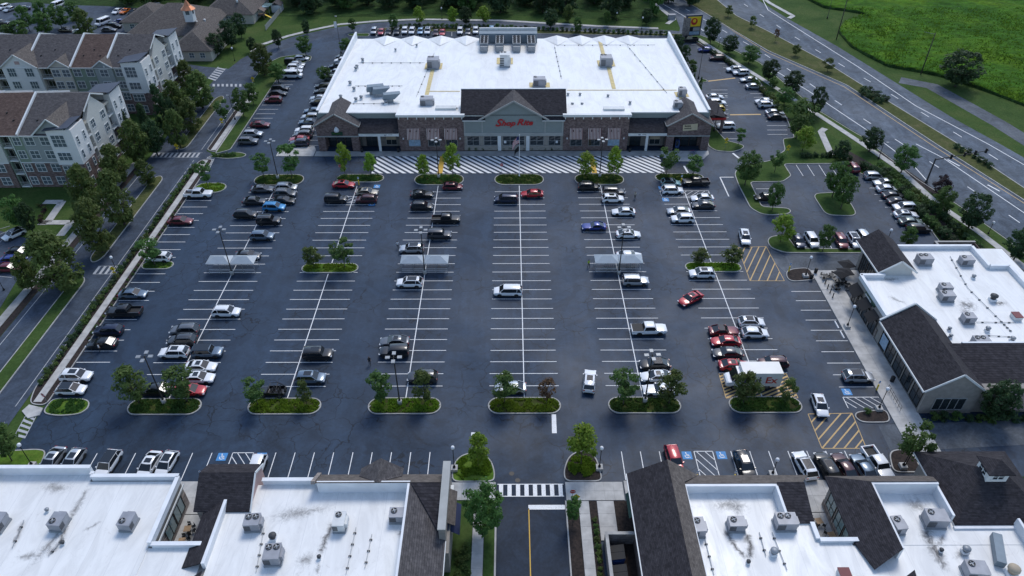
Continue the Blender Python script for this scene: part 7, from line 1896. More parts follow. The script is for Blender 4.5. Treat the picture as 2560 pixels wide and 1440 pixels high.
row(GP, '%s from store, left of sixth centre line', [(1677, 456, 'R', 'hatch', 'teal', 'k'), (1681, 475, 'R', 'suv', 'white', 'd'), (1697, 526, 'L', 'sedan', 'silver'), (1707, 546, 'L', 'suv', 'white', 'd'), (1755, 683, 'L', 'suv', 'white', 's'), (1810, 826, 'R', 'coupe', 'dark red', 'k'), (1815, 852, 'L', 'sedan', 'red'), (1819, 881, 'L', 'sedan', 'dark grey'), (1836, 912, 'R', 'sedan', 'red', 's')])
row(GP, '%s from store, right of sixth centre line', [(1740, 454, 'L', 'pickup', 'black'), (1756, 494, 'L', 'sedan', 'white'), (1758, 511, 'L', 'sedan', 'dark grey'), (1879, 804, 'R', 'hatch', 'white', 'p'), (1888, 831, 'R', 'hatch', 'white'), (1932, 907, 'L', 'suv', 'maroon')])
row('cars driving through the lot', '%s', [(1727, 745, 212, 'sedan', 'red', 's', 'driving diagonally in the aisle right of centre'), (1474, 952, 80, 'suv', 'white', 's', 'driving up the aisle between two near islands'), (1862, 593, -97, 'suv', 'white', 's', 'driving down beside the upper yellow hatching'), (2050, 1012, -93, 'hatch', 'white', 's', 'driving beside the lower yellow hatching')])
row(GP, '%s', [(2146, 941, 'R', 'suv', 'silver', 'rp', 'parked alone in the stalls facing the cafe building')])
row('cars along the bottom row', '%s from left in bottom row left of the driveway', [(128, 1152, -96, 'sedan', 'silver', 's'), (181, 1152, -96, 'hatch', 'silver', 's'), (270, 1160, -97, 'suv', 'white', 'k'), (371, 1163, -96, 'sedan', 'white', 's'), (416, 1159, -97, 'hatch', 'white', 'p'), (640, 1172, -92, 'suv', 'white')])
row('cars along the bottom row', '%s from left in bottom row right of the driveway', [(1685, 1148, -85, 'suv', 'red'), (1862, 1162, -83, 'suv', 'black', 's'), (2012, 1163, 97, 'suv', 'white', 'p'), (2067, 1165, 97, 'suv', 'black', 's'), (2112, 1166, 97, 'sedan', 'maroon'), (2160, 1168, 97, 'sedan', 'slate blue'), (2195, 1160, -81, 'pickup', 'white')])
GR = 'cars in the small right lot'
row(GR, '%s from far end against the highway hedge', [(2187, 440, 'R', 'suv', 'silver'), (2212, 455, 'L', 'sedan', 'silver'), (2220, 471, 'R', 'sedan', 'white'), (2234, 487, 'R', 'sedan', 'dark grey'), (2247, 502, 'R', 'sedan', 'dark grey', 's'), (2261, 517, 'L', 'suv', 'silver'), (2265, 535, 'R', 'sedan', 'white', 's'), (2278, 553, 'R', 'sedan', 'green grey'), (2297, 571, 'R', 'suv', 'black')])
row(GR, '%s from left above the patio lane', [(1996, 601, 'D', 'hatch', 'navy'), (2030, 600, 'D', 'suv', 'white', 'd'), (2102, 602, 'D', 'suv', 'dark red'), (2136, 601, 'D', 'suv', 'white', 'p'), (2160, 594, 'D', 'suv', 'silver')])
row(GR, '%s', [(2132, 417, 'U', 'suv', 'dark red', '', 'alone at the top edge of the small right lot'), (1912, 492, 'L', 'hatch', 'black', '', 'in the notch of the grass peninsula')])
GS = 'cars along the supermarket flanks'
row(GS, '%s from the back in supermarket right hedge row', [(1763, 123, 'L', 'hatch', 'blue'), (1793, 144, 'L', 'suv', 'maroon'), (1836, 173, 'L', 'suv', 'white', 's'), (1853, 181, 'L', 'suv', 'white'), (1872, 198, 'L', 'sedan', 'silver'), (1886, 215, 'R', 'sedan', 'silver'), (1911, 252, 'L', 'sedan', 'white'), (1917, 261, 'R', 'suv', 'white', 'd'), (1937, 280, 'R', 'sedan', 'silver'), (1943, 291, 'R', 'sedan', 'black')])
row(GS, '%s from the back against the supermarket right flank', [(1787, 241, 'R', 'sedan', 'white'), (1793, 256, 'R', 'suv', 'white'), (1792, 271, 'L', 'hatch', 'yellow'), (1792, 285, 'L', 'sedan', 'black'), (1815, 314, 'L', 'suv', 'white', 'd')])
row(GS, '%s', [(1722, 98, 'L', 'pickup', 'black', '', 'parked below the pylon sign')])
row(GS, '%s from the back in outer row left of supermarket', [(754, 145, 'R', 'hatch', 'white'), (732, 154, 'R', 'boxy', 'black'), (744, 160, 'R', 'hatch', 'silver'), (738, 168, 'R', 'suv', 'white'), (735, 176, 'R', 'sedan', 'white'), (731, 188, 'R', 'van', 'white'), (700, 220, 'R', 'suv', 'black'), (694, 232, 'R', 'sedan', 'black'), (683, 249, 'L', 'suv', 'dark red'), (650, 310, 'R', 'sedan', 'dark red'), (632, 334, 'R', 'suv', 'silver'), (620, 352, 'R', 'suv', 'grey')])
row(GS, '%s from the back against the supermarket left flank', [(858, 140, 'L', 'sedan', 'dark grey'), (855, 151, 'L', 'suv', 'white'), (842, 164, 'L', 'sedan', 'navy'), (838, 179, 'L', 'hatch', 'silver'), (829, 195, 'L', 'suv', 'green grey'), (808, 215, 'L', 'suv', 'black'), (806, 227, 'L', 'sedan', 'black'), (797, 244, 'L', 'sedan', 'silver'), (797, 254, 'L', 'suv', 'dark grey'), (782, 276, 'L', 'sedan', 'slate blue'), (776, 292, 'L', 'suv', 'silver'), (770, 304, 'L', 'sedan', 'slate blue'), (761, 325, 'L', 'suv', 'white'), (757, 336, 'L', 'suv', 'grey', 'r'), (748, 347, 'L', 'sedan', 'pink red'), (748, 357, 'L', 'suv', 'navy')])
row('cars in the rear parking', '%s from left behind the supermarket', [(935, 77, 'D', 'suv', 'silver'), (953, 78, 'D', 'sedan', 'pink red'), (972, 78, 'D', 'sedan', 'black'), (992, 78, 'D', 'hatch', 'dark grey'), (1012, 76, 'D', 'suv', 'white'), (1030, 77, 'D', 'suv', 'white'), (1051, 77, 'D', 'hatch', 'pale blue'), (1069, 77, 'D', 'suv', 'white', 'p'), (1090, 80, 'D', 'sedan', 'maroon'), (1106, 80, 'D', 'sedan', 'red'), (1150, 77, 'D', 'suv', 'white'), (1170, 79, 'D', 'hatch', 'grey'), (1189, 76, 'D', 'suv', 'white'), (1229, 72, 'D', 'hatch', 'pale blue')])
GA = 'cars at the apartments'
row(GA, '%s', [(34, 584, 235, 'hatch', 'white', 'k', 'by the garden bed in the apartment car park'), (48, 628, 'R', 'sedan', 'black', '', 'in the apartment car park left of the street'), (32, 648, 'R', 'sedan', 'blue', '', 'beside the black one in the apartment car park'), (22, 668, 'R', 'sedan', 'dark red', '', 'nearest the camera in the apartment car park')])
row(GA, '%s', [(10, 17, -110, 'suv', 'white', '', 'at the upper left corner of the far car park'), (24, 22, -110, 'sedan', 'silver', '', 'second at the upper left corner of the far car park'), (57, 20, 200, 'sedan', 'navy', '', 'alone in the far left car park lane'), (4, 55, 'R', 'sedan', 'black', '', 'at the left frame edge in the far car park'),
    (293, 27, -100, 'sedan', 'white', '', 'beside the orange one behind the clubhouse drive'), (312, 27, -100, 'coupe', 'orange', '', 'in the far row left of the clubhouse'), (332, 28, -100, 'sedan', 'black', '', 'right of the orange one in the far row'), (365, 26, -100, 'hatch', 'silver', '', 'third right of the orange one in the far row'), (386, 22, -100, 'van', 'white', '', 'in the far row left of the clubhouse'), (401, 22, -100, 'suv', 'black', '', 'rightmost in the far row left of the clubhouse'),
    (303, 53, 'R', 'sedan', 'blue', '', 'in the near row of the clubhouse car park'), (286, 64, 'R', 'suv', 'black', '', 'second in the near row of the clubhouse car park'), (272, 73, 'R', 'sedan', 'grey', '', 'third in the near row of the clubhouse car park'), (257, 56, -110, 'van', 'white', '', 'standing left of the blue sedan by the clubhouse'), (166, 74, 'R', 'sedan', 'black', '', 'just behind the apartment roof ridge'), (200, 78, 'R', 'sedan', 'silver', '', 'right of the black one behind the apartment ridge'), (143, 14, -100, 'van', 'white', '', 'at the wood edge of the far car park'), (102, 38, 'R', 'sedan', 'white', '', 'between the trees of the far car park')])
# open off-roader without roof on the third near row
x, y = G(681, 977, 0.7)
J = thing('off_road_buggy', 'black open-top off-roader with roll bars at the near end of the second row', 'car', (x, y, 0.012), math.pi, GP)
mb = MB(); loft(mb, [ring(2.0, 0.75, 0.5, 0.95), ring(1.9, 0.8, 0.45, 1.0), ring(0.7, 0.82, 0.42, 1.05), ring(0.65, 0.82, 0.42, 0.62), ring(-1.5, 0.82, 0.42, 0.62), ring(-1.9, 0.78, 0.5, 0.6)])
mb.box(-1.9, 0.65, -0.82, -0.74, 0.6, 1.0).box(-1.9, 0.65, 0.74, 0.82, 0.6, 1.0).box(-1.92, -1.84, -0.74, 0.74, 0.6, 1.0)
mb.build('body', 'paint_black', J)
for sy in (-0.7, 0.7):
    MB().tube((0.6, sy, 1.0), (0.25, sy * 0.92, 1.75), 0.045).tube((0.25, sy * 0.92, 1.75), (-0.9, sy * 0.92, 1.78), 0.045).tube((-0.9, sy * 0.92, 1.78), (-1.7, sy, 1.0), 0.045).build('roll_bar', 'metal_black', J)
MB().tube((0.25, -0.64, 1.75), (0.25, 0.64, 1.75), 0.045).tube((-0.9, -0.64, 1.78), (-0.9, 0.64, 1.78), 0.045).build('roll_bar', 'metal_black', J)
MB().face([(0.68, -0.7, 1.05), (0.68, 0.7, 1.05), (0.4, 0.66, 1.55), (0.4, -0.66, 1.55)]).build('windshield', 'glass_dark', J)
for sy in (-0.36, 0.36):
    for sx in (0.0, -0.9): MB().box(sx - 0.25, sx + 0.2, sy - 0.22, sy + 0.22, 0.62, 0.8).box(sx - 0.3, sx - 0.18, sy - 0.22, sy + 0.22, 0.8, 1.35).build('seat', 'fabric_black', J)
wmJ, rmJ = wheel_meshes(0.42)
for sx in (1.3, -1.25):
    for sy in (-0.88, 0.88): put('rim', rmJ, put('wheel', wmJ, J, (sx, sy, 0.42)))
put('rim', rmJ, put('spare_wheel', wmJ, J, (-2.05, 0, 0.95), (0, 0, R(90))))
plain('truck_white', (0.74, 0.72, 0.68), 0.45, var=0.04)
# parcel delivery truck
x, y = G(1888, 955, 0.0)
x, y = 37.0, 78.2
FX = thing('delivery_truck', 'white parcel delivery box truck with purple and red lettering in the hatched bay', 'truck', (x, y, 0.014), math.pi)
FX.scale = (1.12, 1.12, 1.12)
MB().box(-3.6, 1.75, -1.15, 1.15, 0.75, 3.15).build('cargo_box', 'truck_white', FX)
mb = MB(); loft(mb, [ring(3.6, 0.85, 0.5, 1.15), ring(3.4, 1.0, 0.42, 1.3), ring(2.7, 1.08, 0.4, 1.45), ring(2.65, 1.08, 0.4, 1.5), ring(1.78, 1.1, 0.4, 1.55)])
mb.box(1.78, 2.2, -1.0, 1.0, 1.5, 2.5); mb.box(-3.58, 1.74, -1.0, 1.0, 0.5, 0.74)
mb.build('cab', 'paint_white', FX)
MB().face([(2.95, -0.95, 1.47), (2.95, 0.95, 1.47), (2.3, 0.9, 2.42), (2.3, -0.9, 2.42)]).build('windshield', 'glass_dark', FX)
for sy in (-1, 1):
    MB().face([(2.8, sy * 1.0, 1.5), (1.85, sy * 1.05, 1.5), (1.85, sy * 0.98, 2.4), (2.3, sy * 0.94, 2.4)]).build('side_window', 'glass_dark', FX)
    MB().box(3.35, 3.62, sy * 0.75 - 0.15, sy * 0.75 + 0.15, 0.9, 1.1).build('headlight', 'lens_clear', FX)
    MB().box(2.4, 2.5, sy * 1.3 - 0.1, sy * 1.3 + 0.1, 1.6, 2.0).build('mirror', 'plastic_black', FX)
car_paint('fed_purple', (0.05, 0.012, 0.16)); car_paint('fed_red', (0.55, 0.04, 0.03))
rz_ = R(180)
lettering('Fed', 1.6, FX, (0.35, 1.16, 1.35), (R(90), 0, rz_), 'fed_purple', 0, 0.035, 0.005); lettering('Ex', 1.6, FX, (-2.2, 1.16, 1.35), (R(90), 0, rz_), 'fed_red', 0, 0.035, 0.005)
lettering('Fed', 0.42, FX, (3.05, 0.3, 1.47), (R(-6), 0, R(90)), 'fed_purple', 0, 0.01, 0.005)
wmF, rmF = wheel_meshes(0.42)
for sx in (2.55, -1.9):
    for sy in (-1.0, 1.0): put('rim', rmF, put('wheel', wmF, FX, (sx, sy, 0.42)))
# soft top of the slate blue off-roader is part of its model (black roof panel)
# ================================================================ LAMPS, SIGNS, ROOF UNITS, PEOPLE
def height_px(ub, vb, ut, vt, z=0.0):
    x, y = G(ub, vb, z)
    return x, y, VZ(ut, vt, y)[1]
def lot_lamp(ub, vb, ut, vt, label, z=0.0):
    x, y, h = height_px(ub, vb, ut, vt, z)
    T = thing('lot_lamp', label, 'lamp post', (x, y, z), 0, 'tall four-headed lamps of the lot')
    MB().lathe([(0.34, 0), (0.34, 0.8), (0.3, 0.85)], n=14).build('base', 'concrete', T, True)
    MB().lathe([(0.2, 0.85), (0.2, 0.95), (0.11, 1.05), (0.075, h - 0.1 - z), (0.05, h - z)], n=8).build('pole', 'metal_bronze', T, True)
    for k in range(4):
        a = k * math.pi / 2 + 0.05
        dx, dy = math.cos(a), math.sin(a)
        o = MB().tube((dx * 0.05, dy * 0.05, h - 0.15 - z), (dx * 0.55, dy * 0.55, h - 0.12 - z), 0.04, 0.04, 6).build('arm', 'metal_bronze', T)
        MB().obox((dx * 0.85, dy * 0.85, h - 0.1 - z), (dx, dy, 0), (-dy, dx, 0), (0, 0, 1), 0.32, 0.26, 0.07).build('lamp_head', 'galv', o)
for a in [(411, 1008, 368, 890, 'tall four-headed lamp on the second near island from the left', IZ), (1000, 1010, 986, 892, 'tall four-headed lamp on the fourth near island from the left', IZ), (1612, 1005, 1628, 886, 'tall four-headed lamp on the near island below the black sedan', IZ),
          (581, 686, 552, 573, 'tall four-headed lamp beside the left cart shelter', 0), (1062, 684, 1052, 574, 'tall four-headed lamp beside the middle cart shelter', 0), (1547, 685, 1555, 567, 'tall four-headed lamp beside the right cart shelter', 0),
          (695, 446, 676, 352, 'tall four-headed lamp on the leftmost island by the fire lane', IZ), (1097, 444, 1090, 349, 'tall four-headed lamp on the third island by the fire lane', IZ), (1499, 442, 1506, 348, 'tall four-headed lamp on the fifth island by the fire lane', IZ)]:
    lot_lamp(*a)
def street_lamp(ub, vb, ut, vt, label, z=0.0, base=True, h=None):
    x, y, hh = height_px(ub, vb, ut, vt, z); h = h or hh - z
    T = thing('globe_lamp', label, 'street lamp', (x, y, z), 0, 'globe street lamps')
    if base: MB().box(-0.45, 0.45, -0.45, 0.45, 0, 0.5).build('base', 'concrete', T)
    b = 0.5 if base else 0.0
    MB().lathe([(0.2, b), (0.2, b + 0.15), (0.1, b + 0.4), (0.055, b + 0.5), (0.05, h - 0.45), (0.12, h - 0.42), (0.1, h - 0.35)], n=8).build('pole', 'metal_black', T, True)
    MB().lathe([(0.1, h - 0.35), (0.24, h - 0.2), (0.27, h), (0.22, h + 0.17), (0.1, h + 0.26), (0.0, h + 0.28)], n=12).build('globe', 'globe', T, True)
for a in [(82, 1166, 53, 1112, 'globe lamp in the bottom left corner bed', 0.1), (1136, 1174, 1132, 1119, 'globe lamp in the bed left of the driveway mouth', 0.1), (1498, 1172, 1503, 1120, 'globe lamp in the bed right of the driveway mouth', 0.1), (1930, 1188, 1942, 1149, 'globe lamp behind the shingled roof beside the bottom right cars', 0.1),
          (2256, 1168, 2277, 1112, 'globe lamp in the mulch bed beside the bottom right pickup', 0.1), (2117, 818, 2132, 766, 'globe lamp on the sidewalk before the cafe awnings', 0.1), (2196, 1024, 2215, 972, 'globe lamp in the corner bed by the ramp railing', 0.1), (2013, 692, 2026, 643, 'globe lamp in the mulch bed beside the patio', 0.1),
          (2212, 618, 2219, 575, 'globe lamp behind the north gable of the cafe building', 0.0), (82 + 498, 1130, 581, 1150 - 80, '', 0.0)][:9]:
    street_lamp(*a)
for a in [(297, 690, 279, 643, 'globe lamp at the street crossing left of the lot'), (587, 152, 580, 120, 'globe lamp at the upper street junction by the clubhouse'), (1604, 73, 1607, 44, 'globe lamp on the ring road corner by the highway'), (1105, 48, 1104, 20, 'globe lamp on the ring road behind the supermarket'), (1988, 230, 1988, 206, 'globe lamp beside the highway footpath among round trees'), (1797, 117, 1799, 95, 'globe lamp beside the highway footpath near the pylon sign'), (2470, 585, 2475, 556, 'globe lamp beside the highway near the lone round tree'), (10, 725, 0, 688, 'globe lamp at the left frame edge by the apartment car park'), (1366, 52, 1366, 30, 'globe lamp on the ring road behind the roof condensers'), (1541, 52, 1541, 32, 'globe lamp on the back lawn right of centre')]:
    street_lamp(*a[:5], z=0.0, base=False)
def arm_lamp(ub, vb, ut, vt, label, dx=1.2, z=0.0, banner=False):
    x, y, h = height_px(ub, vb, ut, vt, z)
    T = thing('arm_lamp', label, 'lamp post', (x, y, z))
    MB().lathe([(0.25, 0), (0.25, 0.5), (0.09, 0.6), (0.06, h)], n=8).tube((0, 0, h - 0.05), (dx, 0, h + 0.15), 0.05, 0.04, 6).build('pole', 'metal_bronze', T, True)
    MB().box(dx - 0.1, dx + 0.5, -0.18, 0.18, h + 0.08, h + 0.24).build('lamp_head', 'galv', T)
    if banner: MB().box(-0.9, -0.1, -0.02, 0.02, h - 3.2, h - 1.4).build('banner', 'sign_white', T)
arm_lamp(1785, 328, 1796, 242, 'single-arm dark lamp at the right corner of the supermarket'); arm_lamp(1746, 196, 1754, 122, 'single-arm lamp on the island right of the supermarket', 1.2)
arm_lamp(853, 133, 842, 42, 'lamp with white banner at the back left of the supermarket', -0.2, 0, True); arm_lamp(588, 300, 580, 240, 'dark lamp on the strip between street and left side lot', -0.6); arm_lamp(828, 226, 812, 168, 'dark lamp beside the left flank of the supermarket', -0.8)
arm_lamp(2196, 398, 2206, 358, 'dark pole lamp on the verge beside the highway footpath', 0.6); arm_lamp(2068, 10 + 36, 2072, -4, 'pole lamp far up the highway', 0.8)
# utility poles
for (ub, vb, ut, vt, lab) in ((2091, 98, 2116, -8, 'wooden utility pole on the field edge, farther one'), (2302, 185, 2324, 82, 'wooden utility pole with side arm in the field edge, nearer one')):
    x, y, h = height_px(ub, vb, ut, vt)
    T = thing('utility_pole', lab, 'utility pole', (x, y, 0), 0, 'utility poles')
    MB().lathe([(0.18, 0), (0.12, h)], n=8).build('pole', 'bark', T, True)
    MB().tube((0, 0, h - 0.4), (-3.2, 0.3, h + 0.2), 0.05, 0.04, 6).build('arm', 'galv', T)
# traffic signal mast
x, y, h = height_px(2315, 457, 2334, 397)
TS = thing('traffic_signal', 'dark traffic signal mast arm reaching over the highway', 'traffic signal', (x, y, 0.1))
MB().lathe([(0.35, 0), (0.35, 0.2), (0.2, 0.3), (0.16, h)], n=10).build('pole', 'metal_bronze', TS, True)
ex, ez = VZ(2472, 377, y + 2.0); ax = ex - x
MB().tube((0, 0, h - 0.3), (ax, 2.0, ez), 0.13, 0.07, 8).build('arm', 'metal_bronze', TS)
for k in (0.3, 0.55, 0.75, 0.95):
    s = MB().box(ax * k - 0.18, ax * k + 0.18, 2 * k - 0.16, 2 * k + 0.16, h - 0.3 + (ez - h + 0.3) * k - 0.5, h - 0.3 + (ez - h + 0.3) * k + 0.55).build('signal_head', 'metal_black', TS)
    for q, mm_ in enumerate(('lens_red', 'sign_yellow', 'sign_green')):
        MB().lathe([(0.1, 0), (0.1, 0.06)], n=8).build('signal_lens', mm_, s, loc=(ax * k + 0.18, 2 * k, h - 0.3 + (ez - h + 0.3) * k + 0.3 - 0.32 * q)).rotation_euler = (0, R(90), 0)
# road signs
def pole_sign(u, v, label, kind, z=0.0, h=2.3, rz=0.0, ub=None, vb=None):
    """(u, v) is the centre of the plate; its foot stands h below on the ground"""
    if ub is None: x, y = G(u, v, z + h)
    else: x, y = G(ub, vb, z); h = VZ(u, v, y)[1] - z
    nm = {'stop': 'stop_sign', 'cross': 'crossing_sign', 'ada': 'parking_sign', 'oneway': 'road_sign', 'entry': 'no_entry_sign'}[kind]
    T = thing(nm, label, 'sign', (x, y, z), rz)
    MB().tube((0, 0.03, 0), (0, 0.03, h + 0.3), 0.035, 0.035, 6).build('post', 'galv', T)
    def ngon(n, r, a0, y): return [(r * math.cos(a0 + 2 * math.pi * k / n), y, r * math.sin(a0 + 2 * math.pi * k / n)) for k in range(n)]
    if kind in ('stop', 'entry'):
        n, a0 = (8, R(22.5)) if kind == 'stop' else (16, 0)
        for r_, mt, yy in ((0.42, 'sign_white', 0.0), (0.385, 'red_sign', -0.012)):
            b = MB(); p = ngon(n, r_, a0, yy); q = ngon(n, r_, a0, yy + 0.01); loft(b, [p, q]); b.build('plate', mt, T, loc=(0, 0, h))
        if kind == 'stop': lettering('STOP', 0.27, T, (0, -0.02, h - 0.09), (R(90), 0, 0), 'sign_white', 0, 0.008, 0.003)
        else: MB().box(-0.28, 0.28, -0.022, -0.014, h - 0.06, h + 0.06).build('bar', 'sign_white', T)
    elif kind == 'cross':
        b = MB(); loft(b, [ngon(4, 0.55, 0, 0.0), ngon(4, 0.55, 0, 0.012)]); b.build('plate', 'sign_yellow', T, loc=(0, 0, h))
        f = MB().box(-0.05, 0.05, -0.02, -0.01, h - 0.05, h + 0.15).box(-0.14, -0.04, -0.02, -0.011, h - 0.28, h - 0.05).box(0.03, 0.12, -0.02, -0.011, h - 0.28, h - 0.05).box(-0.05, 0.04, -0.02, -0.012, h + 0.18, h + 0.27)
        f.build('figure', 'metal_black', T)
        MB().box(-0.3, 0.3, 0.0, 0.012, h - 0.92, h - 0.62).build('arrow_plate', 'sign_yellow', T)
    elif kind == 'ada':
        MB().box(-0.17, 0.17, -0.012, 0.0, h - 0.25, h + 0.2).build('plate', 'sign_white', T)
        MB().box(-0.13, 0.13, -0.02, -0.013, h - 0.05, h + 0.16).build('symbol_panel', 'line_blue', T)
        MB().lathe([(0.12, 0), (0.12, 1.1), (0.1, 1.15)], n=8).build('post_guard', 'sign_yellow', T)
    else:
        MB().box(-0.25, 0.25, -0.012, 0.0, h - 0.3, h + 0.3).build('plate', 'sign_white', T)
    return T
pole_sign(107, 988, 'red stop sign at the left exit of the lot', 'stop', 0.12, rz=R(-20)); pole_sign(1432, 1229, 'red stop sign beside the driveway crossing', 'stop', 0.12, 3.0)
pole_sign(1254, 412, 'red round sign at the fire lane left of the flagpole', 'entry', 0.0, 2.0); pole_sign(1656, 413, 'red stop sign at the right end of the fire lane', 'stop', 0.0, 2.2); pole_sign(850, 415, 'red and white sign at the left end of the fire lane', 'entry', 0.0, 2.0)
for a in [(631, 196, 'yellow crossing sign at the upper street junction'), (553, 299, 'yellow crossing sign on the far street strip'), (440, 364, 'yellow crossing sign on the street island at the far crossing'), (281, 672, 'yellow crossing sign under the globe lamp on the left street'), (1817, 349, 'yellow crossing sign at the right corner of the supermarket'), (1972, 367, 'yellow crossing sign on the grass peninsula by the crossing')]:
    pole_sign(*a, 'cross')
pole_sign(1432, 1242, 'yellow crossing sign below the driveway stop sign', 'cross', 0.12, 2.3, 0.0, 1436, 1290)
for a in [(1003 - 108, 445, 'accessible parking sign at the second row island'), (1705, 440, 'accessible parking sign at the sixth row island'), (500, 1180, 'accessible parking sign by the bottom left stalls'), (2200, 955, 'accessible parking sign at the cafe sidewalk'), (1745, 1180, 'accessible parking sign by the bottom right hatching'), (1840, 1180, 'accessible parking sign by the black SUV bottom right'), (1977, 660, 'white sign at the patio lane entrance')]:
    pole_sign(*a, 'ada', 0.1, 1.7)
# pylon sign
x, y = G(1716, 97); _, h = VZ(1730, 37, y)
PS = thing('pylon_sign', 'tall pylon sign with yellow panel at the highway corner', 'sign', (x, y, 0), R(8))
MB().box(-1.6, 0.4, -0.6, 0.6, 0, h - 0.8).build('pier', 'stone', PS)
MB().box(-1.0, 4.2, -0.45, 0.45, h - 6.6, h).build('cabinet', 'metal_roof_blue', PS)
MB().box(-0.6, 3.8, -0.5, -0.46, h - 3.6, h - 0.5).build('panel', 'sign_yellow', PS)
MB().lathe([(1.1, 0), (1.1, 0.03)], n=18).build('emblem', 'red_sign', PS, loc=(1.6, -0.51, h - 2.0)).rotation_euler = (R(90), 0, 0)
MB().lathe([(0.55, 0), (0.55, 0.03)], n=14).build('emblem', 'sign_yellow', PS, loc=(1.6, -0.545, h - 1.8)).rotation_euler = (R(90), 0, 0)
MB().box(-0.6, 1.4, -0.5, -0.46, h - 5.0, h - 3.9).build('panel', 'metal_black', PS); MB().box(1.6, 3.8, -0.5, -0.46, h - 5.0, h - 3.9).build('panel', 'trim_grey', PS); MB().box(-0.6, 3.8, -0.5, -0.46, h - 6.2, h - 5.2).build('panel', 'poster_blue', PS)
# flagpole
x, y, h = height_px(1298, 441, 1298, 337, IZ)
FP = thing('flagpole', 'white flagpole on the middle island before the store gable', 'flagpole', (x, y, IZ))
MB().lathe([(0.25, 0), (0.2, 0.25), (0.09, 0.3), (0.05, h - 0.3), (0.1, h - 0.2), (0.1, h - 0.05), (0.02, h)], n=8).build('pole', 'sign_white', FP, True)
plain('flag_red', (0.40, 0.03, 0.04), 0.8, var=0.05); plain('flag_white', (0.65, 0.65, 0.66), 0.8, var=0.05); plain('flag_blue', (0.02, 0.03, 0.12), 0.8, var=0.05)
def flag(z1, L, Hh, stripes):
    b = MB(); nx_ = 10; ny_ = 13 if stripes else 4
    def P(i, j):
        s = i / nx_; t = j / ny_
        return (-0.08 - s * L * 0.62, 0.16 * math.sin(s * 9 + t * 2.0) * s ** 0.5, z1 - t * Hh - s * s * L * 0.75)
    for i in range(nx_):
        for j in range(ny_):
            mi = (0 if j % 2 == 0 else 1) if stripes else 2
            if stripes and i < 4 and j < 7: mi = 2
            b.face([P(i, j), P(i + 1, j), P(i + 1, j + 1), P(i, j + 1)], mi)
    return b
fl = flag(h - 0.5, 2.3, 1.6, True).build('flag', ['flag_red', 'flag_white', 'flag_blue'], loc=(x, y, IZ)); tag(fl, 'striped national flag hanging on the flagpole', 'flag')
fl = flag(h - 2.9, 1.6, 1.1, False).build('flag', ['fabric_black', 'fabric_black', 'fabric_black'], loc=(x, y, IZ)); tag(fl, 'small black flag below the striped flag', 'flag')
# cart shelters
def corral(cx, label, y0=106.9):
    T = thing('cart_shelter', label, 'cart shelter', (cx, y0 + 1.2, 0.012), 0, 'cart shelters in the lot')
    hw, hd, ze = 4.25, 1.2, 2.35
    for s in (-1, 1):
        x0, x1 = (s * hw if s < 0 else 0.03), (-0.03 if s < 0 else hw)
        b = MB(); xm0, xm1 = x0 + 1.3, x1 - 1.3; zt = 3.1
        slab(b, [(x0 - (0.15 if s < 0 else 0), -hd - 0.2, ze), (x1 + (0.15 if s > 0 else 0), -hd - 0.2, ze), (xm1, 0, zt), (xm0, 0, zt)], 0.05); slab(b, [(x1 + (0.15 if s > 0 else 0), hd + 0.2, ze), (x0 - (0.15 if s < 0 else 0), hd + 0.2, ze), (xm0, 0, zt), (xm1, 0, zt)], 0.05)
        slab(b, [(x0 - (0.15 if s < 0 else 0), hd + 0.2, ze), (x0 - (0.15 if s < 0 else 0), -hd - 0.2, ze), (xm0, 0, zt)], 0.05); slab(b, [(x1 + (0.15 if s > 0 else 0), -hd - 0.2, ze), (x1 + (0.15 if s > 0 else 0), hd + 0.2, ze), (xm1, 0, zt)], 0.05)
        b.build('canopy', 'canopy_metal', T)
    for px_ in (-hw, -2.1, 0, 2.1, hw):
        for py in (-hd, hd): MB().box(px_ - 0.04, px_ + 0.04, py - 0.04, py + 0.04, 0, ze + (0.05 if abs(px_) < 4 else 0)).build('post', 'galv', T)
    for py in (-hd, hd):
        for z in (0.3, 0.65, 1.0): MB().tube((-hw, py, z), (hw, py, z), 0.03, 0.03, 6).build('rail', 'sign_white', T)
    return T
corral(-51.3, 'left of the three grey cart shelters'); corral(-15.7, 'middle of the three grey cart shelters'); corral(20.1, 'right of the three grey cart shelters, with a sedan behind it')
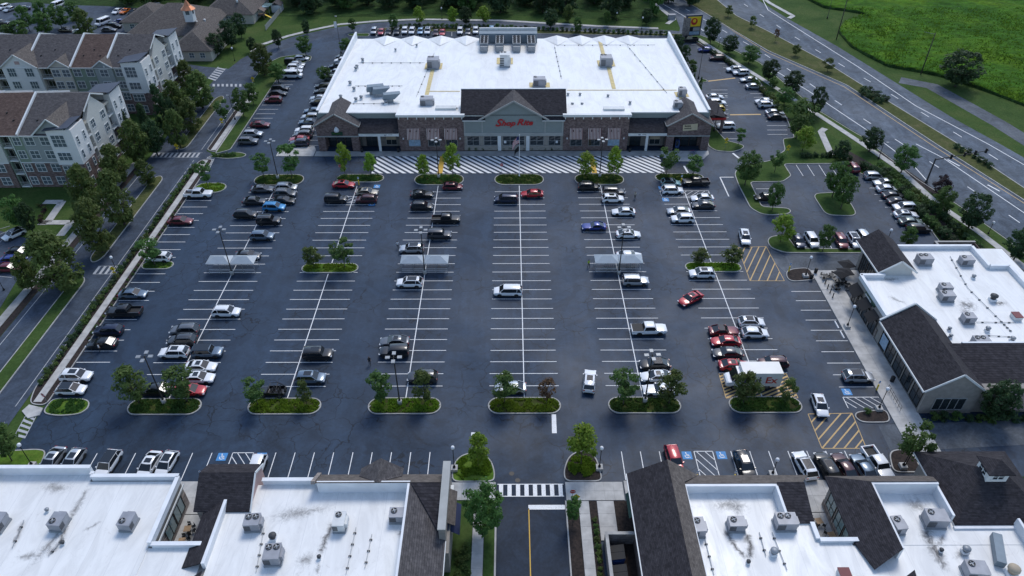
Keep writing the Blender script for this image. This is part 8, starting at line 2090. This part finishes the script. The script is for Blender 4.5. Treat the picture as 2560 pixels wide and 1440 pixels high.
# shopping carts
def cart(x, y, rz, label, z=0.012, col='galv'):
    T = thing('shopping_cart', label, 'cart', (x, y, z), rz, 'shopping carts')
    b = MB()
    lo = [(-0.25, -0.2, 0.45), (0.35, -0.2, 0.4), (0.35, 0.2, 0.4), (-0.25, 0.2, 0.45)]; hi = [(-0.4, -0.28, 0.95), (0.45, -0.24, 0.85), (0.45, 0.24, 0.85), (-0.4, 0.28, 0.95)]
    for k in range(4):
        j = (k + 1) % 4
        b.tube(lo[k], lo[j], 0.012, 0.012, 4); b.tube(hi[k], hi[j], 0.015, 0.015, 4); b.tube(lo[k], hi[k], 0.012, 0.012, 4)
        for t in (0.25, 0.5, 0.75): b.tube(Vector(lo[k]).lerp(Vector(lo[j]), t), Vector(hi[k]).lerp(Vector(hi[j]), t), 0.008, 0.008, 4)
    b.build('basket', col, T)
    MB().tube((-0.35, -0.25, 0.2), (0.4, -0.2, 0.15), 0.015, 0.015, 4).tube((-0.35, 0.25, 0.2), (0.4, 0.2, 0.15), 0.015, 0.015, 4).tube((-0.3, -0.22, 0.2), (-0.4, -0.27, 0.95), 0.015, 0.015, 4).tube((-0.3, 0.22, 0.2), (-0.4, 0.27, 0.95), 0.015, 0.015, 4).build('frame', col, T)
    MB().tube((-0.45, -0.27, 1.0), (-0.45, 0.27, 1.0), 0.02, 0.02, 6).build('handle', 'red_sign', T)
    for sx in (-0.35, 0.38):
        for sy in (-0.2, 0.2): MB().tube((sx, sy - 0.015, 0.07), (sx, sy + 0.015, 0.07), 0.07, 0.07, 8).build('wheel', 'rubber', T)
for k in range(7): cart(17.4 + 0.38 * k, 107.8, 0, 'shopping cart in the left nested line inside the right cart shelter')
for k in range(5): cart(22.2 + 0.38 * k, 108.4, 0, 'shopping cart in the right nested line inside the right cart shelter')
for k in range(3): cart(43.0 + 0.4 * k, 153.4 + 0.1 * k, 0.3, 'blue shopping cart left on the apron under the right tower', 0.135, 'bin_blue')
# people
def person(x, y, rz, label, shirt, pants, hair, z=0.012, walk=0.25, hold=None, h=1.74):
    T = thing('person', label, 'person', (x, y, z), rz)
    s = h / 1.75
    V0 = dict(pel=(0, 0, 0.93), bel=(0, 0.01, 1.08), che=(0, 0.0, 1.3), neck=(0, -0.01, 1.47), nk2=(0, -0.015, 1.53), head=(0, -0.02, 1.62), top=(0, -0.01, 1.72),
              shl=(0.17, 0, 1.4), ell=(0.24, 0.05, 1.13), wrl=(0.24, -0.08, 0.92), hal=(0.23, -0.13, 0.83), shr=(-0.17, 0, 1.4), elr=(-0.24, 0.02, 1.13), wrr=(-0.25, -0.12, 0.95), har=(-0.24, -0.17, 0.87),
              hil=(0.095, 0, 0.9), knl=(0.1, -walk * 0.55 - 0.04, 0.5), anl=(0.1, -walk * 0.6, 0.09), tol=(0.11, -walk * 0.6 - 0.17, 0.035), hir=(-0.095, 0, 0.9), knr=(-0.1, walk * 0.15 - 0.04, 0.5), anr=(-0.1, walk * 0.7, 0.1), tor=(-0.11, walk * 0.7 - 0.15, 0.035))
    RA = dict(pel=0.155, bel=0.145, che=0.165, neck=0.06, nk2=0.055, head=0.098, top=0.07, shl=0.075, ell=0.048, wrl=0.034, hal=0.036, shr=0.075, elr=0.048, wrr=0.034, har=0.036, hil=0.1, knl=0.062, anl=0.045, tol=0.042, hir=0.1, knr=0.062, anr=0.045, tor=0.042)
    E0 = [('pel', 'bel'), ('bel', 'che'), ('che', 'neck'), ('neck', 'nk2'), ('nk2', 'head'), ('head', 'top'), ('che', 'shl'), ('shl', 'ell'), ('ell', 'wrl'), ('wrl', 'hal'), ('che', 'shr'), ('shr', 'elr'), ('elr', 'wrr'), ('wrr', 'har'), ('pel', 'hil'), ('hil', 'knl'), ('knl', 'anl'), ('anl', 'tol'), ('pel', 'hir'), ('hir', 'knr'), ('knr', 'anr'), ('anr', 'tor')]
    ks = list(V0); me = bpy.data.meshes.new('body_skeleton')
    me.from_pydata([tuple(c * s for c in V0[k]) for k in ks], [(ks.index(a), ks.index(b)) for a, b in E0], [])
    o = bpy.data.objects.new('body_skeleton', me); COL.objects.link(o)
    md = o.modifiers.new('skin', 'SKIN'); md.use_smooth_shade = True
    for i, k in enumerate(ks):
        r_ = RA[k] * s; me.skin_vertices[0].data[i].radius = (r_ * (1.15 if k in ('che', 'bel', 'pel') else 1), r_ * (0.75 if k in ('che', 'bel', 'pel') else 1)); me.skin_vertices[0].data[i].use_root = (k == 'pel')
    o.modifiers.new('sub', 'SUBSURF').levels = 1
    bpy.context.view_layer.update()
    bm_ = bpy.data.meshes.new_from_object(o.evaluated_get(bpy.context.evaluated_depsgraph_get()))
    bpy.data.objects.remove(o)
    bm_.materials.clear()
    for m_ in ('skin', shirt, pants, 'rubber'): bm_.materials.append(MATS[m_])
    for p in bm_.polygons:
        c = p.center / s
        if c.z > 1.475: p.material_index = 0
        elif abs(c.x) > 0.2 and c.z < 1.16: p.material_index = 0
        elif c.z > 0.93: p.material_index = 1
        elif c.z > 0.09: p.material_index = 2
        else: p.material_index = 3
        p.use_smooth = True
    put('body', bm_, T)
    MB().lathe([(0.105, -0.03), (0.112, 0.02), (0.1, 0.08), (0.06, 0.125), (0.0, 0.135)], (0, 0.015, 1.62 * s), 10).build('hair', hair, T, True)
    MB().face([(-0.018, -0.125, 1.6 * s), (0.018, -0.125, 1.6 * s), (0.0, -0.145, 1.595 * s), (0.0, -0.118, 1.65 * s)]).build('nose', 'skin', T)
    if hold == 'bag': MB().box(-0.36, -0.22, -0.26, -0.1, 0.5, 0.86).build('hip_bag', 'fabric_black', T)
    return T
plain('skin', (0.36, 0.21, 0.15), 0.6, var=0.03); plain('hair_dark', (0.02, 0.014, 0.01), 0.7, var=0.05); plain('hair_brown', (0.06, 0.035, 0.02), 0.7, var=0.05)
plain('shirt_white', (0.62, 0.63, 0.64), 0.8, var=0.05); plain('shirt_beige', (0.42, 0.36, 0.28), 0.8, var=0.05); plain('shirt_black', (0.02, 0.02, 0.022), 0.85, var=0.05); plain('shirt_lime', (0.42, 0.62, 0.04), 0.7, var=0.05); plain('pants_dark', (0.02, 0.022, 0.028), 0.85, var=0.05); plain('pants_grey', (0.10, 0.11, 0.12), 0.85, var=0.05)
for (u, v, rz, lab, sh, pn_, hr) in ((995, 621, 0.3, 'person in white shirt beside the silver SUV left of the middle cart shelter', 'shirt_white', 'pants_dark', 'hair_dark'), (1587, 497, 2.9, 'person in beige shirt walking in the aisle right of the white SUV', 'shirt_beige', 'pants_dark', 'hair_dark'), (1471, 668, 0.6, 'person in lime high-visibility vest left of the right cart shelter', 'shirt_lime', 'pants_dark', 'hair_dark'), (925, 912, 0.2, 'person in black clothes walking in the aisle near the black SUV', 'shirt_black', 'pants_dark', 'hair_brown'), (252, 879, 2.2, 'person in white top standing by the black sedan door', 'shirt_white', 'pants_dark', 'hair_dark')):
    x, y = G(u, v); person(x, y, rz, lab, sh, pn_, hr)
# ---------------------------------------------------------------- roof machinery
def rtu(u, v, zr, label, w=2.1, d=1.5, h=1.15, fans=1, rz=0.0, col='unit_grey', group='rooftop air conditioners', x=None, y=None):
    if x is None: x, y = G(u, v, zr + h * 0.6)
    T = thing('rooftop_unit', label, 'air conditioner', (x, y, zr), rz, group)
    MB().box(-w / 2 - 0.08, w / 2 + 0.08, -d / 2 - 0.08, d / 2 + 0.08, -0.3, 0.3).build('curb', 'galv', T)
    MB().box(-w / 2, w / 2, -d / 2, d / 2, 0.3, 0.3 + h).build('cabinet', col, T)
    MB().box(-w / 2 - 0.03, w / 2 + 0.03, -d / 2 - 0.03, d / 2 + 0.03, 0.3 + h, 0.36 + h).build('lid', col, T)
    for k in range(fans):
        fx = -w / 2 + 0.5 + 0.85 * k if fans > 1 else -w / 2 + 0.55
        f = MB().lathe([(0.36, 0), (0.38, 0.1), (0.33, 0.11), (0.32, 0.02), (0.02, 0.0)], (fx, d / 2 - 0.5, 0.362 + h), 14).build('fan_shroud', 'unit_dark', T)
        b = MB()
        for q in range(4):
            a = q * math.pi / 2 + 0.4; b.obox((fx + 0.15 * math.cos(a), d / 2 - 0.5 + 0.15 * math.sin(a), 0.44 + h), (math.cos(a), math.sin(a), 0), (-math.sin(a), math.cos(a), 0.3), (0, 0, 1), 0.14, 0.06, 0.008)
        b.build('fan_blade', 'galv', f)
    for k in range(5):
        z = 0.45 + h * 0.15 * k
        MB().box(-w / 2 - 0.015, -w / 2 + w * 0.42, -d / 2 - 0.02, -d / 2 - 0.002, z, z + h * 0.09).build('louvre', 'unit_dark', T)
    MB().box(w / 2 - 0.02, w / 2 + 0.3, -d * 0.3, d * 0.3, 0.5, 0.4 + h * 0.7).build('hood', col, T)
    return T
RU = [(-4, 1308, 4.75, 'grey rooftop unit cut by the left frame edge', 2.1, 1.6, 1.2, 1, 1.5), (147, 1306, 4.75, 'grey rooftop unit left of the stain on the bottom left roof', 2.0, 1.7, 1.2, 1, 1.5), (320, 1306, 4.75, 'grey rooftop unit right on the bottom left roof', 2.0, 1.7, 1.2, 1, 1.5), (633, 1308, 4.75, 'grey twin-fan rooftop unit beside the pink gable', 2.0, 1.8, 1.3, 2, 0.05), (683, 1388, 4.75, 'grey twin-fan rooftop unit below the round exhaust', 2.0, 2.2, 1.4, 2, 0.05),
      (850, 1306, 4.75, 'pale rooftop unit at the middle of the roof left of driveway', 1.5, 2.2, 1.3, 1, 0.0), (995, 1290, 4.75, 'grey rooftop unit beside the brown shingle slope', 2.1, 1.5, 1.2, 1, 0.0), (1745, 1320, 4.75, 'grey rooftop unit beside the broad dark gable', 1.5, 2.1, 1.3, 1, 0.05), (1840, 1312, 4.75, 'grey rooftop unit second right of the broad dark gable', 2.1, 1.5, 1.2, 1, 0.0), (1963, 1306, 4.75, 'grey twin-fan rooftop unit below the small dark roof', 2.6, 1.8, 1.4, 2, 0.0),
      (2243, 1315, 4.75, 'grey rooftop unit half hidden by the dark roof bottom right', 1.4, 2.0, 1.2, 1, 0.1), (2337, 1298, 4.75, 'greenish rooftop unit in the walled bottom right roof', 2.6, 1.9, 1.5, 1, -0.05), (2437, 1428, 4.7, 'greenish rooftop unit at the bottom frame edge', 2.4, 1.9, 1.4, 1, -0.1),
      (2310, 650, 4.75, 'grey twin-fan rooftop unit nearest the north gable of the cafe building', 2.6, 1.9, 1.4, 2, 0.0), (2415, 653, 4.75, 'grey rooftop unit in the far corner of the cafe roof', 2.3, 1.7, 1.2, 1, 0.0), (2362, 722, 4.75, 'grey rooftop unit, rear one of the pair on the cafe roof', 2.0, 1.6, 1.2, 1, 0.0), (2366, 742, 4.75, 'grey rooftop unit, front one of the pair on the cafe roof', 2.3, 1.7, 1.2, 1, 0.0), (2420, 797, 4.75, 'grey rooftop unit between pipes on the cafe roof', 1.9, 1.6, 1.2, 1, 0.0), (2452, 858, 4.75, 'grey twin-fan rooftop unit nearest the south slope of the cafe roof', 2.5, 2.0, 1.3, 2, 0.0)]
for a in RU:
    rtu(a[0], a[1], a[2], a[3], a[4] * 0.9, a[5] * 0.9, a[6] * 0.9, a[7], a[8], 'unit_white' if 'pale' in a[3] else 'unit_grey')
for (u, v, lab, w, d, h, f) in ((1083, 157, 'large rooftop unit on the left yellow pad of the store roof', 3.0, 3.0, 2.2, 2), (1515, 152, 'large rooftop unit on the right yellow pad of the store roof', 3.0, 3.0, 2.2, 2), (1262, 148, 'tall white rooftop unit below the condenser rack', 2.6, 2.6, 3.0, 2), (1348, 205, 'rooftop unit right above the dark store roof', 3.0, 2.2, 1.8, 1), (1067, 255, 'rooftop unit with slanted hood above the left brick block', 3.0, 2.2, 1.8, 1), (1705, 230, 'rooftop unit near the right parapet of the store', 1.7, 1.7, 1.6, 1), (1694, 262, 'rooftop unit behind the right brick tower', 1.8, 1.5, 1.3, 1)):
    x, y = G(u, v, 8.6); zz = roof_z(y) + 0.14
    x, y = G(u, v, zz + h * 0.6)
    rtu(0, 0, roof_z(y) + 0.14, lab, w, d, h, f, 0.0, 'unit_white' if 'white' in lab else 'unit_grey', 'rooftop units of the store', x, y)
# condenser rack
CR = thing('condenser_rack', 'steel rack of four fan condensers at the back of the store roof', 'condenser', (-0.5, 207, roof_z(207) + 0.14))
MB().box(-8.2, 8.6, 1.6, 4.6, 0.0, 2.7).build('machine_house', 'galv_blue', CR)
for k, cx in enumerate((-6.6, -2.2, 2.6, 6.8)):
    c = MB().box(cx - 1.15, cx + 1.15, -5.2, 1.4, 1.2, 2.3).build('condenser', 'galv', CR)
    for i in range(2):
        for j in range(4):
            MB().lathe([(0.46, 0), (0.48, 0.18), (0.42, 0.19), (0.40, 0.04), (0.05, 0.03)], (cx - 0.55 + 1.1 * i, -4.4 + 1.55 * j, 2.302), 12).build('fan_shroud', 'unit_dark', c)
    for sx in (-1, 1):
        for yy in (-5.0, -2.0, 1.0): MB().box(cx + sx * 1.05 - 0.06, cx + sx * 1.05 + 0.06, yy - 0.06, yy + 0.06, 0, 1.2).build('leg', 'galv', c)
    MB().box(cx - 1.0, cx + 1.0, -6.4, -5.3, 0.15, 1.7).build('control_cabinet', 'galv', CR)
MB().box(-8.2, 8.6, 4.7, 5.2, 0.0, 3.3).build('screen_wall', 'unit_white', CR)
# exhaust fans and vents
def mushroom(u, v, zr, label, s=1.0, col='galv', x=None, y=None):
    if x is None: x, y = G(u, v, zr + 0.5)
    T = thing('roof_vent', label, 'vent', (x, y, zr), 0, 'roof vents')
    MB().box(-0.4 * s, 0.4 * s, -0.4 * s, 0.4 * s, 0, 0.4 * s).build('curb', 'membrane_wall', T)
    MB().lathe([(0.34 * s, 0.4 * s), (0.34 * s, 0.75 * s), (0.52 * s, 0.8 * s), (0.5 * s, 1.0 * s), (0.2 * s, 1.15 * s), (0, 1.17 * s)], n=12).build('cap', col, T, True)
for i, (u, v) in enumerate(((875, 206), (885, 222), (852, 243), (890, 250), (903, 245), (965, 258), (892, 163), (906, 145), (889, 168), (988, 117), (1041, 105), (1420, 236), (1450, 236), (1520, 240), (1455, 262), (1110, 275), (1140, 275), (1575, 258), (1431, 262))):
    x, y = G(u, v, 8.7); mushroom(0, 0, roof_z(y) + 0.14, 'small round roof vent on the store roof, %s counted from the left front' % ORD[i + 1] if False else 'small capped vent on the white store roof', 0.9 if i < 9 else 0.7, 'galv', x, y)
for (u, v, lab, s, c) in ((682, 1342, 'round exhaust fan above the twin-fan unit left of the driveway', 0.9, 'unit_dark'), (797, 1390, 'dark drain vent at the stain on the roof left of driveway', 0.5, 'unit_dark'), (1935, 1380, 'pale round vent at the middle of the roof right of driveway', 0.9, 'galv'), (2415, 1375, 'pale round vent in the walled bottom right roof', 0.9, 'galv'), (2530, 1430, 'large round fan with tan top at the bottom right', 1.3, 'tan_panel'), (2483, 746, 'dark round exhaust fan at the right of the cafe roof', 1.2, 'unit_dark'), (2375, 820, 'small capped vent on the cafe roof near the long gable', 0.6, 'galv'), (2378, 838, 'second small capped vent on the cafe roof near the long gable', 0.6, 'galv'), (2470, 822, 'domed vent below the red hatch on the cafe roof', 0.8, 'galv'), (2532, 847, 'domed vent at the right frame edge on the cafe roof', 0.8, 'galv'), (2435, 690, 'pipe vent at the middle of the cafe roof', 0.7, 'galv'), (116, 1272, 'small vent above the left unit on the bottom left roof', 0.5, 'galv'), (2355, 1373, 'dark drain vent at the dirt streaks bottom right', 0.5, 'unit_dark'), (1872, 1402, 'dark drain vent at the roof stain right of driveway', 0.5, 'unit_dark'), (155, 1354, 'dark drain vent at the stain on the bottom left roof', 0.5, 'unit_dark')):
    mushroom(u, v, 4.75, lab, s, c)
# tan duct hoods on the store roof
for (u, v, lab) in ((935, 222, 'grey slanted duct hood, rear one of three on the store roof'), (950, 228, 'grey slanted duct hood, middle one of three on the store roof'), (976, 243, 'grey slanted duct hood, front one of three on the store roof')):
    x, y = G(u, v, 9.6); zz = roof_z(y) + 0.14
    T = thing('duct_hood', lab, 'vent hood', (x, y, zz), 0.25, 'duct hoods on the store roof')
    wall_poly(MB(), [(-1.9, 0.9), (0.9, 0.9), (2.4, 2.2), (-1.6, 2.2)], 'x', -0.8, 0.8).build('hood', 'galv_blue', T); MB().box(-1.2, 0.6, -0.6, 0.6, -0.05, 0.9).build('curb', 'galv', T)
# access hatches
for (u, v, zr, lab, c) in ((1115, 270, 8.9, 'white roof hatch on the left brick block', 'unit_white'), (1535, 272, 8.9, 'white roof hatch on the right brick block', 'unit_white'), (2542, 790, 4.75, 'red roof hatch at the right of the cafe roof', 'hatch_red'), (2112, 1437, 4.7, 'red roof hatch at the bottom frame edge', 'hatch_red')):
    x, y = G(u, v, zr + 0.5); T = thing('roof_hatch', lab, 'hatch', (x, y, zr))
    w = 2.4 if 'white' in lab else 0.6
    MB().box(-w, w, -0.7, 0.7, 0, 0.7).build('frame', 'unit_white', T); MB().box(-w - 0.05, w + 0.05, -0.75, 0.75, 0.7, 0.8).build('lid', c, T)
# duct and skylight box bottom right
x, y = G(2495, 1375, 5.2); T = thing('roof_duct', 'long grey duct box along the bottom right parapet', 'duct', (x, y, 4.7), 1.2)
MB().box(-2.0, 2.0, -0.5, 0.5, 0.1, 1.0).build('duct', 'galv_blue', T)
for sx in (-1.5, 1.5): MB().box(sx - 0.1, sx + 0.1, -0.4, 0.4, 0, 0.1).build('foot', 'galv', T)
# gas pipes with supports along the roofs
def pipe(parent, pts, z, n):
    L = parent.location
    for i in range(len(pts) - 1):
        a, b = Vector((*pts[i], z)) - L, Vector((*pts[i + 1], z)) - L
        MB().tube(a, b, 0.04, 0.04, 6).build('gas_pipe', 'sign_yellow' if False else 'galv', parent)
        for k in range(n):
            p = a.lerp(b, (k + 0.5) / n); MB().box(p.x - 0.16, p.x + 0.16, p.y - 0.07, p.y + 0.07, p.z - 0.12, p.z + 0.03).build('pipe_support', 'plastic_black', parent)
def gz(*px): return [G(u, v, 4.9) for u, v in px]
pipe(B2, gz((640, 1430), (660, 1320)), 4.9, 4); pipe(B2, gz((865, 1435), (890, 1318)), 4.9, 4); pipe(B2, gz((912, 1420), (930, 1335)), 4.9, 3); pipe(B3, gz((1762, 1345), (1785, 1438)), 4.9, 3); pipe(B3, gz((1930, 1330), (1968, 1425)), 4.9, 3); pipe(B3, gz((1898, 1330), (1915, 1390)), 4.9, 2)
pipe(B5, gz((2375, 640), (2420, 720), (2500, 800), (2530, 830)), 4.9, 4); pipe(B5, gz((2440, 805), (2540, 806)), 4.9, 3); pipe(B5, gz((2460, 838), (2535, 842)), 4.9, 3); pipe(B1, gz((30, 1370), (60, 1300)), 4.9, 2); pipe(B1, gz((120, 1390), (160, 1345)), 4.9, 2)
# long pipe runs over the store roof
for pts in ([(-39, 175), (-27, 175)], [(-41, 192), (-23, 192)], [(-23, 163), (-21, 200)], [(-41, 163.5), (-24, 163.5)], [(14, 206.5), (42, 206.5)], [(34, 206), (39, 170)], [(13, 206), (13.5, 180)]):
    a, b = [Vector((p[0], p[1], roof_z(p[1]) + 0.25)) - ST.location for p in pts]
    MB().tube(a, b, 0.05, 0.05, 6).build('gas_pipe', 'trim_grey', ST)
    for k in range(7):
        p = a.lerp(b, (k + 0.5) / 7); MB().box(p.x - 0.16, p.x + 0.16, p.y - 0.1, p.y + 0.1, p.z - 0.15, p.z + 0.02).build('pipe_support', 'plastic_black', ST)
# ---------------------------------------------------------------- patio and courtyards
def chair(T, x, y, a, z=0.0):
    c, s = math.cos(a), math.sin(a)
    def P(px, py, pz): return (x + px * c - py * s, y + px * s + py * c, z + pz)
    return P
def cafe_chair(x, y, a, label, z, mat='metal_black'):
    T = thing('cafe_chair', label, 'chair', (x, y, z), a, 'cafe chairs')
    MB().box(-0.2, 0.2, -0.2, 0.2, 0.43, 0.46).build('seat', mat, T)
    MB().box(-0.2, 0.2, 0.18, 0.21, 0.55, 0.88).build('backrest', mat, T)
    for sx in (-0.18, 0.18):
        for sy in (-0.18, 0.18): MB().box(sx - 0.015, sx + 0.015, sy - 0.015, sy + 0.015, 0, 0.43 if sy < 0 else 0.88).build('leg', mat, T)
def cafe_table(x, y, label, z, top='metal_black', s=0.4, rz=0.0):
    T = thing('cafe_table', label, 'table', (x, y, z), rz, 'cafe tables')
    MB().box(-s, s, -s, s, 0.71, 0.75).build('table_top', top, T)
    MB().tube((0, 0, 0.03), (0, 0, 0.71), 0.04, 0.04, 8).build('leg', 'metal_black', T); MB().box(-0.25, 0.25, -0.25, 0.25, 0, 0.03).build('base', 'metal_black', T)
def parasol(x, y, label, z, s=1.25, rz=0.3):
    T = thing('patio_umbrella', label, 'umbrella', (x, y, z), rz, 'patio umbrellas')
    b = MB(); c = [(-s, -s, 2.2), (s, -s, 2.2), (s, s, 2.2), (-s, s, 2.2)]
    for k in range(4): slab(b, [c[k], c[(k + 1) % 4], (0, 0, 2.65)], 0.03)
    b.build('canopy', 'fabric_black', T); MB().tube((0, 0, 0.1), (0, 0, 2.6), 0.03, 0.03, 6).build('pole', 'metal_black', T); MB().lathe([(0.3, 0), (0.3, 0.08), (0.05, 0.14)], n=10).build('base', 'concrete_dim', T)
    for k in range(4): MB().tube((0, 0, 2.05), (c[k][0] * 0.9, c[k][1] * 0.9, 2.22), 0.015, 0.015, 4).build('rib', 'galv', T)
pz = 0.135
parasol(61.7, 106.3, 'black square patio umbrella nearest the service lane', pz, 1.2, 0.25); parasol(60.6, 104.0, 'black patio umbrella over the middle patio tables', pz, 1.2, 0.1); parasol(59.6, 103.4, 'dark overlapping patio umbrella left of the middle one', pz, 1.1, 0.5)
for i, (x, y) in enumerate(((57.6, 104.9), (58.9, 105.2), (61.7, 105.9), (60.4, 103.6), (59.3, 102.6), (58.6, 101.6), (60.9, 102.2))):
    cafe_table(x, y, 'black cafe table on the patio, %s counted from the parking side' % ORD[i + 1], pz)
    for k in range(3):
        a = k * 2.1 + i; cafe_chair(x + 0.62 * math.cos(a), y + 0.62 * math.sin(a), a - math.pi / 2, 'black chair at a patio cafe table', pz)
for i, (x, y) in enumerate(((39.0, 53.4), (39.9, 51.4))):
    cafe_table(x, y, 'wooden cafe table in the right courtyard, %s' % ('farther one' if i == 0 else 'nearer one'), pz, 'wood', 0.42, 0.2)
    for k in range(3):
        a = k * 1.6 + 2.4; cafe_chair(x + 0.72 * math.cos(a), y + 0.72 * math.sin(a), a - math.pi / 2, 'black chair in the right courtyard', pz)
for i, (x, y) in enumerate(((-40.4, 52.6), (-40.5, 50.9))):
    cafe_table(x, y, 'wooden cafe table in the left courtyard, %s' % ('farther one' if i == 0 else 'nearer one'), pz, 'wood', 0.42, 0.1)
    for k in range(4):
        a = k * 0.9 - 1.0; cafe_chair(x + 0.75 * math.cos(a), y + 0.75 * math.sin(a), a - math.pi / 2, 'black chair in the left courtyard', pz)
def bin_(x, y, label, z=pz, s=1.0, mat='metal_black'):
    T = thing('trash_bin', label, 'bin', (x, y, z), 0, 'trash bins')
    MB().lathe([(0.26 * s, 0), (0.3 * s, 0.05), (0.32 * s, 0.85 * s), (0.28 * s, 0.86 * s)], n=12).build('barrel', mat, T, True); MB().lathe([(0.33 * s, 0.86 * s), (0.33 * s, 0.95 * s), (0.15 * s, 1.05 * s), (0.1 * s, 1.0 * s)], n=12).build('lid', mat, T, True)
bin_(-40.4, 49.0, 'black trash bin in the left courtyard'); bin_(59.0, 78.6, 'black trash bin on the sidewalk before the cafe building'); bin_(56.6, 106.6, 'black planter bin at the patio corner'); bin_(55.2, 104.8, 'black bin beside the concrete lamp base at the patio', 0.13); bin_(-35.0, 154.9, 'black bin at the left porch of the supermarket'); bin_(28.6, 154.9, 'black bin at the right porch of the supermarket'); bin_(-26.4, 154.9, 'black bin at the brick corner of the left porch')
for k, (x, y) in enumerate(((57.2, 103.2), (57.2, 101.9), (57.2, 100.6), (57.2, 99.3))):
    T = thing('bollard', 'black bollard at the patio edge, %s from the service lane' % ORD[k + 1], 'bollard', (x, y, pz), 0, 'patio bollards'); MB().lathe([(0.09, 0), (0.09, 0.95), (0.05, 1.0), (0, 1.01)], n=10).build('shaft', 'metal_black', T, True); MB().lathe([(0.14, 0), (0.14, 0.04)], n=10).build('collar', 'metal_black', T)
# ramp railing by the cafe building
RR = thing('ramp_railing', 'dark ladder-like ramp railing on the sidewalk by the corner lamp', 'railing', (57.6, 72.4, pz))
for k in range(7): MB().tube((0, k * 0.75, 0), (0, k * 0.75, 1.0), 0.025, 0.025, 6).build('post', 'metal_black', RR)
for z in (0.5, 1.0): MB().tube((0, 0, z), (0, 4.5, z), 0.025, 0.025, 6).build('rail', 'metal_black', RR)
# stone planter, vending machine and rack under the right tower
T = thing('vending_machine', 'blue vending machine under the right brick tower', 'vending machine', (40.2, 157.2, 0.13)); MB().box(-0.5, 0.5, -0.4, 0.4, 0, 1.9).build('cabinet', 'bin_blue', T); MB().box(-0.4, 0.25, -0.42, -0.4, 0.6, 1.75).build('window', 'glass_store', T)
# picnic pavilion and shed on the lawn, upper left
x, y = G(655, 35); T = thing('shade_sail', 'pale blue shade sail at the play area on the far lawn', 'shade', (x, y, 0)); slab(MB(), [(-4, -3, 2.6), (3.5, -2.5, 3.2), (4, 3, 2.7), (-3.5, 3, 3.3)], 0.04).build('sail', 'glass_teal', T)
for (px_, py, pz_) in ((-4, -3, 2.6), (3.5, -2.5, 3.2), (4, 3, 2.7), (-3.5, 3, 3.3)): MB().tube((px_, py, 0), (px_, py, pz_), 0.06, 0.06, 6).build('post', 'galv', T)
x, y = G(695, 27); T = thing('garden_shed', 'small white shed at the fence end of the play area', 'shed', (x, y, 0)); MB().box(-1.6, 1.6, -2, 2, 0, 2.4).build('wall', 'siding_white', T); gable_y(MB(), -1.9, 1.9, 0, -2.2, 2.2, 2.35, 3.4, 0.1).build('roof', 'shingle_grey', T)
x, y = G(655, 46); T = thing('play_frame', 'brown wooden climbing frame at the play area', 'play equipment', (x, y, 0))
for sx in (-1.2, 1.2):
    for sy in (-1.2, 1.2): MB().box(sx - 0.08, sx + 0.08, sy - 0.08, sy + 0.08, 0, 2.8).build('post', 'fence_wood', T)
MB().box(-1.3, 1.3, -1.3, 1.3, 1.3, 1.42).build('platform', 'fence_wood', T); gable_y(MB(), -1.6, 1.6, 0, -1.5, 1.5, 2.75, 3.7, 0.08).build('roof', 'fence_wood', T); slab(MB(), [(1.3, -0.4, 1.35), (3.6, -0.4, 0.15), (3.6, 0.4, 0.15), (1.3, 0.4, 1.35)], 0.06).build('slide', 'sign_yellow', T)
a, b = Vector(G(665, 76)), Vector(G(703, 30)); T = thing('picket_fence', 'grey panel fence running along the play area', 'fence', (a.x, a.y, 0)); n = 16
for k in range(n):
    p, q = (b - a) * (k / n), (b - a) * ((k + 1) / n); t = (q - p).normalized(); MB().obox(((p.x + q.x) / 2, (p.y + q.y) / 2, 0.85), (t.x, t.y, 0), (-t.y, t.x, 0), (0, 0, 1), (q - p).length / 2 - 0.04, 0.03, 0.8).build('panel', 'trim_grey', T)
    MB().box(p.x - 0.06, p.x + 0.06, p.y - 0.06, p.y + 0.06, 0, 1.8).build('post', 'trim_grey', T)
# manholes, utility boxes
x, y = G(1678, 48); T = thing('utility_cabinet', 'grey-green utility cabinet at the ring road corner', 'cabinet', (x, y, 0)); MB().box(-1.2, 1.2, -0.7, 0.7, 0, 1.6).build('cabinet', 'green_box' if 'green_box' in M else 'unit_grey', T); MB().box(-1.25, 1.25, -0.75, 0.75, 1.6, 1.68).build('lid', 'unit_grey', T)
for (x, y) in ((1.0, 60.4), (0.2, 61.5)):
    struct('manhole', MB().lathe([(0.35, 0.0), (0.35, 0.009)], (x, y, 0), 16), 'metal_bronze')

for k, (a, b) in enumerate((((2083, 803), (2096, 822)), ((2096, 828), (2111, 847)))):
    pa, pb = Vector(G(*a)), Vector(G(*b)); c = (pa + pb) / 2
    T = thing('wheel_stop', 'white concrete wheel stop before the cafe sidewalk, %s one' % ('farther', 'nearer')[k], 'wheel stop', (55.35, c.y, 0.012), 0, 'wheel stops')
    wall_poly(MB(), [(-0.12, 0), (0.12, 0), (0.08, 0.13), (-0.08, 0.13)], 'x', -0.9, 0.9).build('block', 'sign_white', T)
    for sy in (-0.6, 0.6): MB().lathe([(0.03, 0.12), (0.03, 0.14)], (0, sy, 0), 8).build('anchor_pin', 'galv', T)
